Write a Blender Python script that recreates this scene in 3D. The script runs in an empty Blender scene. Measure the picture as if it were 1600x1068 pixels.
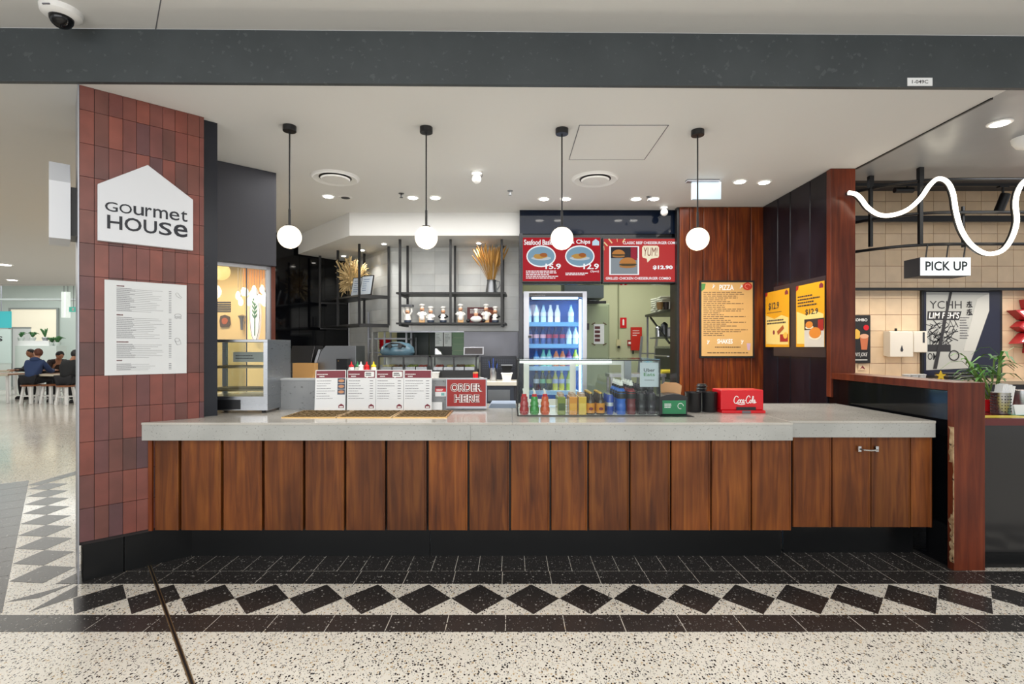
import bpy, bmesh, math, random
from mathutils import Vector, Matrix, Euler
random.seed(7)
R = random.random
PI = math.pi
SC = bpy.context.scene
COL = SC.collection

# ---------------------------------------------------------------- camera, world, light, exposure
F, HX, HY, EYE = 800.0, 800.0, 542.0, 1.45       # focal length in pixels, vanishing point, eye height
cam = bpy.data.cameras.new('camera')
cam.sensor_width = 36.0
cam.lens = 36.0 * F / 1600.0
cam.shift_y = 8.0 / 1600.0
cam.clip_start = 0.05
camo = bpy.data.objects.new('camera', cam)
camo.location = (0, 0, EYE)
camo.rotation_euler = (PI / 2, 0, 0)
COL.objects.link(camo)
SC.camera = camo

world = bpy.data.worlds.new('world')
SC.world = world
world.use_nodes = True
bgn = world.node_tree.nodes['Background']
bgn.inputs[0].default_value = (0.97, 0.985, 1.0, 1)
bgn.inputs[1].default_value = 0.8

def area(name, loc, size, energy, color=(1, 1, 1), rot=(0, 0, 0), sy=None):
    l = bpy.data.lights.new(name, 'AREA')
    l.energy = energy
    l.color = color
    l.size = size
    if sy:
        l.shape = 'RECTANGLE'
        l.size_y = sy
    o = bpy.data.objects.new(name, l)
    o.location = loc
    o.rotation_euler = rot
    COL.objects.link(o)
    return o

area('mall_ceiling_light', (0, -0.2, 3.3), 7.0, 120, (1, 0.99, 0.97), sy=2.6)
area('mall_court_light', (-1.0, -3.4, 2.6), 9.0, 200, (1, 1, 1), (math.radians(68), 0, 0), sy=2.6)
area('corridor_light', (-9.5, 9.5, 3.0), 6.0, 120, (1, 0.97, 0.92), sy=6.0)
area('far_court_light', (-15.5, 16.0, 3.8), 5.0, 160, (0.97, 1, 0.99), sy=3.0)
area('shop_ceiling_light', (0.0, 5.0, 3.04), 4.2, 60, (1, 0.98, 0.95), sy=1.6)
area('kitchen_light', (1.4, 7.4, 2.9), 1.6, 40, (1.0, 1.0, 0.9), sy=1.2)
area('pantry_light', (-1.2, 7.7, 2.5), 1.2, 10, (0.95, 1.0, 0.95), sy=0.8)
area('neighbour_added_light', (5.3, 5.85, 2.3), 4.0, 42, (1, 0.9, 0.76), (math.radians(-18), 0, 0), sy=0.25)  # added strip lamp facing down, so the upper wall tiles stay dark
area('neighbour_ceiling_light', (5.0, 4.0, 3.05), 1.4, 22, (0.95, 0.97, 1.0), sy=0.8)

SC.view_settings.view_transform = 'Standard'
SC.view_settings.look = 'None'
SC.view_settings.gamma = 1.0
SC.view_settings.use_curve_mapping = False
SC.view_settings.exposure = 0.12

# ---------------------------------------------------------------- coordinates
def X(px, d): return (px - HX) * d / F
def Z(py, d): return EYE - (py - HY) * d / F
def P(px, py, d): return Vector((X(px, d), d, Z(py, d)))
def ON(px, py, z):
    d = (EYE - z) * F / (py - HY)
    return Vector((X(px, d), d, z))
ZC = 3.055      # shop ceiling
ZT = 0.959      # counter top

# ---------------------------------------------------------------- materials
def lin(h):
    h = h.lstrip('#')
    r = []
    for i in (0, 2, 4):
        c = int(h[i:i + 2], 16) / 255
        r.append(c / 12.92 if c <= 0.04045 else ((c + 0.055) / 1.055) ** 2.4)
    return (r[0], r[1], r[2], 1)
MATS = {}
def nmat(name):
    m = bpy.data.materials.new(name)
    m.use_nodes = True
    nt = m.node_tree
    return m, nt, nt.nodes['Principled BSDF']
def mat(name, col='808080', rough=0.5, metal=0.0, emit=0.0, ecol=None, alpha=1.0, trans=0.0, coat=0.0, ior=None, spec=None):
    if name in MATS: return MATS[name]
    m, nt, b = nmat(name)
    b.inputs['Base Color'].default_value = lin(col)
    b.inputs['Roughness'].default_value = rough
    b.inputs['Metallic'].default_value = metal
    if emit:
        b.inputs['Emission Color'].default_value = lin(ecol or col)
        b.inputs['Emission Strength'].default_value = emit
    b.inputs['Alpha'].default_value = alpha
    b.inputs['Transmission Weight'].default_value = trans
    b.inputs['Coat Weight'].default_value = coat
    if ior: b.inputs['IOR'].default_value = ior
    if spec is not None: b.inputs['Specular IOR Level'].default_value = spec
    # faint unevenness of finish so no surface is perfectly flat
    if not trans and alpha == 1 and not emit:
        g = nt.nodes.new('ShaderNodeNewGeometry')
        n = nt.nodes.new('ShaderNodeTexNoise')
        n.inputs['Scale'].default_value = 9
        n.inputs['Detail'].default_value = 3
        mr = nt.nodes.new('ShaderNodeMapRange')
        mr.inputs[3].default_value = max(0, rough - 0.05)
        mr.inputs[4].default_value = min(1, rough + 0.06)
        nt.links.new(g.outputs['Position'], n.inputs['Vector'])
        nt.links.new(n.outputs['Fac'], mr.inputs[0])
        nt.links.new(mr.outputs[0], b.inputs['Roughness'])
    MATS[name] = m
    return m
def ramp(nt, stops, const=False):
    r = nt.nodes.new('ShaderNodeValToRGB')
    cr = r.color_ramp
    if const: cr.interpolation = 'CONSTANT'
    while len(cr.elements) < len(stops): cr.elements.new(0.5)
    for e, (p, c) in zip(cr.elements, stops):
        e.position = p
        e.color = lin(c) if isinstance(c, str) else c
    return r
def pos(nt, sc):
    g = nt.nodes.new('ShaderNodeNewGeometry')
    mp = nt.nodes.new('ShaderNodeMapping')
    mp.inputs['Scale'].default_value = sc
    nt.links.new(g.outputs['Position'], mp.inputs['Vector'])
    return mp.outputs[0]
def mixc(nt, a, b, fac, mode='MIX'):
    n = nt.nodes.new('ShaderNodeMix')
    n.data_type = 'RGBA'
    n.blend_type = mode
    for i, v in ((0, fac), (6, a), (7, b)):
        if isinstance(v, (int, float, tuple)): n.inputs[i].default_value = v
        else: nt.links.new(v, n.inputs[i])
    return n.outputs[2]
def wood(name, cols, rough=0.32, grain=(16, 16, 1.1), vary=0.35):
    m, nt, b = nmat(name)
    L = nt.links.new
    v = pos(nt, grain)
    n = nt.nodes.new('ShaderNodeTexNoise')
    n.inputs['Scale'].default_value = 1.6
    n.inputs['Detail'].default_value = 7
    n.inputs['Distortion'].default_value = 0.8
    L(v, n.inputs['Vector'])
    r = ramp(nt, [(0.25, cols[0]), (0.5, cols[1]), (0.75, cols[2])])
    L(n.outputs['Fac'], r.inputs[0])
    n2 = nt.nodes.new('ShaderNodeTexNoise')
    n2.inputs['Scale'].default_value = 3.2
    n2.inputs['Detail'].default_value = 2
    L(pos(nt, (1, 1, 0.7)), n2.inputs['Vector'])
    r2 = ramp(nt, [(0.3, (0.55, 0.5, 0.5, 1)), (0.65, (1.15, 1.12, 1.1, 1))])
    L(n2.outputs['Fac'], r2.inputs[0])
    c = mixc(nt, r.outputs[0], r2.outputs[0], 0.8, 'MULTIPLY')
    oi = nt.nodes.new('ShaderNodeObjectInfo')
    r3 = ramp(nt, [(0, (1 - vary, 1 - vary, 1 - vary * 0.8, 1)), (1, (1.1, 1.05, 1, 1))])
    L(oi.outputs['Random'], r3.inputs[0])
    c = mixc(nt, c, r3.outputs[0], 1.0, 'MULTIPLY')
    L(c, b.inputs['Base Color'])
    b.inputs['Roughness'].default_value = rough
    b.inputs['Specular IOR Level'].default_value = 0.3
    bp = nt.nodes.new('ShaderNodeBump')
    bp.inputs['Strength'].default_value = 0.08
    L(n.outputs['Fac'], bp.inputs['Height'])
    L(bp.outputs[0], b.inputs['Normal'])
    return m
def terrazzo(name, base, chips, amount, scale, rough):
    m, nt, b = nmat(name)
    L = nt.links.new
    col = None
    n = nt.nodes.new('ShaderNodeTexNoise')
    n.inputs['Scale'].default_value = 1.3
    n.inputs['Detail'].default_value = 4
    L(pos(nt, (1, 1, 1)), n.inputs['Vector'])
    rb = ramp(nt, [(0.3, base[0]), (0.7, base[1])])
    L(n.outputs['Fac'], rb.inputs[0])
    col = rb.outputs[0]
    for k, (sc, am) in enumerate(((scale, amount), (scale * 1.9, amount * 0.8))):
        vo = nt.nodes.new('ShaderNodeTexVoronoi')
        vo.inputs['Scale'].default_value = sc
        L(pos(nt, (1 + 0.2 * k, 0.8, 1)), vo.inputs['Vector'])
        sp = nt.nodes.new('ShaderNodeSeparateColor')
        L(vo.outputs['Color'], sp.inputs[0])
        pick = nt.nodes.new('ShaderNodeMath'); pick.operation = 'LESS_THAN'
        L(sp.outputs[0], pick.inputs[0]); pick.inputs[1].default_value = am
        size = nt.nodes.new('ShaderNodeMapRange')
        L(sp.outputs[1], size.inputs[0])
        size.inputs[3].default_value = 0.18; size.inputs[4].default_value = 0.46
        near = nt.nodes.new('ShaderNodeMath'); near.operation = 'LESS_THAN'
        L(vo.outputs['Distance'], near.inputs[0]); L(size.outputs[0], near.inputs[1])
        mk = nt.nodes.new('ShaderNodeMath'); mk.operation = 'MULTIPLY'
        L(pick.outputs[0], mk.inputs[0]); L(near.outputs[0], mk.inputs[1])
        rc = ramp(nt, [(i / len(chips), c) for i, c in enumerate(chips)], True)
        L(sp.outputs[2], rc.inputs[0])
        col = mixc(nt, col, rc.outputs[0], mk.outputs[0])
    L(col, b.inputs['Base Color'])
    b.inputs['Roughness'].default_value = rough
    return m
def speck(name, c0, c1, c2, rough, scale=60, noise=4):
    m, nt, b = nmat(name)
    L = nt.links.new
    n = nt.nodes.new('ShaderNodeTexNoise')
    n.inputs['Scale'].default_value = noise
    n.inputs['Detail'].default_value = 6
    L(pos(nt, (1, 1, 1)), n.inputs['Vector'])
    r = ramp(nt, [(0.35, c0), (0.65, c1)])
    L(n.outputs['Fac'], r.inputs[0])
    n2 = nt.nodes.new('ShaderNodeTexNoise')
    n2.inputs['Scale'].default_value = scale
    n2.inputs['Detail'].default_value = 2
    L(pos(nt, (1, 1, 1)), n2.inputs['Vector'])
    r2 = ramp(nt, [(0.64, (0, 0, 0, 1)), (0.70, (1, 1, 1, 1))])
    L(n2.outputs['Fac'], r2.inputs[0])
    L(mixc(nt, r.outputs[0], lin(c2), r2.outputs[0]), b.inputs['Base Color'])
    b.inputs['Roughness'].default_value = rough
    return m
def randtile(name, cols, rough, vary_noise=0.25, scale=7):
    m, nt, b = nmat(name)
    L = nt.links.new
    oi = nt.nodes.new('ShaderNodeObjectInfo')
    r = ramp(nt, [(i / max(1, len(cols) - 1), c) for i, c in enumerate(cols)])
    L(oi.outputs['Random'], r.inputs[0])
    n = nt.nodes.new('ShaderNodeTexNoise')
    n.inputs['Scale'].default_value = scale
    n.inputs['Detail'].default_value = 3
    L(pos(nt, (1, 1, 1)), n.inputs['Vector'])
    r2 = ramp(nt, [(0.3, (1 - vary_noise,) * 3 + (1,)), (0.7, (1 + vary_noise,) * 3 + (1,))])
    L(n.outputs['Fac'], r2.inputs[0])
    L(mixc(nt, r.outputs[0], r2.outputs[0], 1.0, 'MULTIPLY'), b.inputs['Base Color'])
    b.inputs['Roughness'].default_value = rough
    return m
def brushed(name, col, rough=0.32, stretch=(3, 3, 60)):
    m, nt, b = nmat(name)
    L = nt.links.new
    n = nt.nodes.new('ShaderNodeTexNoise')
    n.inputs['Scale'].default_value = 4
    L(pos(nt, stretch), n.inputs['Vector'])
    mr = nt.nodes.new('ShaderNodeMapRange')
    mr.inputs[3].default_value = rough - 0.1; mr.inputs[4].default_value = rough + 0.12
    L(n.outputs['Fac'], mr.inputs[0]); L(mr.outputs[0], b.inputs['Roughness'])
    b.inputs['Base Color'].default_value = lin(col)
    b.inputs['Metallic'].default_value = 1
    return m
def glassmat(name, tint='ffffff', refl=0.10, k=0.8):
    # thin pane: mostly see-through with a mirror-like sheen that grows at grazing angles
    m, nt, b = nmat(name)
    L = nt.links.new
    nt.nodes.remove(b)
    out = nt.nodes['Material Output']
    tr = nt.nodes.new('ShaderNodeBsdfTransparent')
    tr.inputs[0].default_value = lin(tint)
    gl = nt.nodes.new('ShaderNodeBsdfGlossy')
    gl.inputs['Roughness'].default_value = 0.03
    fr = nt.nodes.new('ShaderNodeFresnel')
    fr.inputs[0].default_value = 1.45
    mx = nt.nodes.new('ShaderNodeMixShader')
    ad = nt.nodes.new('ShaderNodeMath'); ad.operation = 'MULTIPLY_ADD'
    ad.inputs[1].default_value = k; ad.inputs[2].default_value = refl * 0.3
    L(fr.outputs[0], ad.inputs[0]); L(ad.outputs[0], mx.inputs[0])
    L(tr.outputs[0], mx.inputs[1]); L(gl.outputs[0], mx.inputs[2])
    L(mx.outputs[0], out.inputs[0])
    return m

m_terr = terrazzo('terrazzo_light', ('d6d1c6', 'e3ded4'), ['17181b', '232428', '3a393b', '77746f', 'b59f80', '9a9b9e', '202124', 'c3ad8c'], 0.66, 78, 0.13)
m_terb = terrazzo('terrazzo_black', ('292726', '343130'), ['8f8d88', '5a5856', 'c9c5bd', '4a4a4c'], 0.16, 75, 0.25)
m_joint = mat('joint_grout', 'b9b3a6', 0.7)
m_tile = randtile('red_clay_tile', ['6f3c34', '7e453a', '5e3a36', '7a4034', '54393d', '84473a', '6c3f36', '573834'], 0.33, 0.18)
m_grout = mat('dark_grout', '2a2222', 0.8)
m_wood = wood('counter_timber', ('4c2814', '72401c', '8c5624'), 0.36)
m_woodr = wood('red_timber', ('4a2116', '68301d', '7a3d24'), 0.3, vary=0.15)
m_woodw = wood('wall_timber', ('3c1c0e', '682f14', '8a4a1a'), 0.28, vary=0.3)
m_dark = wood('dark_board', ('14131a', '1c1a22', '241d20'), 0.22, vary=0.3)
m_plinth = mat('black_plinth', '0e0f10', 0.32, spec=0.3)
m_plinth2 = mat('black_plinth_polished', '101112', 0.22, spec=0.35)
m_black = mat('black_metal', '121214', 0.4)
m_blackp = mat('black_plastic', '17181b', 0.35)
m_gloss = mat('black_gloss', '0a0b0e', 0.06, spec=0.4)
m_navy = mat('navy_gloss', '0f1828', 0.07, spec=0.22)
m_navy2 = mat('navy_panel', '10141f', 0.25)
m_beam = speck('charcoal_paint', '383e41', '3e4447', '4a5052', 0.55, 30)
m_char = mat('charcoal_box', '34353d', 0.5)
m_white = mat('white_paint', 'dcdcda', 0.6)
m_ceil = mat('ceiling_white', 'd6d6d4', 0.75)
m_wht = mat('white_plastic', 'eeeeec', 0.35)
m_card = mat('white_card', 'e9ebec', 0.5)
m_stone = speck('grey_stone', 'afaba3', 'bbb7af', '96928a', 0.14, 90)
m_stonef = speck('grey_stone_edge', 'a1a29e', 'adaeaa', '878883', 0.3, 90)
m_conc = speck('concrete_grey', '7e8184', '8b8e90', '67696b', 0.4, 40)
m_steel = brushed('brushed_steel', 'b9bcc0', 0.3)
m_steeld = brushed('dull_steel', '8f9296', 0.38)
m_chrome = mat('chrome', 'd6d8da', 0.15, 1)
m_gold = mat('brass', 'c9a468', 0.35, 1)
m_alu = mat('aluminium', 'a7a9b0', 0.35, 0.7)
m_glass = glassmat('clear_glass')
m_glassd = glassmat('counter_glass', 'f6faf8', 0.04, 0.35)
m_glassf = glassmat('fridge_glass', 'f2f8ff', 0.02, 0.18)
m_red = mat('brand_red', 'd01420', 0.3)
m_sred = mat('sign_red', '9a1f1c', 0.45)
m_maroon = mat('maroon_print', '7a2434', 0.5)
m_ink = mat('ink', '2b2b30', 0.6)
m_inkg = mat('ink_grey', '6b6b70', 0.6)
m_inkw = mat('white_print', 'f2f2f0', 0.5)
m_ivory = mat('kitchen_paint', 'c2c4a4', 0.6)
m_cream = randtile('cream_tile', ['e6cba8', 'dfc4a2', 'ead0af', 'dcc3a4'], 0.3, 0.06)
m_pink = mat('pink_grout', 'b5705c', 0.8)
m_wtile = randtile('white_tile', ['cfd1cf', 'd6d8d5', 'c6c9c8'], 0.2, 0.05)
m_wgrout = mat('pale_grout', 'a9aaa8', 0.8)
m_globe = mat('globe_light', 'fff6e6', 0.3, emit=1.25, ecol='ffeccb')
m_down = mat('downlight_lens', 'ffffff', 0.3, emit=14, ecol='fffaf0')
m_neon = mat('neon_tube', 'fffaf0', 0.3, emit=5, ecol='fff4dc')
m_lit = mat('lit_sign_face', 'ffffff', 0.3, emit=1.1, ecol='f4fdff')
m_flame = mat('fridge_led', 'ffffff', 0.3, emit=5, ecol='cfeaff')

# ---------------------------------------------------------------- mesh builder
WM = {}
class M:
    def __init__(s): s.v = []; s.f = []
    def add(s, vs, fs):
        k = len(s.v); s.v += [Vector(v) for v in vs]; s.f += [tuple(i + k for i in f) for f in fs]; return s
    def box(s, x0, x1, y0, y1, z0, z1):
        return s.add([(x0, y0, z0), (x1, y0, z0), (x1, y1, z0), (x0, y1, z0), (x0, y0, z1), (x1, y0, z1), (x1, y1, z1), (x0, y1, z1)],
                     [(3, 2, 1, 0), (4, 5, 6, 7), (0, 1, 5, 4), (1, 2, 6, 5), (2, 3, 7, 6), (3, 0, 4, 7)])
    def prism(s, poly, z0, z1):
        n = len(poly); a = sum(poly[i][0] * poly[(i + 1) % n][1] - poly[(i + 1) % n][0] * poly[i][1] for i in range(n))
        if a < 0: poly = poly[::-1]
        return s.add([(p[0], p[1], z0) for p in poly] + [(p[0], p[1], z1) for p in poly],
                     [tuple(range(n))[::-1], tuple(range(n, 2 * n))] + [(i, (i + 1) % n, n + (i + 1) % n, n + i) for i in range(n)])
    def prismy(s, poly, y0, y1):            # outline in x,z, extruded along y
        n = len(poly); a = sum(poly[i][0] * poly[(i + 1) % n][1] - poly[(i + 1) % n][0] * poly[i][1] for i in range(n))
        if a < 0: poly = poly[::-1]
        return s.add([(p[0], y0, p[1]) for p in poly] + [(p[0], y1, p[1]) for p in poly],
                     [tuple(range(n)), tuple(range(n, 2 * n))[::-1]] + [(i, n + i, n + (i + 1) % n, (i + 1) % n) for i in range(n)])
    def prismx(s, poly, x0, x1):            # outline in y,z, extruded along x
        m = M().prismy(poly, 0, 1)
        return s.add([(x0 + (x1 - x0) * (1 - v.y), v.x, v.z) for v in m.v], m.f)
    def lathe(s, prof, c=(0, 0, 0), n=16, sx=1, sy=1):
        vs = []; fs = []
        for r, z in prof:
            for i in range(n):
                a = 2 * PI * i / n
                vs.append((c[0] + r * sx * math.cos(a), c[1] + r * sy * math.sin(a), c[2] + z))
        for j in range(len(prof) - 1):
            for i in range(n):
                fs.append((j * n + i, j * n + (i + 1) % n, (j + 1) * n + (i + 1) % n, (j + 1) * n + i))
        fs.append(tuple(range(n))[::-1]); fs.append(tuple(range((len(prof) - 1) * n, len(prof) * n)))
        return s.add(vs, fs)
    def ball(s, c, r, n=14, sx=1, sy=1, sz=1):
        k = max(4, n // 2)
        return s.lathe([(max(1e-4, r * math.sin(PI * j / k)), -r * sz * math.cos(PI * j / k)) for j in range(k + 1)], c, n, sx, sy)
    def tube(s, pts, r, n=8, closed=False):
        pts = [Vector(p) for p in pts]; q = len(pts); vs = []; fs = []
        rr = r if isinstance(r, (list, tuple)) else [r] * q
        prev = None
        for i, p in enumerate(pts):
            a = pts[i - 1] if (i or closed) else p
            b = pts[(i + 1) % q] if (i < q - 1 or closed) else p
            t = (b - a).normalized()
            u = prev - t * prev.dot(t) if prev is not None else t.orthogonal()
            u = u.normalized() if u.length > 1e-6 else t.orthogonal().normalized()
            prev = u; w = t.cross(u)
            for k in range(n):
                g = 2 * PI * k / n + PI / n
                vs.append(p + (u * math.cos(g) + w * math.sin(g)) * rr[i])
        for i in range(q if closed else q - 1):
            j = (i + 1) % q
            for k in range(n):
                fs.append((i * n + k, i * n + (k + 1) % n, j * n + (k + 1) % n, j * n + k))
        if not closed:
            fs.append(tuple(range(n))[::-1]); fs.append(tuple(range((q - 1) * n, q * n)))
        return s.add(vs, fs)
    def bar(s, a, b, w, h=None):            # square bar between two points
        a = Vector(a); b = Vector(b); h = h or w
        t = (b - a).normalized(); up = Vector((0, 0, 1)) if abs(t.z) < 0.9 else Vector((0, 1, 0))
        u = t.cross(up).normalized() * w / 2; q = u.cross(t).normalized() * h / 2
        vs = [a - u - q, a + u - q, a + u + q, a - u + q, b - u - q, b + u - q, b + u + q, b - u + q]
        return s.add(vs, [(0, 1, 2, 3), (7, 6, 5, 4), (0, 4, 5, 1), (1, 5, 6, 2), (2, 6, 7, 3), (3, 7, 4, 0)])
    def disc(s, cx, cz, rx, rz, y, n=20, t=0.0008, wob=0):
        pts = []
        for i in range(n):
            a = 2 * PI * i / n; k = 1 + wob * (R() - 0.5)
            pts.append((cx + rx * k * math.cos(a), cz + rz * k * math.sin(a)))
        return s.prismy(pts, y - t, y)
    def rot(s, ax, ang, c=(0, 0, 0)):
        q = Matrix.Rotation(ang, 4, ax); c = Vector(c)
        s.v = [q @ (v - c) + c for v in s.v]; return s
    def move(s, d): d = Vector(d); s.v = [v + d for v in s.v]; return s
    def build(s, name, m, parent=None, local=False, loc=None, smooth=False, bevel=0, kind=None, mesh_only=False):
        vs = s.v
        org = Vector((0, 0, 0))
        if parent is None and loc is None and not mesh_only:
            xs = [v.x for v in vs]; ys = [v.y for v in vs]; zs = [v.z for v in vs]
            org = Vector(((min(xs) + max(xs)) / 2, (min(ys) + max(ys)) / 2, min(zs)))
            vs = [v - org for v in vs]
        elif parent is not None and not local:
            iv = WM[parent.name].inverted()
            vs = [iv @ v for v in vs]
        me = bpy.data.meshes.new(name)
        me.from_pydata([tuple(v) for v in vs], [], s.f)
        bm = bmesh.new(); bm.from_mesh(me)
        bmesh.ops.recalc_face_normals(bm, faces=bm.faces)
        bm.to_mesh(me); bm.free()
        if m: me.materials.append(m)
        if smooth:
            me.shade_smooth()
            me.set_sharp_from_angle(angle=math.radians(40 if smooth is True else smooth))
        if mesh_only: return me
        o = bpy.data.objects.new(name, me)
        COL.objects.link(o)
        if parent is None: o.location = loc if loc is not None else org
        else:
            o.parent = parent
            if loc is not None: o.location = loc
        WM[o.name] = (WM[parent.name] if parent else Matrix()) @ Matrix.Translation(o.location)
        if bevel:
            b = o.modifiers.new('bevel', 'BEVEL'); b.width = bevel; b.segments = 2; b.limit_method = 'ANGLE'
        if kind: o['kind'] = kind
        return o
def inst(name, me, parent, loc, rz=0, sc=None):
    o = bpy.data.objects.new(name, me); COL.objects.link(o)
    o.parent = parent; o.location = loc; o.rotation_euler.z = rz
    if sc: o.scale = sc
    return o
def tag(o, label, cat, group=None):
    o['label'] = label; o['category'] = cat
    if group: o['group'] = group
    return o
def thing(name, label, cat, loc, rz=0, group=None, kind=None):
    o = bpy.data.objects.new(name, None); COL.objects.link(o)
    o.empty_display_size = 0.1
    o.location = loc; o.rotation_euler = (0, 0, rz)
    WM[o.name] = Matrix.Translation(Vector(loc)) @ Matrix.Rotation(rz, 4, 'Z')
    if kind: o['kind'] = kind
    if label: tag(o, label, cat, group)
    return o
def copy_tree(src, loc, rz=None, label=None, group=None, mats=None):
    def cp(o, par):
        c = o.copy(); COL.objects.link(c)
        if par: c.parent = par
        WM[c.name] = WM.get(o.name, Matrix())
        for ch in [q for q in ALLCH.get(o.name, [])]: cp(ch, c)
        return c
    ALLCH.clear()
    for o in bpy.data.objects:
        if o.parent: ALLCH.setdefault(o.parent.name, []).append(o)
    r = cp(src, None)
    r.location = loc
    if rz is not None: r.rotation_euler.z = rz
    WM[r.name] = Matrix.Translation(Vector(loc)) @ Matrix.Rotation(r.rotation_euler.z, 4, 'Z')
    if label: r['label'] = label
    if group: r['group'] = group
    return r
ALLCH = {}
def struct(name, m, mt, parent=None, **k): 
    o = m.build(name, mt, parent, **k)
    if parent is None: o['kind'] = 'structure'
    return o

# ---------------------------------------------------------------- lettering (flat print, local x right, z up, facing -y)
TXT = {}
def glyphs(s, bold=0.0, shear=0.0, depth=0.0, res=3):
    key = (s, bold, shear, depth)
    if key in TXT: return TXT[key]
    c = bpy.data.curves.new('lettering', 'FONT')
    c.body = s; c.offset = bold; c.shear = shear; c.extrude = depth; c.resolution_u = res
    o = bpy.data.objects.new('lettering', c)
    COL.objects.link(o)
    bpy.context.view_layer.update()
    me = bpy.data.meshes.new_from_object(o.evaluated_get(bpy.context.evaluated_depsgraph_get()))
    vs = [v.co.copy() for v in me.vertices]; fs = [tuple(p.vertices) for p in me.polygons]
    bpy.data.objects.remove(o); bpy.data.curves.remove(c); bpy.data.meshes.remove(me)
    TXT[key] = (vs, fs)
    return TXT[key]
def letters(m, s, x0, x1, z0, z1, y=-0.001, bold=0.0, shear=0.0):
    vs, fs = glyphs(s, bold, shear)
    a = min(v.x for v in vs); b = max(v.x for v in vs); c = min(v.y for v in vs); d = max(v.y for v in vs)
    return m.add([(x0 + (v.x - a) / (b - a) * (x1 - x0), y, z0 + (v.y - c) / (d - c) * (z1 - z0)) for v in vs], fs)
def text(parent, s, x0, x1, z0, z1, mt, y=-0.001, bold=0.0, shear=0.0, name='lettering'):
    return letters(M(), s, x0, x1, z0, z1, y, bold, shear).build(name, mt, parent, local=True)
def lines(m, x0, x1, z0, z1, n, y=-0.0008, h=None, full=0.6, words=False):
    h = h or (z1 - z0) / n * 0.35
    for i in range(n):
        z = z1 - (i + 0.5) * (z1 - z0) / n
        L = (x1 - x0) * (full + (1 - full) * R())
        if words:
            x = x0
            while x < x0 + L - 0.003:
                w = min(x0 + L - x, (x1 - x0) * (0.04 + 0.08 * R()))
                m.box(x, x + w, y - 0.0004, y, z - h / 2, z + h / 2); x += w + (x1 - x0) * 0.018
        else: m.box(x0, x0 + L, y - 0.0004, y, z - h / 2, z + h / 2)
    return m
def house(m, cx, z0, w, h, y):
    return m.prismy([(cx - w / 2, z0), (cx + w / 2, z0), (cx + w / 2, z0 + h * 0.6), (cx, z0 + h), (cx - w / 2, z0 + h * 0.6)], y - 0.0006, y)

# ================================================================ SETTING
# ---- floor with its inlaid black tiles
floor = struct('floor', M().box(-24, 9, -5, 22, -0.1, 0), m_terr)
def ftile(x0, x1, y0, y1, name='tile', g=0.0022):
    M().box(x0 + g, x1 - g, y0 + g, y1 - g, -0.004, 0.0012).build(name, m_terb, floor)
def dof(y): return EYE * F / (y - HY)
D1, D2, D3, D4, D5 = dof(868), dof(892), dof(912), dof(960), dof(987)
x = -2.05 - 0.1525 * 5
while x < 4.6:
    if x > -2.75 and x < 2.9: ftile(x, x + 0.1525, D2, D1 + 0.13)
    x += 0.1525
x = -1.885 - 0.304 * 3
while x < 5.2:
    ftile(x, x + 0.304, D3, D2); x += 0.304
x = -1.574 - 0.308 * 4
while x < 4.2:
    ftile(x, x + 0.308, D5, D4); x += 0.308
dm = (D3 + D4) / 2; dh = (D3 - D4) / 2 - 0.006
def rhomb(cx, cy, ux, uy, a, b, cut=None):
    nx, ny = uy, -ux
    M().prism([(cx + ux * a, cy + uy * a), (cx + nx * b, cy + ny * b), (cx - ux * a, cy - uy * a), (cx - nx * b, cy - ny * b)], -0.004, 0.0012).build('diamond_tile', m_terb, floor)
k = -8
while True:
    cx = 0.117 + 0.312 * k
    if cx > 3.9: break
    rhomb(cx, dm, 1, 0, 0.154, dh); k += 1
u = Vector((-0.665, 0.747)); n_ = Vector((0.747, 0.665)); o0 = Vector((-2.785, 2.797)); oc = o0 + n_ * 0.158
for k in range(-1, 8):
    c = oc + u * (0.841 + 0.345 * k)
    rhomb(c.x, c.y, u.x, u.y, 0.17, 0.155)
for tri in ([(44, 956), (121, 914), (121, 931)], [(10, 940), (117, 911), (60, 934)]):
    M().prism([tuple(ON(a, b, 0).xy) for a, b in tri], -0.004, 0.0012).build('diamond_tile', m_terb, floor)
for k in range(12):                                   # dark tiles along the outer edge of the turned strip
    a = o0 + u * (0.31 * k); b = o0 + u * (0.31 * k + 0.304); w = n_ * -0.26
    M().prism([tuple(a), tuple(b), tuple(b + w), tuple(a + w)], -0.004, 0.0012).build('tile', m_terb, floor)
e = o0 + u * 3.45
for k in range(2):
    M().box(e.x - 0.02, e.x + 0.12, e.y + 0.32 * k, e.y + 0.32 * k + 0.315, -0.004, 0.0012).build('tile', m_terb, floor)
a = ON(233, 882, 0); b = ON(300, 1068, 0); dd = (b - a).normalized(); b = a + dd * 2.6
j = thing('trim_2', None, None, a, kind='structure')
M().bar(a, b, 0.019, 0.006).build('brass_edge', mat('worn_brass', '9c8664', 0.4, 0.8), j)
M().bar(a + Vector((0, 0, 0.001)), b + Vector((0, 0, 0.001)), 0.009, 0.007).build('rubber_seal', m_black, j)

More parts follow.
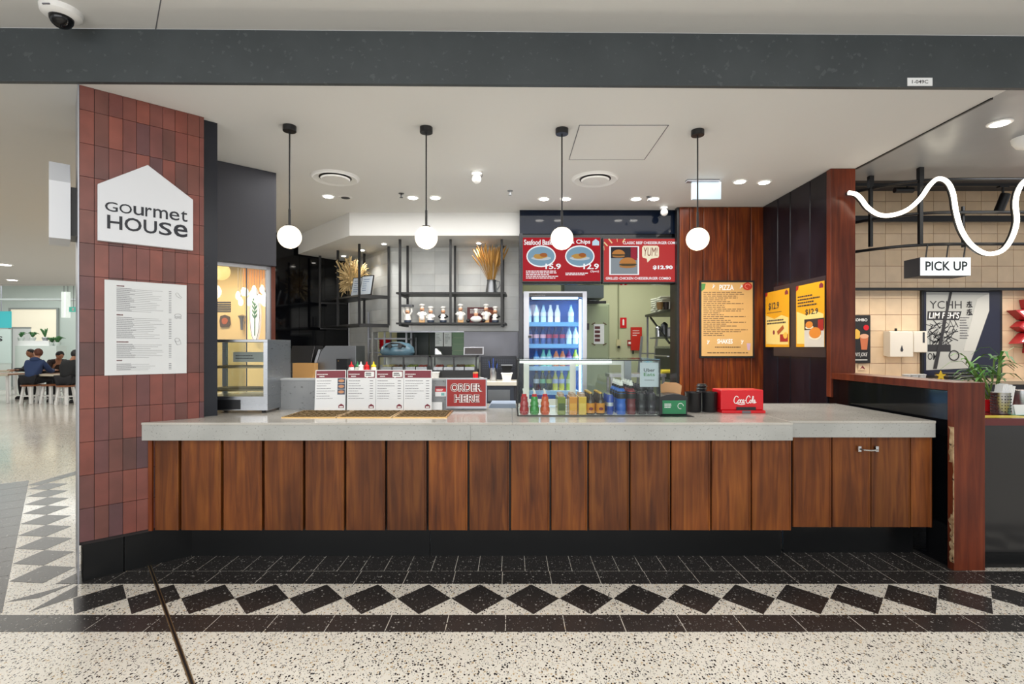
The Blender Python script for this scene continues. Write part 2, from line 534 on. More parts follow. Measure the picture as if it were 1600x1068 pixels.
# ---- ceilings and the beam over the shopfront
def by(x): return 3.128 + 0.0129 * x
ZB = 3.375
struct('ceiling', M().prism([(-24, -5), (9, -5), (9, by(9)), (-24, by(-24))], ZB, ZB + 0.1), m_ceil)
struct('ceiling_shop', M().prism([(-24, by(-24) + 0.031), (3.09, by(3.09) + 0.031), (3.09, 9.4), (-5.5, 9.4), (-5.5, 13.2), (-24, 13.2)], ZC, ZC + 0.1), m_ceil)
struct('trim_1', M().prism([(-24, by(-24)), (9, by(9)), (9, by(9) + 0.03), (-24, by(-24) + 0.03)], ZC - 0.002, ZB - 0.001), m_beam)
struct('ceiling_neighbour', M().box(3.09, 9, 3.2, 5.0, 3.075, 3.2), mat('grey_ceiling', '8d9094', 0.35))
struct('ceiling_neighbour_recess', M().box(3.09, 9, 5.0, 6.6, 3.4, 3.5), mat('dark_ceiling', '3b3c40', 0.7))
struct('trim_3', M().box(3.085, 3.1, 3.3, 4.6, 3.045, 3.085), m_black)
a = ON(243, 47, ZB); b = ON(262, -60, ZB)
struct('trim_4', M().bar(a + Vector((0, 0, 0.001)), b + Vector((0, 0, 0.001)), 0.006, 0.004), m_inkg)

# ---- tiled pillar: local x along the tiled face, -y towards the hall
PA = Vector((-2.65, 3.13, 0)); PANG = math.atan2(0.668, 0.744)
pil = thing('wall_left', None, None, PA, PANG, kind='structure')
PL = 0.669; TP = PL / 9.45; TH = 0.2042; TB = 0.253
M().box(0.004, PL, 0.012, 0.36, TB - 0.02, ZC).build('core', m_grout, pil, local=True)
M().box(-0.004, 0.003, -0.002, 0.36, 0.0, ZC).build('corner_trim', m_alu, pil, local=True)
full = M().box(0.0012, TP - 0.0012, 0, 0.012, 0.0014, TH - 0.0014).build('tile', m_tile, mesh_only=True)
rows = int((ZC - TB) / TH) + 1
tcount = 0
for r in range(rows):
    for c in range(10):
        x0 = 0.004 + c * TP; z0 = TB + r * TH
        w = min(TP, PL - x0); h = min(TH, ZC - z0)
        if w < 0.01 or h < 0.01: continue
        if x0 > 0.36 and z0 + h < 0.84: continue
        o = inst('tile', full, pil, (x0, (R() - 0.5) * 0.0016, z0))
        if w < TP - 1e-4 or h < TH - 1e-4: o.scale = (w / TP, 1, h / TH)
for a, b in ((0.02, 0.225), (0.228, 0.62)):
    M().box(a, b, 0.035, 0.3, 0, TB - 0.004).build('plinth_slab', m_plinth, pil, local=True, bevel=0.002)
pn = thing('wall_left_return', None, None, PA, PANG, kind='structure')
M().box(PL - 0.12, 0.762, 0.045, 0.30, ZT + 0.0005, ZC).build('panel', m_navy2, pn, local=True)

# ---- window beside the pillar: charcoal head box, glazing, post
WANG = math.atan2(0.6, 0.66)
wA = Vector((X(340, 4.4), 4.4, 0)); 
win = thing('window_1', None, None, wA, PANG, kind='structure')
wl = (Vector((X(431, 4.73), 4.73, 0)) - wA).length
M().box(-0.75, wl, 0, 0.3, 2.195, ZC - 0.002).build('head_box', m_char, win, local=True, bevel=0.003)
M().box(-0.75, wl - 0.03, 0.08, 0.12, 2.165, 2.195).build('head_rail', m_alu, win, local=True)
M().box(-0.75, wl - 0.06, 0.095, 0.101, 0.98, 2.165).build('pane', m_glass, win, local=True)
M().box(wl - 0.06, wl - 0.025, 0.08, 0.12, 0.9, 2.195).build('mullion', m_alu, win, local=True)
M().box(wl - 0.025, wl + 0.01, 0.06, 0.16, 0.9, 2.195).build('timber_post', m_woodr, win, local=True)
M().box(-0.5, wl, 0.05, 0.2, 0.0, 0.98).build('sill', m_char, win, local=True)
M().box(wl * 0.52, wl * 0.52 + 0.008, 0.09, 0.106, 0.98, 2.165).build('pane_joint', m_inkg, win, local=True)

# ---- black gloss wall, white tiled walls, soffit
CQ = Vector((X(608, 6.84), 6.84)); Q = Vector((X(545, 8.0), 8.0)); KB = Vector((X(424, 7.12), 7.12))
d = (KB - Q).normalized(); nn = Vector((d.y, -d.x))
bw = thing('wall_black', None, None, (KB.x, KB.y, 0), math.atan2(Q.y - KB.y, Q.x - KB.x), kind='structure')
Lb = (Q - KB).length
for i in range(3):
    M().box(Lb * i / 3 + 0.002, Lb * (i + 1) / 3 - 0.002, 0, 0.08, 0, ZC).build('gloss_panel', m_gloss, bw, local=True)
M().box(-0.05, -0.002, -0.04, 0.08, 0, 2.25).build('timber_edge', m_woodr, bw, local=True)
sof = struct('ceiling_soffit', M().prism([(0.09, 6.11), (-1.94, 6.11), (-3.06, 7.33), (-2.45, 8.15), (0.09, 8.15)], 2.78, ZC), m_white)
TW, TTH = 0.305, 0.152
wtm = M().box(0.001, TW - 0.001, 0, 0.01, 0.001, TTH - 0.001).build('tile', m_wtile, mesh_only=True)
wb = thing('wall_back', None, None, (CQ.x, CQ.y, 0), 0, kind='structure')
Lw = 0.09 - CQ.x
M().box(0, Lw, 0.01, 0.1, 1.664, 2.78).build('upper_wall', m_wgrout, wb, local=True)
M().box(X(725, 6.84) - CQ.x, Lw, 0.01, 0.1, 0, 1.664).build('side_wall', m_wgrout, wb, local=True)
M().box(0, X(725, 6.84) - CQ.x, 0.01, 0.1, 0, 1.2).build('lower_wall', m_wgrout, wb, local=True)
for r in range(8):
    for c in range(7):
        x0 = c * TW; z0 = 1.664 + r * TTH
        w = min(TW, Lw - x0); h = min(TTH, 2.78 - z0)
        if w > 0.01 and h > 0.01: inst('tile', wtm, wb, (x0, 0, z0), 0, (w / TW, 1, h / TTH))
M().box(X(725, 6.84) - CQ.x, Lw - 0.01, -0.006, 0.008, 1.25, 1.655).build('steel_splashback', mat('splash_steel', '8b8c94', 0.45, 0.6), wb, local=True)
for z0, x0, x1 in ((1.648, 0, X(725, 6.84) - CQ.x), ):
    M().box(x0, x1, -0.01, 0.1, z0, z0 + 0.016).build('opening_head', m_alu, wb, local=True)
wc = thing('wall_back_angled', None, None, (Q.x, Q.y, 0), math.atan2(CQ.y - Q.y, CQ.x - Q.x), kind='structure')
La = (CQ - Q).length
hs_ = La * 0.62
M().box(0, hs_, 0.01, 0.08, 0, 2.78).build('core', m_wgrout, wc, local=True)
M().box(hs_, La, 0.01, 0.08, 1.664, 2.78).build('core', m_wgrout, wc, local=True)
M().box(hs_, La, 0.01, 0.08, 0, 1.2).build('core', m_wgrout, wc, local=True)
M().box(hs_ - 0.02, hs_, -0.002, 0.09, 1.2, 1.664).build('hatch_jamb', m_white, wc, local=True)
for r in range(12):
    for c in range(5):
        x0 = c * TW; z0 = 1.664 - 5 * TTH + r * TTH
        w = min(TW, La - x0); h = min(TTH, 2.78 - z0)
        if z0 + h > 1.2 and z0 < 1.664:
            w = min(w, hs_ - 0.02 - x0)
        if w > 0.01 and h > 0.01: inst('tile', wtm, wc, (x0, 0, z0), 0, (w / TW, 1, h / TTH))

# ---- bulkhead over the kitchen opening, jambs, kitchen room
struct('wall_bulkhead', M().box(0.09, 1.98, 6.0, 6.12, 2.777, ZC), m_navy)
struct('trim_5', M().box(0.09, 1.98, 6.02, 6.12, 2.19, 2.777), m_gloss)
struct('trim_6', M().box(0.085, 0.125, 5.98, 6.6, 0, 2.777), m_navy2)
struct('trim_7', M().box(1.915, 2.0, 5.96, 6.2, 0, 2.2), wood('jamb_timber', ('1b0f0e', '2c1714', '3b1e16'), 0.35))
struct('wall_kitchen_back', M().box(-2.6, 3.4, 8.6, 8.7, 0, 3.05), m_ivory)
struct('wall_kitchen_right', M().box(2.75, 2.85, 6.1, 8.6, 0, 3.05), m_ivory)
struct('wall_kitchen_left', M().box(0.0, 0.06, 6.95, 8.6, 0, 3.05), m_ivory)

# ---- timber wall facing the hall, dark side wall, reddish post
DT = 5.86
tw = thing('wall_right_timber', None, None, (X(1067, DT), DT, 0), 0, kind='structure')
ox = X(1067, DT)
M().box(-0.06, X(1194, DT) - ox + 0.2, 0.02, 0.1, 0, ZC).build('core', m_black, tw, local=True)
bx_ = [1062, 1078, 1099, 1137, 1173, 1196]
for a, b in zip(bx_, bx_[1:]):
    M().prism([(X(a, DT) - ox + 0.003, 0.02), (X(a, DT) - ox + 0.003, 0.004), (X(a, DT) - ox + 0.01, 0.0), (X(b, DT) - ox - 0.01, 0.0), (X(b, DT) - ox - 0.003, 0.004), (X(b, DT) - ox - 0.003, 0.02)], 0, ZC - 0.004).build('board', m_woodw, tw, local=True)
rw = thing('wall_right', None, None, (2.87, 4.62, 0), 0, kind='structure')
M().box(2.89, 3.07, 4.66, 5.95, 0, ZC).build('core', m_black, rw)
for a, b in ((4.665, 4.93), (4.93, 5.28), (5.28, 5.53), (5.53, 5.86)):
    M().prism([(2.89, a + 0.003), (2.876, a + 0.003), (2.87, a + 0.01), (2.87, b - 0.01), (2.876, b - 0.003), (2.89, b - 0.003)], 0.0, ZC - 0.003).build('board', m_dark, rw)
M().box(2.864, 3.086, 4.60, 4.664, 1.0, ZC - 0.002).build('post', m_woodr, rw, bevel=0.003)
lw = thing('wall_right_low', None, None, (2.97, 3.33, 0), 0, kind='structure')
M().box(2.885, 3.06, 3.37, 4.66, 0, 1.16).build('black_glass_panel', m_gloss, lw)
M().box(2.868, 3.07, 3.322, 3.372, 0, 1.22).build('end_board', m_woodr, lw, bevel=0.002)
M().box(2.868, 3.07, 3.373, 4.60, 1.165, 1.22).build('cap_board', m_woodr, lw, bevel=0.002)
# chipped arris on the end board
chm = []
random.seed(3)
zz = 0.03
left = []; right = []
while zz < 0.93:
    wv = 0.004 + 0.02 * R() if zz < 0.28 or zz > 0.72 else 0.004 + 0.006 * R()
    left.append((3.372 - 0.004 * R(), zz)); right.append((3.324 + (0.022 - wv if wv < 0.022 else 0), zz)); zz += 0.02 + 0.015 * R()
def chip(m, z0, z1, wide):
    n = max(5, int((z1 - z0) / 0.02)); zs = [z0 + (z1 - z0) * i / n for i in range(n + 1)]
    return m.prismx([(3.322, z) for z in zs] + [(3.322 + wide * (0.35 + 0.65 * R()), z) for z in zs[::-1]], 2.8655, 2.8685)
cm = M(); chip(cm, 0.7, 0.93, 0.045); chip(cm, 0.05, 0.36, 0.045); chip(cm, 0.36, 0.7, 0.01)
cm.build('chipped_edge', speck('bare_chipboard', 'c9b08a', '8a6a48', '3a2a20', 0.8, 40, 25), lw)

# ---- neighbouring shop: tiled wall
DN = 6.4
nw = thing('wall_neighbour', None, None, (5.2, DN, 0), 0, kind='structure')
M().box(3.08, 9, DN + 0.012, DN + 0.1, 0, 3.4).build('core', m_pink, nw)
ct = M().box(0.0022, 0.2 - 0.0022, 0, 0.012, 0.0022, 0.2024 - 0.0022).build('tile', m_cream, mesh_only=True)
for r in range(-3, 10):
    for c in range(-2, 11):
        inst('tile', ct, nw, (4.468 + 0.2 * c - 5.2, 0, 1.45 + 0.2024 * r))
struct('wall_neighbour_front', M().box(3.12, 9, 3.40, 3.46, 0.0, 0.93), mat('black_stone_front', '2a2928', 0.12))
struct('baseboard_right', M().box(3.10, 9, 3.37, 3.41, 0, 0.09), m_plinth2)

# ---- far end of the corridor
struct('wall_far', M().box(-30, -12, 19, 19.2, 0, 4.2), mat('mint_wall', 'd3ddd6', 0.6))
struct('ceiling_far', M().box(-30, -5.5, 13.2, 22, 3.9, 4.0), m_ceil)
struct('trim_8', M().box(-30, -5.5, 13.15, 13.25, ZC - 0.02, 3.9), m_ceil)
struct('trim_9', M().box(-30, -5.5, 16.9, 17.1, 2.99, 3.06), mat('far_grey', '9aa09d', 0.6))

# ================================================================ COUNTER
ctr = thing('service_counter', 'long service counter clad in brown timber panels on a black kickboard', 'counter', (-0.3, 3.6, 0))
M().prism([(-2.24, 3.50), (-2.2, 3.42), (1.82, 3.40), (1.82, 4.42), (-2.0, 4.42), (-2.0, 3.75)], 0.246, 0.841).build('carcass', m_black, ctr)
pbx = [240, 281, 347, 411, 475, 539, 603, 668, 732, 797, 860, 919, 984, 1048, 1111, 1174, 1237]
DP = 3.37
def lapboard(a, b, d, z0, z1, par, name='panel', mt=None):
    x0, x1 = X(a, d) + 0.006, X(b, d) - 0.007
    M().prism([(x0, d + 0.03), (x0, d + 0.006), (x0 + 0.004, d + 0.002), (x1 - 0.012, d - 0.001), (x1 - 0.008, d - 0.006), (x1, d - 0.004), (x1, d + 0.03)], z0, z1).build(name, mt or m_wood, par)
for a, b in zip(pbx, pbx[1:]): lapboard(a, b, DP, 0.246, 0.84, ctr)
M().box(X(234, DP), X(240, DP), 3.355, 3.37, 0.246, 0.84).build('end_board', m_woodw, ctr)
for a, b in ((297, 672), (672, 1221)):
    M().box(X(a, D1) + 0.002, X(b, D1) - 0.002, D1, D1 + 0.02, 0, 0.245).build('kickboard', m_plinth, ctr)
wt = thing('stone_worktop', 'pale grey stone worktop running along the timber service counter', 'worktop', (-0.3, 3.6, 0.842))
M().prism([(-2.415, 3.333), (0.0, 3.333), (0.0, 4.47), (-2.62, 4.47), (-2.62, 4.05), (-2.395, 3.856), (-2.145, 3.578)], 0.942, ZT).build('top_slab', m_stone, wt, bevel=0.002)
M().prism([(0.001, 3.333), (1.83, 3.333), (1.83, 4.47), (0.001, 4.47)], 0.942, ZT).build('top_slab', m_stone, wt, bevel=0.002)
xs = X(735, 3.33)
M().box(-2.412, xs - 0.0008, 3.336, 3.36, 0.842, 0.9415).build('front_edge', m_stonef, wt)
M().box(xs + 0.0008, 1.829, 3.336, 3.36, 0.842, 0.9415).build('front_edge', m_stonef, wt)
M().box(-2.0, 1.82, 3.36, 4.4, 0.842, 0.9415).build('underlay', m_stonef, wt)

fl = thing('counter_flap', 'shorter timber-panelled end section of the counter with a silver pull handle', 'counter', (2.35, 3.6, 0))
M().box(1.875, 2.80, 3.47, 4.4, 0.238, 0.849).build('carcass', m_black, fl)
fb = [1238, 1300, 1361, 1423, 1457]
for a, b in zip(fb, fb[1:]): lapboard(a, b, 3.45, 0.238, 0.848, fl)
M().box(1.915, 2.83, 3.614, 3.634, 0, 0.237).build('kickboard', m_plinth2, fl)
M().box(1.836, 2.825, 3.41, 4.47, 0.942, ZT).build('top_slab', m_stone, fl, bevel=0.002)
M().box(1.838, 2.823, 3.413, 4.46, 0.849, 0.9415).build('front_edge', m_stonef, fl)
h = M()
hx0, hx1, hz = X(1343, 3.43), X(1370, 3.43), Z(701, 3.43)
for xx in (hx0, hx1): h.box(xx - 0.01, xx + 0.01, 3.425, 3.44, hz - 0.018, hz + 0.018)
h.tube([(hx0, 3.428, hz), (hx0 + 0.012, 3.405, hz - 0.002), ((hx0 + hx1) / 2, 3.400, hz - 0.005), (hx1 - 0.012, 3.405, hz - 0.002), (hx1, 3.428, hz)], 0.006, 8)
h.build('pull_handle', m_chrome, fl, smooth=True)

# ---- stone upstand behind the menus
up = thing('counter_upstand', 'low grey concrete screen standing on the worktop behind the menu cards', 'upstand', (-1.0, 4.06, ZT))
M().box(-1.83, -0.2, 4.02, 4.09, ZT, 1.19).build('screen', m_conc, up)
M().box(-1.832, -0.198, 4.015, 4.095, 1.19, 1.204).build('cap', mat('light_edge', 'a9acae', 0.35), up)

# ---- three serving wells
m_wick = mat('woven_rack', '6e5836', 0.7)
tr0 = None
wx = [(-1.60, -1.222), (-1.216, -0.836), (-0.83, -0.45)]
wl_ = ['woven serving tray let into the worktop next to the glass food warmer', 'middle woven serving tray of three let into the worktop', 'woven serving tray let into the worktop next to the order sign']
for (a, b), lb in zip(wx, wl_):
    t = thing('serving_tray', lb, 'tray', ((a + b) / 2, 3.74, ZT), 0, 'serving trays let into the worktop')
    w = (b - a) / 2; dp = 0.19
    M().box(-w + 0.012, w - 0.012, -dp + 0.012, dp - 0.012, 0.0003, 0.002).build('base', mat('dark_well', '1e1710', 0.8), t, local=True)
    f = M()
    f.box(-w, w, -dp, -dp + 0.014, 0, 0.007).box(-w, w, dp - 0.014, dp, 0, 0.007).box(-w, -w + 0.014, -dp + 0.014, dp - 0.014, 0, 0.007).box(w - 0.014, w, -dp + 0.014, dp - 0.014, 0, 0.007)
    f.build('frame', m_gold, t, local=True)
    s = M()
    for i in range(8):
        y = -dp + 0.03 + i * (2 * dp - 0.06) / 7
        s.tube([(-w + 0.016 + j * (2 * w - 0.032) / 14, y + (R() - 0.5) * 0.006, 0.005 + 0.003 * ((i + j) % 2)) for j in range(15)], 0.0035, 4)
    for i in range(9):
        xx = -w + 0.03 + i * (2 * w - 0.06) / 8
        s.tube([(xx, -dp + 0.016, 0.006), (xx + (R() - 0.5) * 0.02, 0, 0.008), (xx, dp - 0.016, 0.006)], 0.003, 4)
    s.build('weave', m_wick, t, local=True)

# ---- menu cards
CARDY = 3.96
def easel_card(px0, px1, label, lean, header=True, bubble=False, photos=False, skew=0):
    d = CARDY; x0, x1 = X(px0, d), X(px1, d); w = x1 - x0; hgt = 0.315
    t = thing('menu_card', label, 'menu card', ((x0 + x1) / 2, d - 0.02, ZT + 0.001), skew, 'price menu cards on the worktop')
    def lean_(m): return m.rot('X', -lean)
    lean_(M().box(-w / 2, w / 2, 0, 0.004, 0, hgt)).build('board', m_card, t, local=True)
    lean_(M().box(-w / 2 + 0.006, w / 2 - 0.006, -0.0008, 0, hgt - 0.062, hgt - 0.006)).build('header_band', m_maroon, t, local=True)
    m = M()
    lines(m, -w / 2 + 0.012, w / 2 - (0.075 if photos else 0.06), 0.085, hgt - 0.075, 8, -0.0008, 0.0035, 0.45, True)
    if not photos:
        for i in range(8):
            z = 0.085 + (i + 0.5) * (hgt - 0.16) / 8
            m.box(w / 2 - 0.045, w / 2 - 0.02, -0.0012, -0.0008, z - 0.002, z + 0.002)
    lean_(m).build('price_lines', m_inkg, t, local=True, kind='stuff')
    m = M(); lines(m, -w / 2 + 0.012, -w / 2 + 0.1, hgt - 0.04, hgt - 0.028, 1, -0.0012, 0.006, 0.9, True); lines(m, -w / 2 + 0.03, -w / 2 + 0.07, hgt - 0.056, hgt - 0.044, 1, -0.0012, 0.007, 0.9, True)
    lean_(m).build('heading', m_inkw, t, local=True)
    m = M(); house(m, w / 2 - 0.032, 0.02, 0.04, 0.034, -0.0008); lean_(m).build('house_logo', m_maroon, t, local=True)
    m = M().box(w / 2 - 0.045, w / 2 - 0.019, -0.0018, -0.0014, 0.024, 0.034); lean_(m).build('logo_lettering', m_inkw, t, local=True)
    if bubble:
        m = M().prismy([(w / 2 - 0.085, hgt - 0.055), (w / 2 - 0.07, hgt - 0.055), (w / 2 - 0.074, hgt - 0.068), (w / 2 - 0.058, hgt - 0.055), (w / 2 - 0.016, hgt - 0.055), (w / 2 - 0.012, hgt - 0.05), (w / 2 - 0.012, hgt - 0.018), (w / 2 - 0.016, hgt - 0.013), (w / 2 - 0.081, hgt - 0.013), (w / 2 - 0.086, hgt - 0.018), (w / 2 - 0.086, hgt - 0.05)], -0.0018, -0.0012)
        lean_(m).build('speech_bubble', m_inkw, t, local=True)
        m = M(); lines(m, w / 2 - 0.078, w / 2 - 0.02, hgt - 0.048, hgt - 0.02, 2, -0.002, 0.008, 0.7, True); lean_(m).build('bubble_print', m_ink, t, local=True)
    if photos:
        for i in range(3):
            z = hgt - 0.105 - i * 0.043
            m = M().box(w / 2 - 0.062, w / 2 - 0.006, -0.0012, -0.0008, z, z + 0.04); lean_(m).build('photo', mat('photo_blue', '3a4256', 0.4), t, local=True)
            m = M().disc(w / 2 - 0.034, z + 0.02, 0.022, 0.012, -0.0012, 12); lean_(m).build('pictured_food', mat('food_tan', 'c98d62', 0.5), t, local=True)
    m = M().box(-0.03, 0.03, 0.0, 0.003, 0, hgt * 0.6); m.rot('X', 0.0)
    lean_(M().box(-w / 2, w / 2, 0.004, 0.006, 0.0, hgt)).build('acrylic_back', mat('acrylic', 'd9dde0', 0.1), t, local=True)
    return t
c0 = easel_card(494, 540, 'price menu card with three small food photos leaning askew on the worktop', 0.13, photos=True, skew=0.16)
easel_card(543, 587.5, 'price menu card with a speech bubble, beside the card with food photos', 0.05, bubble=True)
easel_card(588, 631, 'price menu card with a speech bubble, between two other cards', 0.05, bubble=True)
easel_card(631.5, 675, 'price menu card without photos or speech bubble, beside the small payment notice', 0.05)
# payment notice, blank white card, order sign
def plate(name, px0, px1, py0, py1, d, mt, label, cat, th=0.006, loc_only=False, par=True):
    x0, x1 = X(px0, d), X(px1, d); z0, z1 = Z(py1, d), Z(py0, d)
    t = thing(name, label, cat, ((x0 + x1) / 2, d, z0))
    M().box(-(x1 - x0) / 2, (x1 - x0) / 2, 0, th, 0, z1 - z0).build('board', mt, t, local=True)
    return t, x1 - x0, z1 - z0
t, w, h = plate('payment_notice', 680, 697, 603, 619, 4.012, m_card, 'small red and white payment notice stuck on the grey screen', 'notice')
M().box(-w / 2, w / 2, -0.001, 0, h * 0.45, h).build('red_print', m_red, t, local=True)
M().box(-w / 2, w / 2, -0.0014, -0.001, h * 0.78, h).build('dark_print', m_maroon, t, local=True)
lines(M(), -w / 2 + 0.008, w / 2 - 0.01, h * 0.5, h * 0.75, 2, -0.0012, 0.006, 0.7, True).build('fine_print', m_inkw, t, local=True)
M().box(w * 0.05, w * 0.35, -0.001, 0, h * 0.08, h * 0.35).build('teal_print', mat('teal_print', '7db8b5', 0.5), t, local=True)
t, w, h = plate('blank_card', 674.5, 691, 628, 640, 3.99, m_card, 'small blank white card standing below the payment notice', 'card', 0.02)
t, w, h = plate('order_here_sign', 697, 760.5, 591, 638, 3.992, m_alu, 'red framed sign reading ORDER HERE in outlined capitals', 'sign', 0.02)
M().box(-w / 2 + 0.008, w / 2 - 0.008, -0.002, 0, 0.018, h - 0.008).build('red_face', m_sred, t, local=True)
def outlined(par, s, x0, x1, z0, z1, y, inner, outer):
    text(par, s, x0, x1, z0, z1, outer, y, 0.06, 0, 'lettering_outline')
    e = (x1 - x0) * 0.012
    text(par, s, x0 + e, x1 - e, z0 + e, z1 - e, inner, y - 0.0008, 0.0, 0, 'lettering')
outlined(t, 'ORDER', -w * 0.39, w * 0.39, h * 0.56, h * 0.84, -0.003, mat('deep_red', '6d0f10', 0.5), m_inkw)
outlined(t, 'HERE', -w * 0.30, w * 0.32, h * 0.2, h * 0.47, -0.003, mat('deep_red'), m_inkw)

# ---- heated glass food display on the left of the worktop
fd = thing('food_warmer', 'stainless steel and glass food warmer cabinet with wire shelves on the worktop', 'display cabinet', (-2.08, 4.0, ZT))
xa, xb, ya, yb, zt = -2.36, -1.815, 3.80, 4.2, 1.507
M().box(xa, xb, ya, yb, ZT + 0.02, 1.085).build('base', m_steel, fd, bevel=0.002)
for xx in (xa + 0.04, xb - 0.05):
    for yy in (ya + 0.05, yb - 0.05): M().lathe([(0.015, 0), (0.018, 0.02)], (xx, yy, ZT), 10).build('foot', m_blackp, fd)
M().box(xa, xb, ya, yb, zt - 0.02, zt).build('top', m_steel, fd, bevel=0.002)
for xx, yy in ((xb - 0.03, ya), (xa, ya), (xa, yb - 0.03), (xb - 0.03, yb - 0.03)):
    M().box(xx, xx + 0.03, yy, yy + 0.03, 1.085, zt - 0.02).build('corner_post', m_steel, fd)
M().box(xb - 0.004, xb, ya + 0.03, yb - 0.03, 1.085, zt - 0.02).build('side_panel', m_steel, fd)
M().box(xa, xb - 0.03, ya + 0.004, ya + 0.008, 1.085, zt - 0.02).build('front_glass', m_glassd, fd)
M().box(xa, xb, yb - 0.008, yb - 0.004, 1.085, zt - 0.02).build('rear_glass', m_glassd, fd)
for z in (1.12, 1.292):
    s = M().box(xa + 0.01, xb - 0.01, ya + 0.03, ya + 0.036, z, z + 0.012).box(xa + 0.01, xb - 0.01, yb - 0.036, yb - 0.03, z, z + 0.012)
    for i in range(22):
        xx = xa + 0.015 + i * 0.0245
        s.tube([(xx, ya + 0.03, z + 0.008), (xx, yb - 0.03, z + 0.008)], 0.003, 5)
    for i in range(6): s.tube([(xa + 0.01, ya + 0.06 + i * 0.055, z + 0.004), (xb - 0.01, ya + 0.06 + i * 0.055, z + 0.004)], 0.003, 5)
    s.build('wire_shelf', mat('wire_tan', '9b8a6d', 0.4, 0.5), fd)
M().box(xa + 0.03, xa + 0.06, ya + 0.03, ya + 0.06, 1.085, zt - 0.02).build('inner_post', m_blackp, fd)
M().box(xa + 0.1, xa + 0.36, yb - 0.05, yb - 0.04, 1.33, 1.41).build('price_ticket', m_card, fd)
lines(M(), xa + 0.12, xa + 0.3, 1.35, 1.39, 2, yb - 0.0505, 0.006, 0.6, True).build('ticket_print', m_ink, fd)
M().box(xa, xb - 0.2, ya - 0.004, ya, ZT + 0.03, 1.06).build('control_panel', m_blackp, fd)

# ---- glass drinks case on the worktop
gc = thing('glass_drinks_case', 'glass counter display case with thin black edges full of drinks', 'display case', (0.55, 3.9, ZT))
ga, gb, gy, gz, gt = X(809, 3.64), X(1031, 3.64), 3.64, 4.16, 1.356
def frame_box(m, x0, x1, y0, y1, z0, z1, w):
    for xx in (x0, x1):
        for yy in (y0, y1): m.bar((xx, yy, z0), (xx, yy, z1), w)
    for zz in (z0 + w / 2, z1):
        for yy in (y0, y1): m.bar((x0, yy, zz), (x1, yy, zz), w)
        for xx in (x0, x1): m.bar((xx, y0, zz), (xx, y1, zz), w)
    return m
frame_box(M(), ga, gb, gy, gz, ZT, gt, 0.007).build('black_edges', m_black, gc)
M().box(ga, gb, gy - 0.002, gy + 0.002, ZT + 0.004, gt).build('front_pane', m_glassd, gc)
M().box(ga, gb, gy + 0.004, gz, gt + 0.004, gt + 0.010).build('top_pane', m_glassd, gc)
for xx in (ga, gb): M().box(xx - 0.002, xx + 0.002, gy + 0.004, gz - 0.004, ZT + 0.004, gt).build('side_pane', m_glassd, gc)
M().box(ga + 0.01, gb - 0.01, gy + 0.01, gz - 0.01, ZT, ZT + 0.006).build('case_floor', m_wht, gc)
M().box(ga + 0.02, gb - 0.25, gz - 0.05, gz - 0.02, gt - 0.035, gt - 0.006).build('glowing_frame_band', mat('frame_band_glow', 'ffffff', 0.3, emit=0.9, ecol='f6fbff'), gc)  # white top frame band given a glow of its own, not a lamp
for a, b in ((818, 897), (891, 978)):        # sliding rear doors
    x0, x1 = X(a, gz), X(b, gz); yy = gz - 0.012 if a < 850 else gz + 0.004
    dr = M().box(x0, x0 + 0.045, yy, yy + 0.012, ZT + 0.02, gt - 0.01).box(x1 - 0.035, x1, yy, yy + 0.012, ZT + 0.02, gt - 0.01).box(x0 + 0.045, x1 - 0.035, yy, yy + 0.012, gt - 0.05, gt - 0.01).box(x0 + 0.045, x1 - 0.035, yy, yy + 0.012, ZT + 0.02, ZT + 0.07).build('sliding_door', m_wht, gc)
    M().box(x0 + 0.045, x1 - 0.035, yy + 0.004, yy + 0.008, ZT + 0.07, gt - 0.05).build('door_pane', m_glass, dr)
M().box(X(975, gz), X(985, gz), gz - 0.03, gz, ZT + 0.02, gt - 0.01).build('rear_post', m_alu, gc)
t, w, h = plate('delivery_sign', 1000, 1029, 566, 604, 3.662, mat('pale_blue_card', 'c3ccd8', 0.4), 'pale blue card reading Uber Eats inside the glass drinks case', 'sign', 0.004)
text(t, 'Uber', -w * 0.3, w * 0.3, h * 0.62, h * 0.76, m_ink, -0.001, 0.01)
text(t, 'Eats', -w * 0.3, w * 0.3, h * 0.44, h * 0.58, mat('leaf_green', '4f8a55', 0.5), -0.001, 0.01)
lines(M(), -w * 0.26, w * 0.26, h * 0.25, h * 0.3, 1, -0.001, 0.004, 1, True).build('fine_print', m_inkg, t, local=True)
M().box(-0.002, 0.002, 0.004, 0.006, -(Z(604, 3.662) - ZT) + 0.006, h * 0.5).build('stand', m_black, t, local=True)

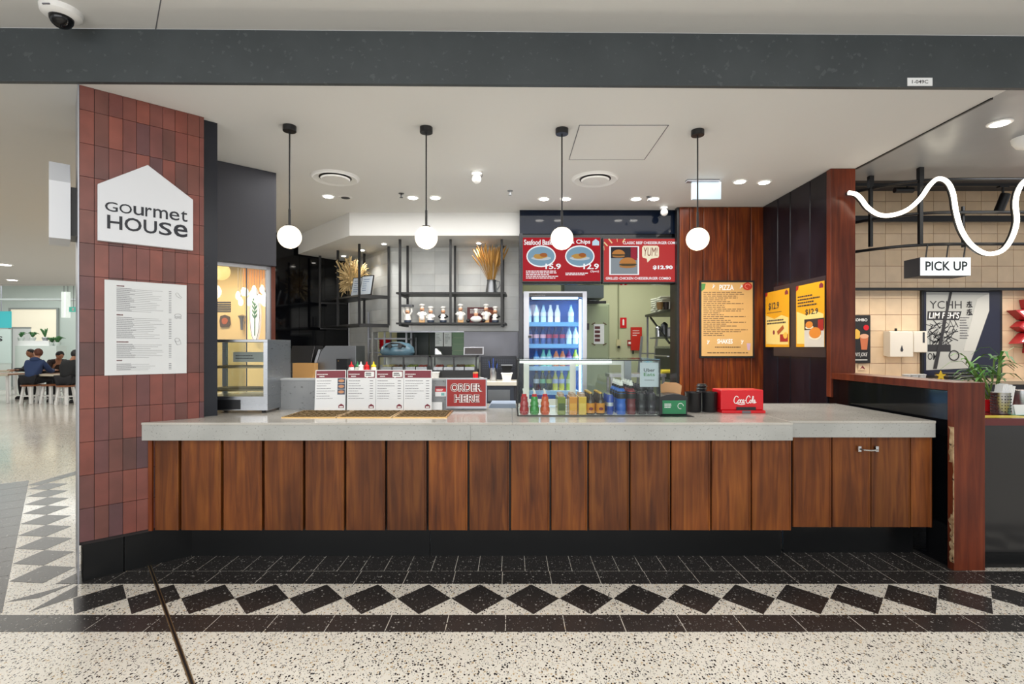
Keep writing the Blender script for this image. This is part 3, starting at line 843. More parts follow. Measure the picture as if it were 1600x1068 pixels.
# ---- drinks
def bmat(n, c, rough=0.18): return mat('drink_' + n, c, rough, coat=0.5)
def bottle(name, label, cat, group, loc, r, hh, body, cap, style, lab=None, rz=0):
    t = thing(name, label, cat, loc, rz, group)
    n = 14
    if style == 'sport':
        M().lathe([(r * 0.9, 0), (r, 0.01), (r, hh * 0.28), (r * 0.88, hh * 0.36), (r, hh * 0.44), (r, hh * 0.58), (r * 0.85, hh * 0.7), (r * 0.5, hh * 0.78)], (0, 0, 0), n).build('body', body, t, local=True, smooth=True)
        M().lathe([(r * 0.92, hh * 0.46), (r * 1.03, hh * 0.47), (r * 1.03, hh * 0.58), (r * 0.9, hh * 0.68)], (0, 0, 0), n).build('label_band', m_black, t, local=True, smooth=True)
        M().lathe([(r * 0.9, hh * 0.615), (r * 0.98, hh * 0.62), (r * 0.86, hh * 0.70)], (0, 0, 0), n).build('colour_band', lab or body, t, local=True, smooth=True)
        M().lathe([(r * 0.55, hh * 0.77), (r * 0.55, hh * 0.84), (r * 0.42, hh * 0.85)], (0, 0, 0), n).build('collar', m_black, t, local=True, smooth=True)
        M().lathe([(r * 0.42, hh * 0.85), (r * 0.4, hh * 0.93), (r * 0.26, hh * 0.94), (r * 0.24, hh)], (0, 0, 0), n).build('spout_cap', cap, t, local=True, smooth=True)
    elif style == 'stubby':
        M().lathe([(r * 0.92, 0), (r, 0.008), (r, hh * 0.58), (r * 0.85, hh * 0.68), (r * 0.45, hh * 0.8), (r * 0.38, hh * 0.93)], (0, 0, 0), n).build('body', body, t, local=True, smooth=True)
        M().lathe([(r * 1.02, hh * 0.08), (r * 1.02, hh * 0.52)], (0, 0, 0), n).build('label_band', lab, t, local=True, smooth=True)
        M().disc(0, hh * 0.27, r * 0.5, hh * 0.07, -r * 1.03, 12).build('emblem', m_maroon, t, local=True)
        M().lathe([(r * 0.42, hh * 0.93), (r * 0.48, hh * 0.94), (r * 0.44, hh)], (0, 0, 0), n).build('cap', cap, t, local=True, smooth=True)
    elif style == 'can':
        M().lathe([(r * 0.8, 0), (r, 0.008), (r, hh * 0.93), (r * 0.82, hh * 0.985)], (0, 0, 0), n).build('body', body, t, local=True, smooth=True)
        M().lathe([(r * 0.84, hh * 0.985), (r * 0.86, hh), (r * 0.78, hh)], (0, 0, 0), n).build('rim', m_chrome, t, local=True, smooth=True)
        if lab: M().lathe([(r * 1.01, hh * 0.42), (r * 1.01, hh * 0.6)], (0, 0, 0), n).build('label_band', lab, t, local=True, smooth=True)
    elif style == 'square':
        M().box(-r, r, -r, r, 0, hh * 0.86).build('body', body, t, local=True, bevel=0.005)
        M().lathe([(r * 0.8, hh * 0.86), (r * 0.7, hh * 0.9), (r * 0.7, hh)], (0, 0, 0), n).build('cap', cap, t, local=True, smooth=True)
        if lab: M().box(-r * 0.8, r * 0.8, -r - 0.001, -r, hh * 0.2, hh * 0.55).build('label_panel', lab, t, local=True)
    elif style == 'bear':
        b = M().lathe([(r * 0.8, 0), (r, 0.012), (r * 1.02, hh * 0.22), (r * 0.82, hh * 0.34), (r * 0.92, hh * 0.44), (r * 0.72, hh * 0.52), (r * 0.74, hh * 0.6), (r * 0.5, hh * 0.7)], (0, 0, 0), n)
        b.ball((-r * 0.5, -0.002, hh * 0.66), r * 0.24, 8).ball((r * 0.5, -0.002, hh * 0.66), r * 0.24, 8)
        b.ball((-r * 0.55, -r * 0.72, hh * 0.36), r * 0.3, 8).ball((r * 0.55, -r * 0.72, hh * 0.36), r * 0.3, 8).ball((0, -r * 0.62, hh * 0.57), r * 0.22, 8)
        b.ball((-r * 0.5, -r * 0.7, hh * 0.1), r * 0.34, 8).ball((r * 0.5, -r * 0.7, hh * 0.1), r * 0.34, 8)
        b.build('body', body, t, local=True, smooth=True)
        M().lathe([(r * 0.52, hh * 0.69), (r * 0.52, hh * 0.79), (r * 0.3, hh * 0.8)], (0, 0, 0), n).build('cap', cap, t, local=True, smooth=True)
        M().tube([(0, 0, hh * 0.8), (0, 0, hh * 0.88), (-r * 0.15, -0.003, hh * 0.94), (-r * 0.3, -0.006, hh)], [r * 0.3, r * 0.26, r * 0.2, r * 0.14], 8).build('spout', m_wht, t, local=True, smooth=True)
    elif style == 'pet':
        M().lathe([(r * 0.85, 0), (r, 0.01), (r, hh * 0.3), (r * 0.9, hh * 0.36), (r, hh * 0.44), (r * 0.95, hh * 0.62), (r * 0.4, hh * 0.85), (r * 0.38, hh * 0.91)], (0, 0, 0), 12).build('body', body, t, local=True, smooth=True)
        M().lathe([(r * 1.02, hh * 0.36), (r * 1.02, hh * 0.58)], (0, 0, 0), 12).build('label_band', lab, t, local=True, smooth=True)
        M().lathe([(r * 0.44, hh * 0.91), (r * 0.44, hh)], (0, 0, 0), 12).build('cap', cap, t, local=True, smooth=True)
    return t
ZF = ZT + 0.007
for px, nm, c in ((819, 'red', 'b3202a'), (835, 'green', '2f9a3c'), (851.5, 'orange', 'd8541c')):
    bottle('bear_bottle', nm + ' bear-shaped syrup bottle with a red cap in the glass drinks case', 'bottle', 'bear-shaped syrup bottles', (X(px, 3.69), 3.69, ZF), 0.034, 0.185, bmat('bear_' + nm, c), m_red, 'bear')
juice = [(877, 'olive green', '7f8a2a', '4a5a2a'), (895, 'orange', 'dc8f1e', 'e9a93c'), (909.5, 'yellow', 'dab12c', 'e7c65a')]
lid = mat('pale_gold_lid', 'b79a84', 0.4)
for px, nm, c, l in juice:
    for r in range(3):
        d = 3.69 + 0.068 * r
        bottle('juice_bottle', ('%s square juice bottle in the front row of the glass case' % nm) if r == 0 else ('%s square juice bottle behind the front row in the glass case' % nm), 'bottle', nm + ' juice bottles', (X(px, 3.69), d, ZF), 0.029, 0.15, bmat('juice_' + nm, c), lid, 'square', bmat('juicelab_' + nm, l))
amber = bmat('amber', '2c1a0e'); gl = mat('gold_label', 'd98f22', 0.4); gcp = mat('gold_cap', 'c9a14a', 0.35, 0.6)
for px, w_ in ((922.5, 'beside the juice bottles'), (938, 'beside the blue cans')):
    for r in range(4):
        d = 3.69 + 0.07 * r
        bottle('ginger_beer_bottle', ('brown stubby bottle with an orange label in the front row %s' % w_) if r == 0 else ('brown stubby bottle with an orange label in the rows behind, %s' % w_), 'bottle', 'brown stubby bottles', (X(px, 3.69), d, ZF), 0.032, 0.16, amber, gcp, 'stubby', gl)
for r in range(3):
    bottle('energy_drink_can', 'slim blue and silver energy drink can in front' if r == 0 else 'slim blue and silver energy drink can behind the front one', 'can', 'energy drink cans', (X(953, 3.69), 3.69 + 0.06 * r, ZF), 0.025, 0.145, bmat('can_blue', '2347a8'), None, 'can', mat('can_silver', 'c9ced6', 0.3, 0.5))
sp = [(970.5, 'blue', '1c63c8', '2a63b8'), (986, 'dark red', '6e1a24', 'b5343a'), (1002, 'black', '1d1a22', '4a4450'), (1017, 'purple-black', '231a2a', '51465a')]
for px, nm, c, l in sp:
    for r in range(4):
        bottle('sports_drink_bottle', ('%s sports drink bottle with a white spout in the front row' % nm) if r == 0 else ('%s sports drink bottle with a white spout behind the front row' % nm), 'bottle', nm + ' sports drink bottles', (X(px, 3.7), 3.70 + 0.085 * r, ZF), 0.034, 0.243 if nm in ('blue', 'dark red') else 0.215, bmat('sport_' + nm, c), m_wht if nm in ('blue', 'dark red') else mat('smoke_cap', '4b4852', 0.3), 'sport', bmat('sportband_' + nm, l))

# ---- right end of the worktop
bx = thing('cutlery_box', 'black counter box with a green label and kraft paper sheets standing in it', 'box', (X(1052, 3.7), 3.75, ZT))
wv = (X(1073, 3.7) - X(1031, 3.7)) / 2
M().prismy([(-wv, 0), (wv, 0), (wv + 0.004, 0.13), (wv * 0.5, 0.148), (0, 0.153), (-wv * 0.5, 0.148), (-wv - 0.004, 0.13)], -0.06, 0.08).build('body', m_blackp, bx, local=True, bevel=0.004)
M().box(-wv + 0.016, wv - 0.01, -0.062, -0.06, 0.008, 0.105).build('green_label', mat('label_green', '1f7a4c', 0.4), bx, local=True)
lines(M(), -wv + 0.03, -wv * 0.05, 0.05, 0.085, 3, -0.0625, 0.006, 0.6, True).build('label_print', m_inkw, bx, local=True)
mm = M().tube([(wv * 0.5 + 0.02 * math.cos(a * PI / 7), -0.0625, 0.065 + 0.02 * math.sin(a * PI / 7)) for a in range(12)], 0.0022, 5); mm.build('label_swirl', m_inkw, bx, local=True)
ps = thing('kraft_napkins', 'fan of brown kraft paper sheets standing up behind the green-labelled box', 'napkins', (X(1051, 3.8), 3.845, ZT))
for i in range(5):
    k = 0.003 * i
    M().prismy([(-0.06, 0), (0.06, 0), (0.083 - k, 0.2 + k), (0.05, 0.214 + k * 0.6), (-0.04, 0.217 + k * 0.5), (-0.078 + k, 0.21 - k)], 0.006 * i, 0.006 * i + 0.003).build('sheet', mat('kraft', 'c79a6e', 0.7), ps, local=True)
bs = M().box(X(1031, 3.62), X(1084, 3.62), 3.60, 3.82, ZT, ZT + 0.0015).build('table_mat', m_blackp); tag(bs, 'thin black mat under the green-labelled box on the worktop', 'mat')
ps.location.z += 0.002; bx.location.z += 0.002
def cup_holder(px, py0, py1, r, d, label, z0=ZT):
    t = thing('black_caddy', label, 'caddy', (X(px, d), d, z0), 0, 'black plastic caddies on the worktop')
    hh = Z(py0, d) - z0
    M().lathe([(r * 0.94, 0), (r, 0.006), (r * 1.03, hh - 0.006), (r * 1.06, hh - 0.004), (r * 1.06, hh), (r * 0.96, hh), (r * 0.9, 0.02)], (0, 0, 0), 20).build('body', m_blackp, t, local=True, smooth=True)
    return t
cup_holder(1083, 612, 644, 0.058, 3.9, 'round black plastic caddy beside the green-labelled box')
cup_holder(1108, 612, 644, 0.056, 3.9, 'round black plastic caddy beside the red napkin dispenser')
st = thing('cup_lid_stack', 'stack of black cup lids standing behind the two round caddies', 'lids', (X(1096, 4.05), 4.05, ZT))
hh = Z(599, 4.05) - ZT
for i in range(9):
    M().lathe([(0.04, 0), (0.042, 0.004), (0.036, 0.012), (0.03, hh / 9 - 0.001)], (0.003 * math.sin(i), 0, i * hh / 9), 16).build('lid', m_blackp, st, local=True, smooth=True)
cc = thing('napkin_dispenser', 'red plastic napkin dispenser with white script lettering and a black slot', 'dispenser', (X(1158, 3.82) + 0.008, 3.9, ZT))
wv = (X(1191, 3.8) - X(1124, 3.8)) / 2
M().box(-wv, wv, -0.08, 0.09, 0.022, 0.172).build('body', m_red, cc, local=True, bevel=0.006)
M().box(-wv, wv + 0.006, -0.10, 0.09, 0.0, 0.021).build('base', m_red, cc, local=True, bevel=0.003)
M().box(-wv * 0.28, wv * 0.62, -0.087, -0.08, 0.022, 0.045).build('slot', m_blackp, cc, local=True)
M().box(-wv * 0.06, wv * 0.34, -0.102, -0.1, 0.002, 0.019).build('slot_lip', m_inkg, cc, local=True)
# flowing script lettering drawn as strokes
def script(par, strokes, x0, x1, z0, z1, y, r, mt, name='script_lettering'):
    m = M()
    for s in strokes:
        pts = [Vector((x0 + p[0] * (x1 - x0), y, z0 + p[1] * (z1 - z0))) for p in s]
        q = []
        for i in range(len(pts) - 1):
            p0 = pts[max(0, i - 1)]; p1 = pts[i]; p2 = pts[i + 1]; p3 = pts[min(len(pts) - 1, i + 2)]
            for k in range(4):
                t = k / 4; q.append(0.5 * ((2 * p1) + (p2 - p0) * t + (2 * p0 - 5 * p1 + 4 * p2 - p3) * t * t + (3 * p1 - p0 - 3 * p2 + p3) * t ** 3))
        q.append(pts[-1])
        m.tube(q, r, 6)
    m.v = [Vector((v.x, y + (v.y - y) * 0.25, v.z)) for v in m.v]
    return m.build(name, mt, par, local=True, smooth=True)
CO = [[(0.2, 0.78), (0.17, 0.92), (0.1, 0.95), (0.03, 0.7), (0.01, 0.35), (0.05, 0.1), (0.12, 0.1), (0.18, 0.3)],
      [(0.26, 0.5), (0.2, 0.45), (0.19, 0.2), (0.22, 0.1), (0.27, 0.2), (0.28, 0.42), (0.25, 0.52), (0.3, 0.45)],
      [(0.36, 0.45), (0.33, 0.52), (0.3, 0.3), (0.32, 0.1), (0.37, 0.15)],
      [(0.45, 0.5), (0.4, 0.48), (0.38, 0.2), (0.42, 0.1), (0.45, 0.45), (0.45, 0.15), (0.49, 0.15)], [(0.49, 0.42), (0.54, 0.45)],
      [(0.72, 0.78), (0.69, 0.98), (0.62, 0.95), (0.56, 0.65), (0.55, 0.3), (0.59, 0.1), (0.66, 0.12), (0.7, 0.3)],
      [(0.77, 0.5), (0.72, 0.4), (0.72, 0.15), (0.76, 0.12), (0.79, 0.35), (0.77, 0.52)],
      [(0.82, 0.2), (0.87, 0.8), (0.86, 0.95), (0.83, 0.85), (0.82, 0.25), (0.85, 0.1)],
      [(0.94, 0.5), (0.89, 0.45), (0.88, 0.18), (0.91, 0.1), (0.94, 0.45), (0.94, 0.14), (1.0, 0.22)],
      [(0.1, 0.12), (0.2, -0.02), (0.35, -0.08), (0.5, 0.0)]]
script(cc, CO, -wv * 0.4, wv * 0.66, 0.068, 0.128, -0.082, 0.0028, m_inkw)

# ================================================================ SIGNS ON THE PILLAR
def pil_thing(name, label, cat, x, y, z, group=None):
    c, s = math.cos(PANG), math.sin(PANG)
    return thing(name, label, cat, (PA.x + x * c - y * s, PA.y + x * s + y * c, z), PANG, group)
hs = pil_thing('house_sign', 'white house-shaped sign reading GOURMET HOUSE on the red tiled pillar', 'sign', 0.343, -0.004, 2.11)
M().prismy([(-0.254, 0), (0.254, 0), (0.254, 0.347), (0.0, 0.525), (-0.254, 0.347)], -0.034, 0.002).build('box', mat('sign_white', 'd3d6db', 0.4), hs, local=True, bevel=0.002)
def row(par, chars, x0, x1, z0, z1, y, mt, bold):
    tot = sum(c[1] for c in chars) + 0.12 * (len(chars) - 1); k = (x1 - x0) / tot; x = x0
    m = M()
    for ch, wd, hk in chars:
        letters(m, ch, x, x + wd * k, z0, z0 + (z1 - z0) * hk, y, bold); x += (wd + 0.12) * k
    return m.build('lettering', mt, par, local=True)
m_nink = mat('navy_ink', '1d2029', 0.5)
row(hs, [('G', 1, 1), ('O', 1, 1), ('u', 0.85, 0.96), ('r', 0.55, 1), ('m', 1.25, 1), ('e', 0.9, 1), ('t', 0.6, 1.22)], -0.219, 0.221, 0.188, 0.248, -0.0352, m_nink, 0.006)
row(hs, [('H', 0.9, 1), ('O', 1.05, 1), ('U', 0.85, 1), ('S', 0.85, 1), ('e', 0.95, 1)], -0.208, 0.222, 0.08, 0.166, -0.0352, m_nink, 0.014)
bl = pil_thing('blade_house_sign', 'house-shaped light box seen edge-on around the corner of the tiled pillar', 'sign', 0.0, 0.0, 2.11)
M().prismx([(0.05, 0), (0.36, 0), (0.36, 0.347), (0.205, 0.5), (0.05, 0.347)], -0.135, -0.035).build('box', mat('sign_white'), bl, local=True, bevel=0.002)
M().prismx([(0.08, 0.03), (0.33, 0.03), (0.33, 0.33), (0.08, 0.33)], -0.035, -0.004).build('bracket', m_black, bl, local=True)
mb = pil_thing('wall_menu', 'large white printed menu sheet fixed to the red tiled pillar', 'menu', 0.344, -0.003, 1.272)
M().box(-0.22, 0.22, -0.006, 0.001, 0, 0.601).build('sheet', mat('menu_sheet', 'cfd2d3', 0.35), mb, local=True)
m = M(); z = 0.575
for n, hd in ((13, 1), (12, 1), (8, 1), (4, 0)):
    hz = z; z -= 0.02
    for i in range(n):
        L = 0.16 + 0.09 * R()
        lines(m, -0.16, -0.16 + 0.06 + 0.04 * R(), z - 0.0045, z, 1, -0.0062, 0.0026, 1, True)
        m.box(-0.16, -0.16 + L, -0.0066, -0.0062, z - 0.0078, z - 0.0066)
        m.box(0.118, 0.132, -0.0066, -0.0062, z - 0.007, z - 0.004)
        z -= 0.0117
    z -= 0.012
m.build('menu_print', mat('ink_soft', '4c4c54', 0.6), mb, local=True)
m = M(); 
for hz, w in ((0.572, 0.04), (0.388, 0.035), (0.216, 0.06), (0.098, 0.03)): lines(m, -0.16, -0.16 + w, hz - 0.01, hz, 1, -0.0064, 0.007, 1, True)
m.build('section_headings', mat('ink_maroon', '5a1c20', 0.5), mb, local=True)
for zc, kind in ((0.525, 0), (0.385, 1), (0.215, 2)):
    m = M()
    if kind == 0: m.tube([(0.165, -0.0065, zc + 0.02), (0.155, -0.0065, zc + 0.012), (0.165, -0.0065, zc - 0.006), (0.185, -0.0065, zc - 0.016), (0.192, -0.0065, zc - 0.01), (0.18, -0.0065, zc), (0.172, -0.0065, zc + 0.016)], 0.0009, 4, True)
    elif kind == 1:
        m.tube([(0.17 + 0.02 * math.cos(a * PI / 8), -0.0065, zc + 0.004 + 0.014 * math.sin(a * PI / 8)) for a in range(9)], 0.0009, 4)
        for k in range(3): m.tube([(0.15, -0.0065, zc + 0.002 - 0.006 * k), (0.16, -0.0065, zc - 0.002 - 0.006 * k), (0.17, -0.0065, zc + 0.001 - 0.006 * k), (0.19, -0.0065, zc - 0.001 - 0.006 * k)], 0.0009, 4)
    else:
        m.tube([(0.165 + 0.014 * math.cos(a * PI / 6), -0.0065, zc + 0.012 + 0.012 * math.sin(a * PI / 6)) for a in range(12)], 0.0009, 4, True)
        m.tube([(0.152, -0.0065, zc + 0.008), (0.165, -0.0065, zc - 0.022), (0.188, -0.0065, zc - 0.018), (0.182, -0.0065, zc + 0.012)], 0.0009, 4)
    m.build('food_sketch', m_inkg, mb, local=True)

# ================================================================ CEILING FITTINGS
pend = None
plab = ['near the charcoal window box', 'above the middle menu card', 'in front of the seafood menu screen', 'in front of the timber wall']
for i, px in enumerate((452.5, 666, 878, 1090)):
    d = 3.72 + 0.025 * i
    t = thing('pendant_lamp', 'opal glass globe pendant on a thin black cord ' + plab[i], 'lamp', (X(px, d), d, ZC), 0, 'globe pendant lamps over the counter')
    M().lathe([(0.045, -0.04), (0.047, -0.038), (0.047, 0.0)], (0, 0, 0), 20).build('ceiling_rose', m_black, t, local=True, smooth=True)
    zb = 2.25 - ZC
    M().tube([(0, 0, -0.04), (0, 0, zb + 0.19)], 0.0055, 8).build('cord', m_black, t, local=True, smooth=True)
    M().tube([(0, 0, zb + 0.2), (0, 0, zb + 0.083)], 0.0085, 10).build('stem', m_black, t, local=True, smooth=True)
    M().lathe([(0.03, zb + 0.078), (0.03, zb + 0.084), (0.01, zb + 0.088)], (0, 0, 0), 16).build('cap', m_black, t, local=True, smooth=True)
    M().ball((0, 0, zb), 0.083, 28).build('globe', m_globe, t, local=True, smooth=True)
    l = bpy.data.lights.new('globe_glow', 'POINT'); l.energy = 4; l.color = (1, 0.9, 0.75); l.shadow_soft_size = 0.09
    lo = bpy.data.objects.new('globe_glow', l); COL.objects.link(lo); lo.parent = t; lo.location = (0, 0, zb - 0.2)
dl_lab = {513: 'near the round air vent by the window', 645: 'first of the pair above the hanging shelf', 680: 'second of the pair above the hanging shelf', 850: 'first of the pair before the seafood screen', 884: 'second of the pair before the seafood screen', 994: 'first of the pair before the burger screen', 1022: 'second of the pair before the burger screen', 1156: 'beside the white exit box', 1194: 'next to the dark side wall'}
def downlight(p, label, e, r=0.05, group='recessed downlights', ang=105):
    t = thing('downlight', label, 'light', p, 0, group)
    M().lathe([(r, -0.008), (r * 1.35, -0.006), (r * 1.4, 0.0), (r, 0.0)], (0, 0, 0), 20).build('trim_ring', m_wht, t, local=True, smooth=True)
    M().lathe([(r * 0.95, -0.012), (r * 0.98, -0.0085)], (0, 0, 0), 20).build('lens', m_down, t, local=True)
    l = bpy.data.lights.new('downlight_beam', 'SPOT'); l.energy = e; l.spot_size = math.radians(ang); l.spot_blend = 0.7; l.shadow_soft_size = 0.05; l.color = (1, 0.97, 0.92)
    lo = bpy.data.objects.new('downlight_beam', l); COL.objects.link(lo); lo.parent = t; lo.location = (0, 0, -0.02)
for px, py in ((513, 306), (645, 308), (680, 308), (850, 310), (884, 310), (994, 310), (1022, 310), (1156, 283), (1194, 284)):
    downlight(ON(px, py, ZC), 'bright recessed ceiling downlight, ' + dl_lab[px], 60)
for px, py, lb in ((600, 380, 'above the angled hanging shelf'), (566, 390, 'beside the angled hanging shelf'), (748, 379, 'above the jug of dried wheat'), (537, 399, 'above the pale dried flowers')):
    downlight(ON(px, py, 2.78), 'small downlight in the lowered soffit ' + lb, 14, 0.03, 'soffit downlights', 120)
for px, py, lb in ((524, 277, 'round ceiling air diffuser beside a dark stain'), (930, 279, 'round ceiling air diffuser below the access hatch')):
    t = thing('air_diffuser', lb, 'vent', ON(px, py, ZC), 0, 'round ceiling air diffusers')
    M().lathe([(0.15, -0.004), (0.2, -0.022), (0.215, -0.012), (0.225, 0)], (0, 0, 0), 36).build('outer_ring', m_white, t, local=True, smooth=True)
    M().lathe([(0.148, -0.006), (0.15, -0.003)], (0, 0, 0), 36).build('throat', m_black, t, local=True)
    M().lathe([(0.02, -0.03), (0.125, -0.026), (0.135, -0.014)], (0, 0, 0), 36).build('centre_plate', m_white, t, local=True, smooth=True)
t = thing('access_hatch', 'square flush access hatch with a thin grey outline in the ceiling', 'hatch', (0.81, 4.04, ZC - 0.001))
M().box(-0.318, 0.318, -0.335, 0.335, -0.002, 0).build('cover', m_ceil, t, local=True)
f = M().box(-0.324, 0.324, -0.341, -0.337, -0.003, 0.001).box(-0.324, 0.324, 0.337, 0.341, -0.003, 0.001).box(-0.324, -0.32, -0.337, 0.337, -0.003, 0.001).box(0.32, 0.324, -0.337, 0.337, -0.003, 0.001)
f.build('outline', m_inkg, t, local=True)
def sensor(px, py, label, s=1.0):
    t = thing('ceiling_sensor', label, 'sensor', ON(px, py, ZC))
    M().lathe([(0.03 * s, -0.04 * s), (0.045 * s, -0.03 * s), (0.05 * s, 0)], (0, 0, 0), 18).build('base', m_wht, t, local=True, smooth=True)
    M().ball((0, -0.02 * s, -0.075 * s), 0.042 * s, 16).build('eye', m_wht, t, local=True, smooth=True)
    M().tube([(0.03 * s, 0, -0.01), (0.05 * s, 0, -0.03 * s), (0.045 * s, 0, -0.05 * s)], 0.004, 6).build('cable', m_blackp, t, local=True)
sensor(745, 268, 'white ball camera with a short cable on the ceiling between two pendants')
sensor(1037, 322, 'white ball camera on the ceiling in front of the navy bulkhead')
for px, py, lb in ((627, 302, 'small dark sprinkler head next to a pair of downlights'), (1014, 307, 'small pale sprinkler head between the two downlights by the burger screen'), (797, 298, 'small pale sprinkler head in the middle of the ceiling')):
    t = thing('sprinkler_head', lb, 'sprinkler', ON(px, py, ZC))
    mt = m_black if px == 627 else m_steeld
    M().lathe([(0.028, -0.004), (0.03, 0)], (0, 0, 0), 14).build('escutcheon', mt, t, local=True)
    M().tube([(0, 0, -0.003), (0, 0, -0.04)], 0.008, 8).build('stem', mt, t, local=True)
    M().lathe([(0.018, -0.045), (0.018, -0.04)], (0, 0, 0), 10).build('deflector', mt, t, local=True)
t = thing('speaker_grille', 'small dark curved ceiling grille beside a downlight near the window', 'vent', ON(540, 308, ZC))
M().lathe([(0.05, -0.008), (0.07, -0.004), (0.075, 0)], (0, 0, 0), 20).build('ring', m_white, t, local=True, smooth=True)
M().lathe([(0.045, -0.01), (0.05, -0.006)], (0, 0, 0), 20).build('mesh', m_black, t, local=True)
t = thing('exit_sign', 'white ceiling-hung exit box seen from its blank side', 'sign', ON(1100, 281, ZC))
M().box(-0.17, 0.14, -0.03, 0.03, -0.02, 0).build('mount', m_alu, t, local=True)
M().box(-0.12, 0.16, -0.014, 0.014, -0.19, -0.02).build('panel', mat('exit_panel', 'b4c6d4', 0.3, emit=0.05, ecol='e2f0ff'), t, local=True, bevel=0.003)
t = thing('dome_camera', 'white dome security camera with a dark bubble on the front ceiling', 'camera', ON(96, 16, ZB))
M().lathe([(0.075, -0.045), (0.095, -0.03), (0.1, 0)], (0, 0, 0), 28).build('housing', m_wht, t, local=True, smooth=True)
M().ball((0, 0, -0.045), 0.058, 20).build('bubble', m_gloss, t, local=True, smooth=True)
M().box(-0.02, 0.02, -0.1, -0.094, -0.03, -0.024).build('badge', m_inkg, t, local=True)
t = thing('unit_plate', 'small white plate numbered 1-049C on the dark beam', 'plate', P(1437.5, 134, by(2.5) - 0.003))
M().box(-0.077, 0.077, 0, 0.003, 0, 0.05).build('plate', m_card, t, local=True)
text(t, '1-049C', -0.05, 0.05, 0.014, 0.036, m_ink, -0.001, 0.01)

# ================================================================ SCREENS
def scr(n, c, e=0.8): return mat('screen_' + n, '050505', 0.7, emit=e, ecol=c, spec=0.1)
def tv(px0, px1, py0, py1, label):
    d = 5.965
    x0, x1, z0, z1 = X(px0, d), X(px1, d), Z(py1, d), Z(py0, d)
    t = thing('menu_screen', label, 'screen', ((x0 + x1) / 2, d, z0 - 0.015), 0, None)
    w = (x1 - x0) / 2; h = z1 - z0
    M().box(-w - 0.014, w + 0.014, 0.001, 0.05, 0, h + 0.03).build('bezel', m_blackp, t, local=True, bevel=0.003)
    return t, w, h
def food(par, pre, cx, cz, s, y):
    M().disc(cx, cz - 0.25 * s, s, 0.2 * s, y, 16, wob=0.1).build('pictured_plate', scr('plate', 'd9e4ea', 0.6), par, local=True)
    M().disc(cx - 0.1 * s, cz - 0.05 * s, 0.72 * s, 0.24 * s, y - 0.001, 14, wob=0.25).build('pictured_food', scr('fries', 'd9a54e', 0.6), par, local=True)
    M().disc(cx + 0.25 * s, cz + 0.08 * s, 0.38 * s, 0.2 * s, y - 0.002, 14, wob=0.2).build('pictured_food', scr('batter', 'b96a2e', 0.6), par, local=True)
def burger(par, cx, cz, s, y, em=0.6, top=True):
    M().disc(cx, cz - 0.3 * s, s * 0.98, 0.22 * s, y, 18, wob=0.1).build('pictured_bun', scr('bun', 'c98a4a', em), par, local=True)
    M().disc(cx, cz - 0.12 * s, s * 1.08, 0.16 * s, y - 0.001, 18, wob=0.2).build('pictured_filling', scr('lettuce', '5d4a2a', em), par, local=True)
    M().prismy([(cx + s * math.cos(a * PI / 10), cz + 0.72 * s * math.sin(a * PI / 10)) for a in range(11)], y - 0.003, y - 0.002).build('pictured_bun', scr('bunt', 'd98f45', em), par, local=True)
t, w, h = tv(817, 938, 371, 439, 'menu screen with red ground showing seafood basket and chips at two prices')
M().box(-w, w, -0.002, 0.001, 0.015, 0.015 + h).build('display', scr('red', 'b50f22', 0.75), t, local=True)
zb = 0.015
sw = scr('white', 'f4f6f8', 0.9)
text(t, 'Seafood Basket', -w * 0.97, -w * 0.14, zb + h * 0.83, zb + h * 0.955, sw, -0.003, 0.02)
text(t, 'Fish & Chips', -w * 0.06, w * 0.74, zb + h * 0.83, zb + h * 0.955, sw, -0.003, 0.02)
for cx in (-w * 0.53, w * 0.47):
    M().disc(cx, zb + h * 0.57, w * 0.38, h * 0.25, -0.002, 28).build('photo_oval', sw, t, local=True)
    M().disc(cx, zb + h * 0.57, w * 0.35, h * 0.22, -0.003, 28).build('photo', scr('sky', '8fb7cf', 0.6), t, local=True)
    food(t, 'a', cx, zb + h * 0.58, w * 0.26, -0.004)
text(t, '15.9', -w * 0.42, -w * 0.02, zb + h * 0.27, zb + h * 0.4, sw, -0.009, 0.03)
text(t, '12.9', w * 0.56, w * 0.96, zb + h * 0.27, zb + h * 0.4, sw, -0.009, 0.03)
text(t, '(2pcs)', w * 0.74, w * 0.96, zb + h * 0.19, zb + h * 0.25, sw, -0.009, 0.01)
m = M(); lines(m, -w * 0.92, -w * 0.08, zb + h * 0.05, zb + h * 0.25, 5, -0.003, 0.01, 0.55, True); lines(m, w * 0.1, w * 0.8, zb + h * 0.13, zb + h * 0.2, 2, -0.003, 0.01, 0.7, True)
m.build('fine_print', sw, t, local=True, kind='stuff')
house(M(), w * 0.88, zb + h * 0.82, 0.08, 0.075, -0.003).build('house_logo', scr('logo', 'bcd6e6', 0.9), t, local=True)
t, w, h = tv(943.5, 1063, 373, 440, 'menu screen with orange and red ground showing a burger combo and speech bubble')
M().box(-w, w, -0.002, 0.001, 0.015, 0.015 + h).build('display', scr('coral', 'c63a3a', 0.75), t, local=True)
m = M()
for i in range(7):
    a = math.radians(75 + i * 19); c = Vector((-w * 0.62, 0, zb + h * 0.55)); q = Vector((math.cos(a), 0, math.sin(a)))
    p0 = c + q * h * 0.38; p1 = c + q * h * (0.5 if i % 2 else 0.58)
    p0.x = max(-w, p0.x); p1.x = max(-w, p1.x); p1.z = min(zb + h, p1.z); p0.y = p1.y = -0.003
    if (p1 - p0).length > 0.02: m.bar(p0, p1, 0.004, 0.014)
m.build('sun_rays', scr('ray', 'f6d9a0', 0.8), t, local=True)
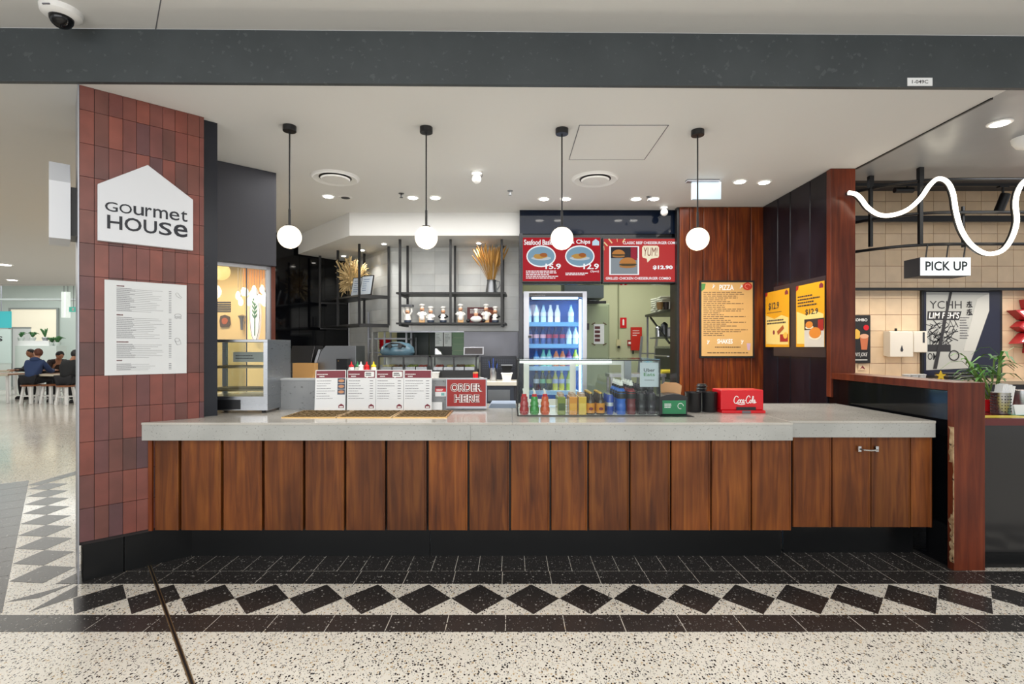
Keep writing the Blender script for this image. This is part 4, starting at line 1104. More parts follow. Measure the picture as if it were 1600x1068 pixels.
text(t, 'CLASSIC BEEF CHEESEBURGER COMBO', -w * 0.5, w * 0.98, zb + h * 0.875, zb + h * 0.94, sw, -0.003, 0.02)
text(t, 'GRILLED CHICKEN CHEESEBURGER COMBO', -w * 0.95, w * 0.75, zb + h * 0.05, zb + h * 0.11, sw, -0.003, 0.02)
text(t, '$12.90', w * 0.28, w * 0.8, zb + h * 0.28, zb + h * 0.38, sw, -0.003, 0.05)
M().box(-w * 0.86, -w * 0.08, -0.004, -0.002, zb + h * 0.16, zb + h * 0.83).build('photo_border', sw, t, local=True, bevel=0.002)
M().box(-w * 0.82, -w * 0.12, -0.005, -0.004, zb + h * 0.18, zb + h * 0.81).build('photo', scr('photo_grey', '9fa9b0', 0.6), t, local=True)
M().box(-w * 0.82, -w * 0.12, -0.0055, -0.005, zb + h * 0.55, zb + h * 0.81).build('photo_dark', scr('photo_dark', '2f2a33', 0.6), t, local=True)
burger(t, -w * 0.62, zb + h * 0.64, 0.075, -0.006); burger(t, -w * 0.38, zb + h * 0.42, 0.1, -0.010)
M().box(-w * 0.3, -w * 0.14, -0.007, -0.006, zb + h * 0.5, zb + h * 0.8).build('pictured_drink', scr('cup', 'b3203a', 0.6), t, local=True)
M().prismy([(w * 0.02, zb + h * 0.56), (w * 0.12, zb + h * 0.54), (w * 0.14, zb + h * 0.45), (w * 0.24, zb + h * 0.54), (w * 0.42, zb + h * 0.56), (w * 0.44, zb + h * 0.6), (w * 0.44, zb + h * 0.8), (w * 0.4, zb + h * 0.84), (w * 0.04, zb + h * 0.84), (w * 0.0, zb + h * 0.8), (w * 0.0, zb + h * 0.6)], -0.004, -0.002).build('speech_bubble', scr('bubble', 'f2e6c8', 0.9), t, local=True)
text(t, 'YUM!', w * 0.04, w * 0.4, zb + h * 0.6, zb + h * 0.8, scr('bubble_red', '9a1a22', 0.5), -0.005, 0.0, 0.12)

# ================================================================ TALL DRINKS FRIDGE
FD = 6.06
fr = thing('drinks_fridge', 'tall glass-door drinks fridge with blue-lit shelves and grey door frame', 'fridge', (0.51, 6.3, 0))
fx0, fx1, fz = X(818, FD), X(917, FD), Z(455, FD)
m_fin = mat('fridge_inner', '1268c4', 0.4)
M().box(fx0, fx0 + 0.03, FD + 0.03, 6.7, 0.08, fz).build('side', m_alu, fr)
M().box(fx1 - 0.03, fx1, FD + 0.03, 6.7, 0.08, fz).build('side', m_alu, fr)
M().box(fx0 + 0.03, fx1 - 0.03, 6.62, 6.7, 0.08, fz).build('back', m_fin, fr)
M().box(fx0 + 0.03, fx1 - 0.03, FD + 0.03, 6.62, fz - 0.06, fz).build('roof', m_alu, fr)
M().box(fx0 + 0.03, fx1 - 0.03, FD + 0.03, 6.62, 0.08, 0.16).build('floor_tray', m_alu, fr)
M().box(fx0, fx1, FD + 0.04, 6.65, 0, 0.079).build('plinth', m_black, fr)
dr = M().box(fx0, fx0 + 0.065, FD, FD + 0.028, 0.1, fz).box(fx1 - 0.05, fx1, FD, FD + 0.028, 0.1, fz).box(fx0 + 0.065, fx1 - 0.05, FD, FD + 0.028, 0.1, 0.17).box(fx0 + 0.065, fx1 - 0.05, FD, FD + 0.028, fz - 0.02, fz).build('door_frame', m_alu, fr)
hd = M().box(fx0 + 0.065, fx1 - 0.05, FD - 0.002, FD + 0.024, fz - 0.068, fz - 0.021).build('header', m_gloss, fr)
lines(M(), fx0 + 0.08, fx0 + 0.26, fz - 0.055, fz - 0.038, 1, FD - 0.0025, 0.014, 1, True).build('header_print', m_inkg, hd)
M().box(fx0 + 0.065, fx1 - 0.05, FD + 0.01, FD + 0.016, 0.17, fz - 0.068).build('door_pane', m_glassf, dr)
M().box(fx0 + 0.055, fx0 + 0.095, FD - 0.02, FD, 1.56, 1.585).build('handle', m_blackp, dr)
M().box(fx1 - 0.085, fx1 - 0.06, FD + 0.05, FD + 0.075, 0.2, fz - 0.09).build('led_strip', m_flame, fr)
M().box(fx0 + 0.1, fx1 - 0.1, FD + 0.05, FD + 0.07, fz - 0.085, fz - 0.065).build('led_strip', m_flame, fr)
shz = [Z(503, 6.12), Z(537, 6.12), Z(572, 6.12) + 0.0, Z(610, 6.12), 0.55]
for i, z in enumerate(shz):
    s = M().box(fx0 + 0.035, fx1 - 0.09, FD + 0.06, 6.6, z - 0.012, z).build('shelf', m_wht, fr)
    M().box(fx0 + 0.07, fx1 - 0.09, FD + 0.05, FD + 0.059, z - 0.05, z).build('price_rail', mat('rail_blue', '5fa0c8', 0.4) if i < 2 else mat('rail_pale', 'a7c9de', 0.4), s)
bw_, lwh = bmat('clear', 'bfe4f5'), mat('label_white', 'eaf2f6', 0.4)
specs = [(0, [(826, 'water'), (838, 'water'), (849, 'water'), (860, 'milky'), (871, 'milky'), (892, 'water')], 0.21),
         (1, [(828, 'pink'), (838, 'pink'), (848.5, 'pink'), (858, 'berry'), (868, 'berry'), (878.5, 'berry'), (889, 'water'), (899, 'water')], 0.2),
         (2, [(838, 'blue'), (849, 'mint'), (858, 'mint'), (869, 'orange'), (879, 'orange'), (889, 'purple'), (899, 'lime')], 0.2),
         (3, [(838, 'dark'), (848, 'cola green'), (858, 'cola gold'), (867.5, 'lemon'), (877.5, 'lemon'), (889, 'lime')], 0.235)]
cols = {'water': ('bfe4f5', 'eaf2f6', '6fa8cc'), 'milky': ('e8eef0', 'f4f4f2', 'd3dbe0'), 'pink': ('1d4f8c', 'e6b9c6', '16305c'), 'berry': ('1b3f7a', 'b33a62', '16305c'), 'blue': ('2c78c4', '9ecbe8', '1f4f94'), 'mint': ('7fd3c6', 'd9f0ea', '3fae9a'), 'orange': ('e88a58', 'f2c9ae', '3a4ea0'), 'purple': ('7a3a86', 'c98fc0', '3a3a90'), 'lime': ('b6d24a', 'e4ecb8', '8fae3a'), 'dark': ('1d2230', 'e8ecef', '7a2a30'), 'cola green': ('22302c', '8fd0a0', '9ec24a'), 'cola gold': ('26302a', 'b9c86a', 'd9a53a'), 'lemon': ('d8cf4e', 'c6c8e4', 'e9ecd0')}
rowname = ['on the top shelf of the tall fridge', 'on the second shelf of the tall fridge', 'on the third shelf of the tall fridge', 'on the low shelf behind the glass case']
for k, items, hh in specs:
    for px, c in items:
        a, b, e = cols[c]
        bottle('chilled_bottle', '%s coloured drink bottle %s' % (c, rowname[k]), 'bottle', 'drink bottles in the tall fridge', (X(px, 6.2), 6.2, shz[k]), 0.035, hh, bmat('f_' + c, a), mat('cap_' + c, e, 0.4), 'pet', mat('lab_' + c, b, 0.4))
l = bpy.data.lights.new('fridge_led_light', 'AREA'); l.energy = 4; l.color = (0.45, 0.75, 1); l.shape = 'RECTANGLE'; l.size = 0.03; l.size_y = 1.6
lo = bpy.data.objects.new('fridge_led_light', l); COL.objects.link(lo); lo.parent = fr; lo.location = (fx1 - 0.095 - 0.51, FD + 0.09 - 6.3, 1.2); lo.rotation_euler = (PI / 2, 0, math.radians(-60))
l2 = lo.copy(); l2.data = l.copy(); COL.objects.link(l2); l2.parent = fr; l2.location = (0, FD + 0.05 - 6.3, 1.15); l2.rotation_euler = (PI / 2, 0, PI); l2.rotation_euler = (-PI / 2, 0, 0); l2.data.energy = 3; l2.data.size = 0.5

# ================================================================ POSTERS ON THE TIMBER WALLS
m_tan = mat('poster_tan', 'd3a768', 0.5)
d = 5.84
t, w, h = plate('pizza_poster', 1093, 1179, 438, 559, d, m_black, 'black framed tan poster headed PIZZA and SHAKES on the timber wall', 'poster', 0.018)
M().box(-w / 2 + 0.022, w / 2 - 0.022, -0.002, 0, 0.022, h - 0.022).build('print', m_tan, t, local=True)
text(t, 'PIZZA', -w * 0.14, w * 0.12, h * 0.875, h * 0.945, m_inkw, -0.003, 0.02)
text(t, 'SHAKES', -w * 0.18, w * 0.1, h * 0.185, h * 0.245, m_inkw, -0.003, 0.02)
lines(M(), -w * 0.43, w * 0.41, h * 0.28, h * 0.86, 24, -0.0025, 0.0075, 0.35, True).build('menu_print', mat('brown_ink', '6a5238', 0.6), t, local=True)
m = M(); lines(m, -w * 0.22, w * 0.24, h * 0.125, h * 0.155, 1, -0.0025, 0.012, 1, True); lines(m, -w * 0.36, w * 0.38, h * 0.055, h * 0.08, 1, -0.0025, 0.01, 1, True); m.build('menu_print', mat('brown_ink'), t, local=True)
M().disc(w * 0.37, h * 0.925, 0.055, 0.045, -0.003, 18).build('tomato_picture', mat('tomato', 'c23a25', 0.4), t, local=True)
M().tube([(w * 0.37 + 0.03 * math.cos(a * PI / 6), -0.0045, h * 0.925 + 0.024 * math.sin(a * PI / 6)) for a in range(10)], 0.0035, 5).build('tomato_seeds', mat('pale_red', 'e8917a', 0.4), t, local=True)
M().prismy([(-w * 0.465, h * 0.96), (-w * 0.465, h * 0.86), (-w * 0.41, h * 0.89), (-w * 0.39, h * 0.96)], -0.003, -0.002).build('leaf_picture', mat('basil', '4f8a4a', 0.5), t, local=True)
m = M()
for cx, cz, a0 in ((-w * 0.27, h * 0.92, 0.5), (w * 0.23, h * 0.92, 0.3), (-w * 0.36, h * 0.2, 0.8), (w * 0.26, h * 0.2, 0.9)):
    for k in range(3):
        a = a0 + 0.4 * k; m.bar((cx + 0.004 * k, -0.003, cz - 0.018), (cx + 0.035 * math.cos(a), -0.003, cz + 0.03 * math.sin(a)), 0.002, 0.008)
m.build('white_sketches', m_inkw, t, local=True)
M().prismy([(w * 0.37, h * 0.1), (w * 0.41, h * 0.1), (w * 0.425, h * 0.19), (w * 0.355, h * 0.19)], -0.003, -0.002).build('shake_picture', mat('lilac', 'c7a8bd', 0.5), t, local=True)
# posters on the dark side wall: local x runs towards the hall
def side_thing(name, label, cat, y0, y1, z0, z1, mt, x=2.866, th=0.004, group=None):
    t = thing(name, label, cat, (x, (y0 + y1) / 2, z0), -PI / 2, group)
    w = y1 - y0
    M().box(-w / 2, w / 2, 0, th, 0, z1 - z0).build('board', mt, t, local=True)
    return t, w, z1 - z0
side_thing('poster_backboard', 'dark empty poster frame on the black side wall behind two yellow posters', 'backboard', 4.67, 5.6, 1.355, 2.105, mat('dark_frame', '2c2428', 0.35), 2.862, 0.006)
m_yel = mat('poster_yellow', 'd99a16', 0.45); m_yel2 = mat('poster_cream', 'e2c87a', 0.5)
for k, (ya_, yb_) in enumerate(((5.27, 5.76), (4.675, 5.14))):
    t, w, h = side_thing('combo_poster', 'yellow price poster with a fries picture, next to the timber wall' if k == 0 else 'yellow price poster with a burger photo, next to the reddish post', 'poster', ya_, yb_, 1.452, 2.058, m_yel, 2.852, 0.003)
    M().prismy([(-w * 0.47, h * 0.05), (w * 0.47, h * 0.04), (w * 0.47, h * 0.5), (w * 0.2, h * 0.56), (-w * 0.1, h * 0.5), (-w * 0.47, h * 0.58)], -0.001, 0).build('pale_splash', m_yel2, t, local=True)
    text(t, '$12.9', *( (-w * 0.35, w * 0.1) if k == 0 else (-w * 0.15, w * 0.3) ), *( (h * 0.66, h * 0.8) if k == 0 else (h * 0.5, h * 0.6) ), m_ink, -0.002, 0.02)
    m = M()
    if k == 0: lines(m, -w * 0.42, w * 0.38, h * 0.4, h * 0.5, 2, -0.0016, 0.016, 0.7, True); lines(m, -w * 0.42, w * 0.2, h * 0.6, h * 0.64, 1, -0.0016, 0.006, 1, True)
    else: lines(m, -w * 0.43, w * 0.43, h * 0.64, h * 0.84, 4, -0.0016, 0.013, 0.5, True)
    m.build('poster_print', m_ink, t, local=True, kind='stuff')
    house(M(), w * 0.4, h * 0.9, 0.06, 0.05, -0.001).build('house_logo', m_maroon, t, local=True)
    M().prismy([(-w * 0.5, h), (-w * 0.5, h * 0.92), (-w * 0.42, h * 0.94), (-w * 0.4, h)], -0.001, 0).build('corner_picture', m_sred, t, local=True)
    if k == 0:
        mm = M().box(w * 0.02, w * 0.3, -0.003, -0.002, h * 0.26, h * 0.33); mm.rot('Y', -0.5, (w * 0.16, 0, h * 0.3)); mm.build('pictured_hotdog', mat('pic_brown', 'a5522a', 0.5), t, local=True)
        M().box(w * 0.14, w * 0.46, -0.002, -0.001, h * 0.09, h * 0.22).build('pictured_fries_box', m_sred, t, local=True)
        M().disc(w * 0.36, h * 0.2, 0.045, 0.035, -0.002, 10, wob=0.3).build('pictured_fries', mat('pic_fries', 'e0b048', 0.5), t, local=True)
        M().disc(-w * 0.12, h * 0.26, 0.02, 0.025, -0.002, 10).build('pictured_sauce', m_maroon, t, local=True)
    else:
        M().box(-w * 0.18, w * 0.5, -0.002, -0.001, h * 0.0, h * 0.44).build('photo', mat('photo_pale', 'c9c2b6', 0.4), t, local=True)
        M().box(-w * 0.18, w * 0.5, -0.0025, -0.002, h * 0.27, h * 0.44).build('photo_dark', mat('photo_dk', '2b2529', 0.4), t, local=True)
        for cx, cz, s in ((0.0, h * 0.35, 0.06), (w * 0.2, h * 0.22, 0.095)):
            M().disc(cx, cz - 0.4 * s, s * 1.05, 0.3 * s, -0.0025, 14, wob=0.2).build('pictured_filling', mat('pic_cream', 'e8dcc0', 0.5), t, local=True)
            M().disc(cx, cz, s, 0.55 * s, -0.0035, 16).build('pictured_bun', mat('pic_bun', 'd2802f', 0.4), t, local=True)
        M().box(w * 0.3, w * 0.48, -0.004, -0.0026, h * 0.25, h * 0.42).build('pictured_drink', m_sred, t, local=True)

# ================================================================ HANGING SHELVES
def rack(name, label, pts_front, pts_back, z1, z2, zt, over=0.06):
    t = thing(name, label, 'shelf', (sum(p[0] for p in pts_front) / len(pts_front), sum(p[1] for p in pts_front) / len(pts_front), z2))
    for p in pts_front + pts_back:
        M().box(p[0] - 0.014, p[0] + 0.014, p[1] - 0.014, p[1] + 0.014, z2 - 0.02, zt).build('post', m_black, t)
    a, b = Vector(pts_front[0]), Vector(pts_front[-1]); c, e = Vector(pts_back[0]), Vector(pts_back[-1])
    u_ = (b - a).normalized()
    a2, b2 = a - u_ * over, b + u_ * over
    off = c - a
    for z, nm in ((z1, 'upper_shelf'), (z2, 'lower_shelf')):
        M().prism([tuple(a2), tuple(b2), tuple(b2 + off), tuple(a2 + off)], z - 0.022, z).build(nm, m_black, t)
        for p in (a, b):
            M().bar((p.x, p.y, z - 0.03), (p.x + off.x, p.y + off.y, z - 0.03), 0.03, 0.03).build('cross_rail', m_black, t)
    return t
DF, DB = 6.33, 6.73
rack('hanging_shelf', 'black metal two-tier hanging shelf in front of the white tiled wall', [(X(625, DF), DF), (X(704, DF), DF), (X(784, DF), DF)], [(X(637, DB), DB), (X(711, DB), DB), (X(784, DB) + 0.02, DB)], 2.13, 1.755, 2.78, 0.05)
P1, P2, P3, P4, P5 = Vector((-1.971, 6.61)), Vector((-2.397, 7.05)), Vector((-2.80, 7.47)), Vector((-1.63, 6.77)), Vector((-2.10, 7.28))
rack('angled_hanging_shelf', 'black metal hanging shelf set at an angle before the black gloss wall', [tuple(P1), tuple(P2), tuple(P3)], [tuple(P4), tuple(P5)], 2.13, 1.755, 2.78, 0.0)
# jug of dried wheat
jx, jd = X(768, 6.5), 6.5
t = thing('metal_jug', 'grey metal jug holding dried wheat on the upper hanging shelf', 'jug', (jx, jd, 2.13))
M().lathe([(0.07, 0), (0.078, 0.01), (0.06, 0.12), (0.055, 0.15), (0.062, 0.17), (0.055, 0.17), (0.048, 0.14)], (0, 0, 0), 20).build('body', m_steeld, t, local=True, smooth=True)
M().tube([(0.055, 0, 0.16), (0.1, 0, 0.15), (0.105, 0, 0.1), (0.072, 0, 0.05)], 0.008, 8).build('handle', m_steeld, t, local=True, smooth=True)
t = thing('dried_wheat', 'bunch of golden dried wheat standing in the metal jug', 'dried plant', (jx, jd, 2.25))
s1 = M(); s2 = M()
for i in range(70):
    a = R() * 2 * PI; sp_ = 0.05 + 0.2 * R(); L = 0.32 + 0.16 * R()
    tip = Vector((math.cos(a) * sp_ * 1.0 - 0.01, math.sin(a) * sp_ * 0.5, L))
    b0 = Vector((math.cos(a) * 0.02, math.sin(a) * 0.02, 0)); mid = b0.lerp(tip, 0.6) + Vector((0, 0, 0.02))
    s1.tube([b0, mid], 0.0022, 4)
    q = (tip - mid).normalized()
    s2.tube([mid, mid + q * 0.05, tip, tip + q * 0.03], [0.003, 0.011, 0.009, 0.002], 5)
s1.build('stalks', mat('straw', 'a9803f', 0.7), t, local=True, kind='stuff'); s2.build('ears', mat('wheat', 'b98a45', 0.7), t, local=True, kind='stuff')
# pale dried flower arrangement
fp = P2.lerp(P1, 0.15) + Vector((0.12, 0.14))
t = thing('flower_vase', 'low dark vase holding pale dried flowers on the angled shelf', 'vase', (fp.x, fp.y, 2.13))
M().lathe([(0.05, 0), (0.08, 0.03), (0.07, 0.09), (0.055, 0.1)], (0, 0, 0), 16).build('bowl', m_blackp, t, local=True, smooth=True)
t = thing('dried_flowers', 'spray of pale cream dried flowers on the angled hanging shelf', 'dried plant', (fp.x, fp.y, 2.2))
s1 = M()
for i in range(240):
    a = R() * 2 * PI; e = math.acos(1 - 1.75 * R()); k = 0.35 + 0.65 * R() ** 0.5
    q = Vector((math.cos(a) * math.sin(e) * 0.17, math.sin(a) * math.sin(e) * 0.14, math.cos(e) * 0.24)) * k; c0_ = Vector((0, 0, 0.2))
    o_ = q.normalized() * 0.075; side = Vector((R() - .5, R() - .5, R() - .5)) * 0.06
    s1.tube([c0_ * 0.6 + q * 0.5, c0_ + q, c0_ + q + o_ * 0.6 + side * 0.5, c0_ + q + o_ + side * 1.3], [0.002, 0.006, 0.010, 0.003], 4)
for i in range(14):
    a = R() * 2 * PI; e = 0.5 * R(); L = 0.42 + 0.1 * R()
    q = Vector((math.cos(a) * math.sin(e), math.sin(a) * math.sin(e), math.cos(e))) * L
    s1.tube([(0, 0, 0.1), q * 0.7, q, q + Vector((0.02, 0, 0.02))], [0.003, 0.006, 0.014, 0.004], 5)
s1.build('petals', mat('dried_cream', 'd9c08e', 0.7), t, local=True, kind='stuff')
# two framed certificates leaning on the shelf
fang = math.atan2(P1.y - P2.y, P1.x - P2.x)
for k, (q, lb) in enumerate(((P1.lerp(P2, 0.47), 'framed notice leaning on the angled shelf beside the dried flowers'), (P1.lerp(P2, 0.06), 'framed notice with an easel back at the free end of the angled shelf'))):
    q = q + Vector((0.07, 0.07))
    t = thing('picture_frame', lb, 'frame', (q.x, q.y, 2.131), fang + 0.35, 'framed notices on the angled shelf')
    def tl(m): return m.rot('X', -0.22)
    tl(M().box(-0.1, 0.1, 0, 0.012, 0, 0.27)).build('frame', m_black, t, local=True)
    tl(M().box(-0.088, 0.088, -0.002, 0, 0.012, 0.258)).build('print', mat('pale_print', 'c9d3de', 0.3), t, local=True)
    tl(lines(M(), -0.06, 0.06, 0.05, 0.23, 6, -0.003, 0.008, 0.4, True)).build('notice_print', mat('blue_ink', '4a6a94', 0.5), t, local=True)
    M().prismx([(0.03, 0), (0.14, 0), (0.05, 0.16)], -0.006, 0.006).build('easel_leg', m_woodr, t, local=True)
# red sign and chef figurines on the lower shelf
t, w, h = plate('shelf_sign', 730, 776, 475, 500, 6.56, mat('dark_red_card', '64181c', 0.45), 'dark red printed sign leaning behind the chef figurines', 'sign', 0.01)
t.location.z = 1.756
lines(M(), -w * 0.4, w * 0.1, h * 0.6, h * 0.9, 3, -0.001, 0.012, 0.6, True).build('print', m_inkw, t, local=True)
M().disc(w * 0.3, h * 0.6, 0.06, 0.05, -0.001, 14, wob=0.2).build('pictured_food', mat('pic_brown'), t, local=True)
skin_ = mat('figurine_skin', 'd9a07c', 0.4); m_fw = mat('figurine_white', 'e9e7e2', 0.35); m_fb = mat('figurine_blue', '2f3a4c', 0.4)
def chef(px, kind, label):
    t = thing('chef_figurine', label, 'figurine', (X(px, 6.42), 6.42, 1.756), (R() - 0.5) * 0.5, 'chef figurines on the hanging shelf')
    z = 0.0
    if kind == 'box':
        M().box(-0.035, 0.035, -0.03, 0.03, 0, 0.07).build('crate', mat('crate', 'c49a6a', 0.6), t, local=True, bevel=0.003); z = 0.03
    if kind == 'lying':
        M().ball((0, 0, 0.045), 0.05, 14, 1.5, 0.8, 0.85).build('body', m_fw, t, local=True, smooth=True)
        for s in (-1, 1): M().ball((s * 0.1, -0.01, 0.025), 0.026, 10).build('shoe', m_blackp, t, local=True, smooth=True)
        M().ball((0, -0.01, 0.105), 0.028, 12).build('head', skin_, t, local=True, smooth=True)
        M().lathe([(0.022, 0.12), (0.02, 0.14), (0.03, 0.16), (0.024, 0.175)], (0, -0.01, 0), 12).build('chef_hat', m_fw, t, local=True, smooth=True)
        return
    M().lathe([(0.035, z), (0.042, z + 0.012), (0.044, z + 0.05), (0.03, z + 0.1), (0.014, z + 0.115)], (0, 0, 0), 14).build('body', m_fw, t, local=True, smooth=True)
    if kind != 'box': M().lathe([(0.036, 0), (0.044, 0.006), (0.045, 0.03)], (0, 0, 0), 14).build('trousers', m_fb, t, local=True, smooth=True)
    hd = M().ball((0, -0.004, z + 0.137), 0.028, 14)
    hd.ball((0, -0.031, z + 0.134), 0.008, 8).build('head', skin_, t, local=True, smooth=True)
    M().tube([(-0.015, -0.03, z + 0.125), (0, -0.034, z + 0.128), (0.015, -0.03, z + 0.125)], 0.004, 6).build('moustache', m_blackp, t, local=True)
    M().lathe([(0.024, z + 0.153), (0.023, z + 0.17), (0.036, z + 0.186), (0.03, z + 0.202), (0.01, z + 0.206)], (0, 0, 0), 14).build('chef_hat', m_fw, t, local=True, smooth=True)
    up_ = kind == 'tray'
    for s in (-1, 1):
        if up_: M().tube([(s * 0.03, 0, z + 0.1), (s * 0.055, -0.005, z + 0.135), (s * 0.05, -0.005, z + 0.185)], 0.011, 7).build('arm', m_fw, t, local=True, smooth=True)
        else: M().tube([(s * 0.03, 0, z + 0.1), (s * 0.056, -0.01, z + 0.075), (s * 0.03, -0.045, z + 0.06)], 0.011, 7).build('arm', m_fw if kind != 'dark' else m_blackp, t, local=True, smooth=True)
    if up_: M().box(-0.07, 0.07, -0.04, 0.04, z + 0.195, z + 0.225).build('tray', m_steeld, t, local=True, bevel=0.003)
for px, k, lb in ((637, 'tray', 'chef figurine lifting a grey tray over its head'), (659.5, 'box', 'chef figurine on a tan crate next to the tray-lifting one'), (673, 'plain', 'chef figurine with blue trousers between a crate figurine and the shelf post'), (692.5, 'dark', 'dark-sleeved chef figurine next to the middle shelf post'), (719.5, 'box', 'chef figurine on a tan crate before the red sign'), (744, 'lying', 'reclining chef figurine with big black shoes'), (759.5, 'box', 'chef figurine on a tan crate in front of the red sign'), (774, 'dark', 'dark-sleeved chef figurine in front of the red sign')):
    chef(px, k, lb)

# ================================================================ BACK BENCH
bb = thing('back_bench', 'long pale back bench with dark drawers behind the service counter', 'bench', (-1.2, 6.2, 0))
ZBN = 1.06
M().prism([(-3.0, 6.75), (-2.2, 5.72), (0.06, 5.72), (0.06, 6.8), (-1.8, 6.8), (-2.5, 7.7)], ZBN - 0.04, ZBN).build('bench_top', mat('pale_bench', 'd8d2c4', 0.35), bb)
M().prism([(-2.95, 6.8), (-2.15, 5.8), (0.05, 5.8), (0.05, 6.78), (-1.85, 6.78), (-2.45, 7.6)], 0.0, ZBN - 0.041).build('carcass', m_char, bb)
for i in range(2):
    dw = M().box(X(757, 5.75), 0.02, 5.765, 5.8, 0.55 + 0.24 * i, 0.77 + 0.24 * i).build('drawer', mat('slate_drawer', '3b4250', 0.4), bb)
    M().box(X(762, 5.75), X(797, 5.75), 5.755, 5.765, 0.6 + 0.24 * i, 0.73 + 0.24 * i).build('drawer_front', m_steeld, dw)
def saladette(px0, px1, label):
    d = 5.95
    x0, x1 = X(px0, d), X(px1, d)
    t = thing('salad_display', label, 'display', ((x0 + x1) / 2, d + 0.2, ZBN), 0, 'glass-fronted salad displays on the back bench')
    z0, z1 = Z(578, d), Z(555, d)
    M().box(x0, x1, d, d + 0.4, ZBN, z0).build('body', m_blackp, t)
    M().box(x0, x1, d, d + 0.4, z1 - 0.02, z1).build('top', m_blackp, t, bevel=0.004)
    for a in (x0, (x0 + x1) / 2 - 0.008, x1 - 0.016): M().box(a, a + 0.016, d, d + 0.02, z0, z1 - 0.02).build('mullion', m_blackp, t)
    M().box(x0, x1, d + 0.006, d + 0.01, z0, z1 - 0.02).build('front_pane', m_glass, t)
    M().box(x0, x1, d + 0.38, d + 0.4, z0, z1 - 0.02).build('rear_panel', mat('salad_back', 'c6cfc9', 0.4), t)
    n = 4
    for i in range(n):
        a = x0 + 0.02 + (x1 - x0 - 0.04) * i / n; b = a + (x1 - x0 - 0.04) / n - 0.012
        tr = M().box(a, b, d + 0.05, d + 0.34, z0, z0 + 0.035).build('food_tray', m_steel, t)
        c = [mat('salad_green', '8fa03f', 0.6), mat('salad_red', 'a8452e', 0.6), mat('salad_pale', 'd6cf8e', 0.6), mat('salad_brown', '7d5a35', 0.6)][(i + int(px0)) % 4]
        m = M()
        for k in range(14): m.ball((a + 0.015 + (b - a - 0.03) * R(), d + 0.07 + 0.22 * R(), z0 + 0.038 + 0.01 * R()), 0.02, 6, 1, 1, 0.7)
        m.build('salad_heap', c, tr, kind='stuff')
saladette(590.5, 670, 'glass-fronted salad display under the blue plastic appliance')
saladette(673, 745, 'glass-fronted salad display under the baking tray')
def bench_box(name, label, cat, px0, px1, py0, py1, d, depth, mt, bevel=0.004):
    x0, x1 = X(px0, d), X(px1, d)
    t = thing(name, label, cat, ((x0 + x1) / 2, d, ZBN))
    return t, (x1 - x0) / 2, Z(py0, d) - ZBN
d = 6.35
t, w, h = bench_box('sandwich_press', 'black sandwich toaster with a sloping hood on the back bench', 'toaster', 461, 496, 540, 0, d, 0.4, None)
M().prismx([(-0.2, 0.1), (-0.2, 0.2), (-0.08, h), (0.2, h), (0.2, 0.1)], -w, w).build('hood', m_blackp, t, local=True, bevel=0.004)
M().box(-w, w, -0.22, 0.2, 0.02, 0.098).build('base', m_blackp, t, local=True, bevel=0.004)
for s in (-1, 1): M().lathe([(0.02, 0), (0.022, 0.02)], (s * w * 0.8, -0.15, 0), 10).build('foot', m_black, t, local=True)
for s in (-0.4, 0.3): M().tube([(w * s, -0.23, 0.06), (w * s, -0.21, 0.06)], 0.02, 12).build('knob', m_inkg, t, local=True)
t, w, h = bench_box('conveyor_toaster', 'brushed steel conveyor toaster with a curved hood on the back bench', 'toaster', 502, 562, 540, 0, 6.3, 0.4, None)
M().prismy([(-w, 0.05), (w, 0.05), (w, h), (-w * 0.55, h), (-w * 0.8, h * 0.82), (-w, h * 0.45)], -0.15, 0.22).build('housing', m_steeld, t, local=True, bevel=0.004)
M().prismy([(-w * 1.12, h * 0.3), (-w, h * 0.3), (-w, h * 0.5), (-w * 0.82, h * 0.86), (-w * 0.92, h * 0.9), (-w * 1.12, h * 0.55)], -0.14, 0.2).build('intake_hood', m_steel, t, local=True)
for s in (0.2, 0.5): M().tube([(-w * 1.0, -0.18, 0.08 + s * 0.05), (-w * 1.0, -0.14, 0.08 + s * 0.05)], 0.018, 10).build('dial', m_wht, t, local=True)
for sx_ in (-1, 1):
    for sy_ in (-0.1, 0.15): M().lathe([(0.02, 0), (0.02, 0.05)], (sx_ * w * 0.85, sy_, 0), 10).build('foot', m_black, t, local=True)
t, w, h = bench_box('cardboard_carton', 'open cardboard carton of napkins in front of the black toaster', 'box', 460.5, 494, 567, 0, 6.06, 0.2, None)
mk = mat('cardboard', 'b98d55', 0.8)
for a in ((-w, w, -0.06, -0.056, 0, h), (-w, w, 0.056, 0.06, 0, h), (-w, -w + 0.004, -0.056, 0.056, 0, h), (w - 0.004, w, -0.056, 0.056, 0, h), (-w, w, -0.056, 0.056, 0, 0.004)):
    M().box(*a).build('carton_side', mk, t, local=True)
for i in range(6): M().box(-w + 0.01 + i * 0.03, -w + 0.034 + i * 0.03, -0.05, 0.05, 0.005, h - 0.02 - 0.01 * (i % 2)).build('napkin_bundle', mat('napkin_tan', 'c9a877', 0.8), t, local=True)
t, w, h = bench_box('black_caddy_box', 'small black square box beside the sauce bottles', 'box', 528, 545, 560, 0, 6.0, 0.1, None)
M().box(-w, w, -0.06, 0.06, 0, h).build('body', m_blackp, t, local=True, bevel=0.003)
M().box(-w * 0.7, -w * 0.5, -0.062, -0.06, h - 0.03, h - 0.02).build('badge', m_gold, t, local=True)
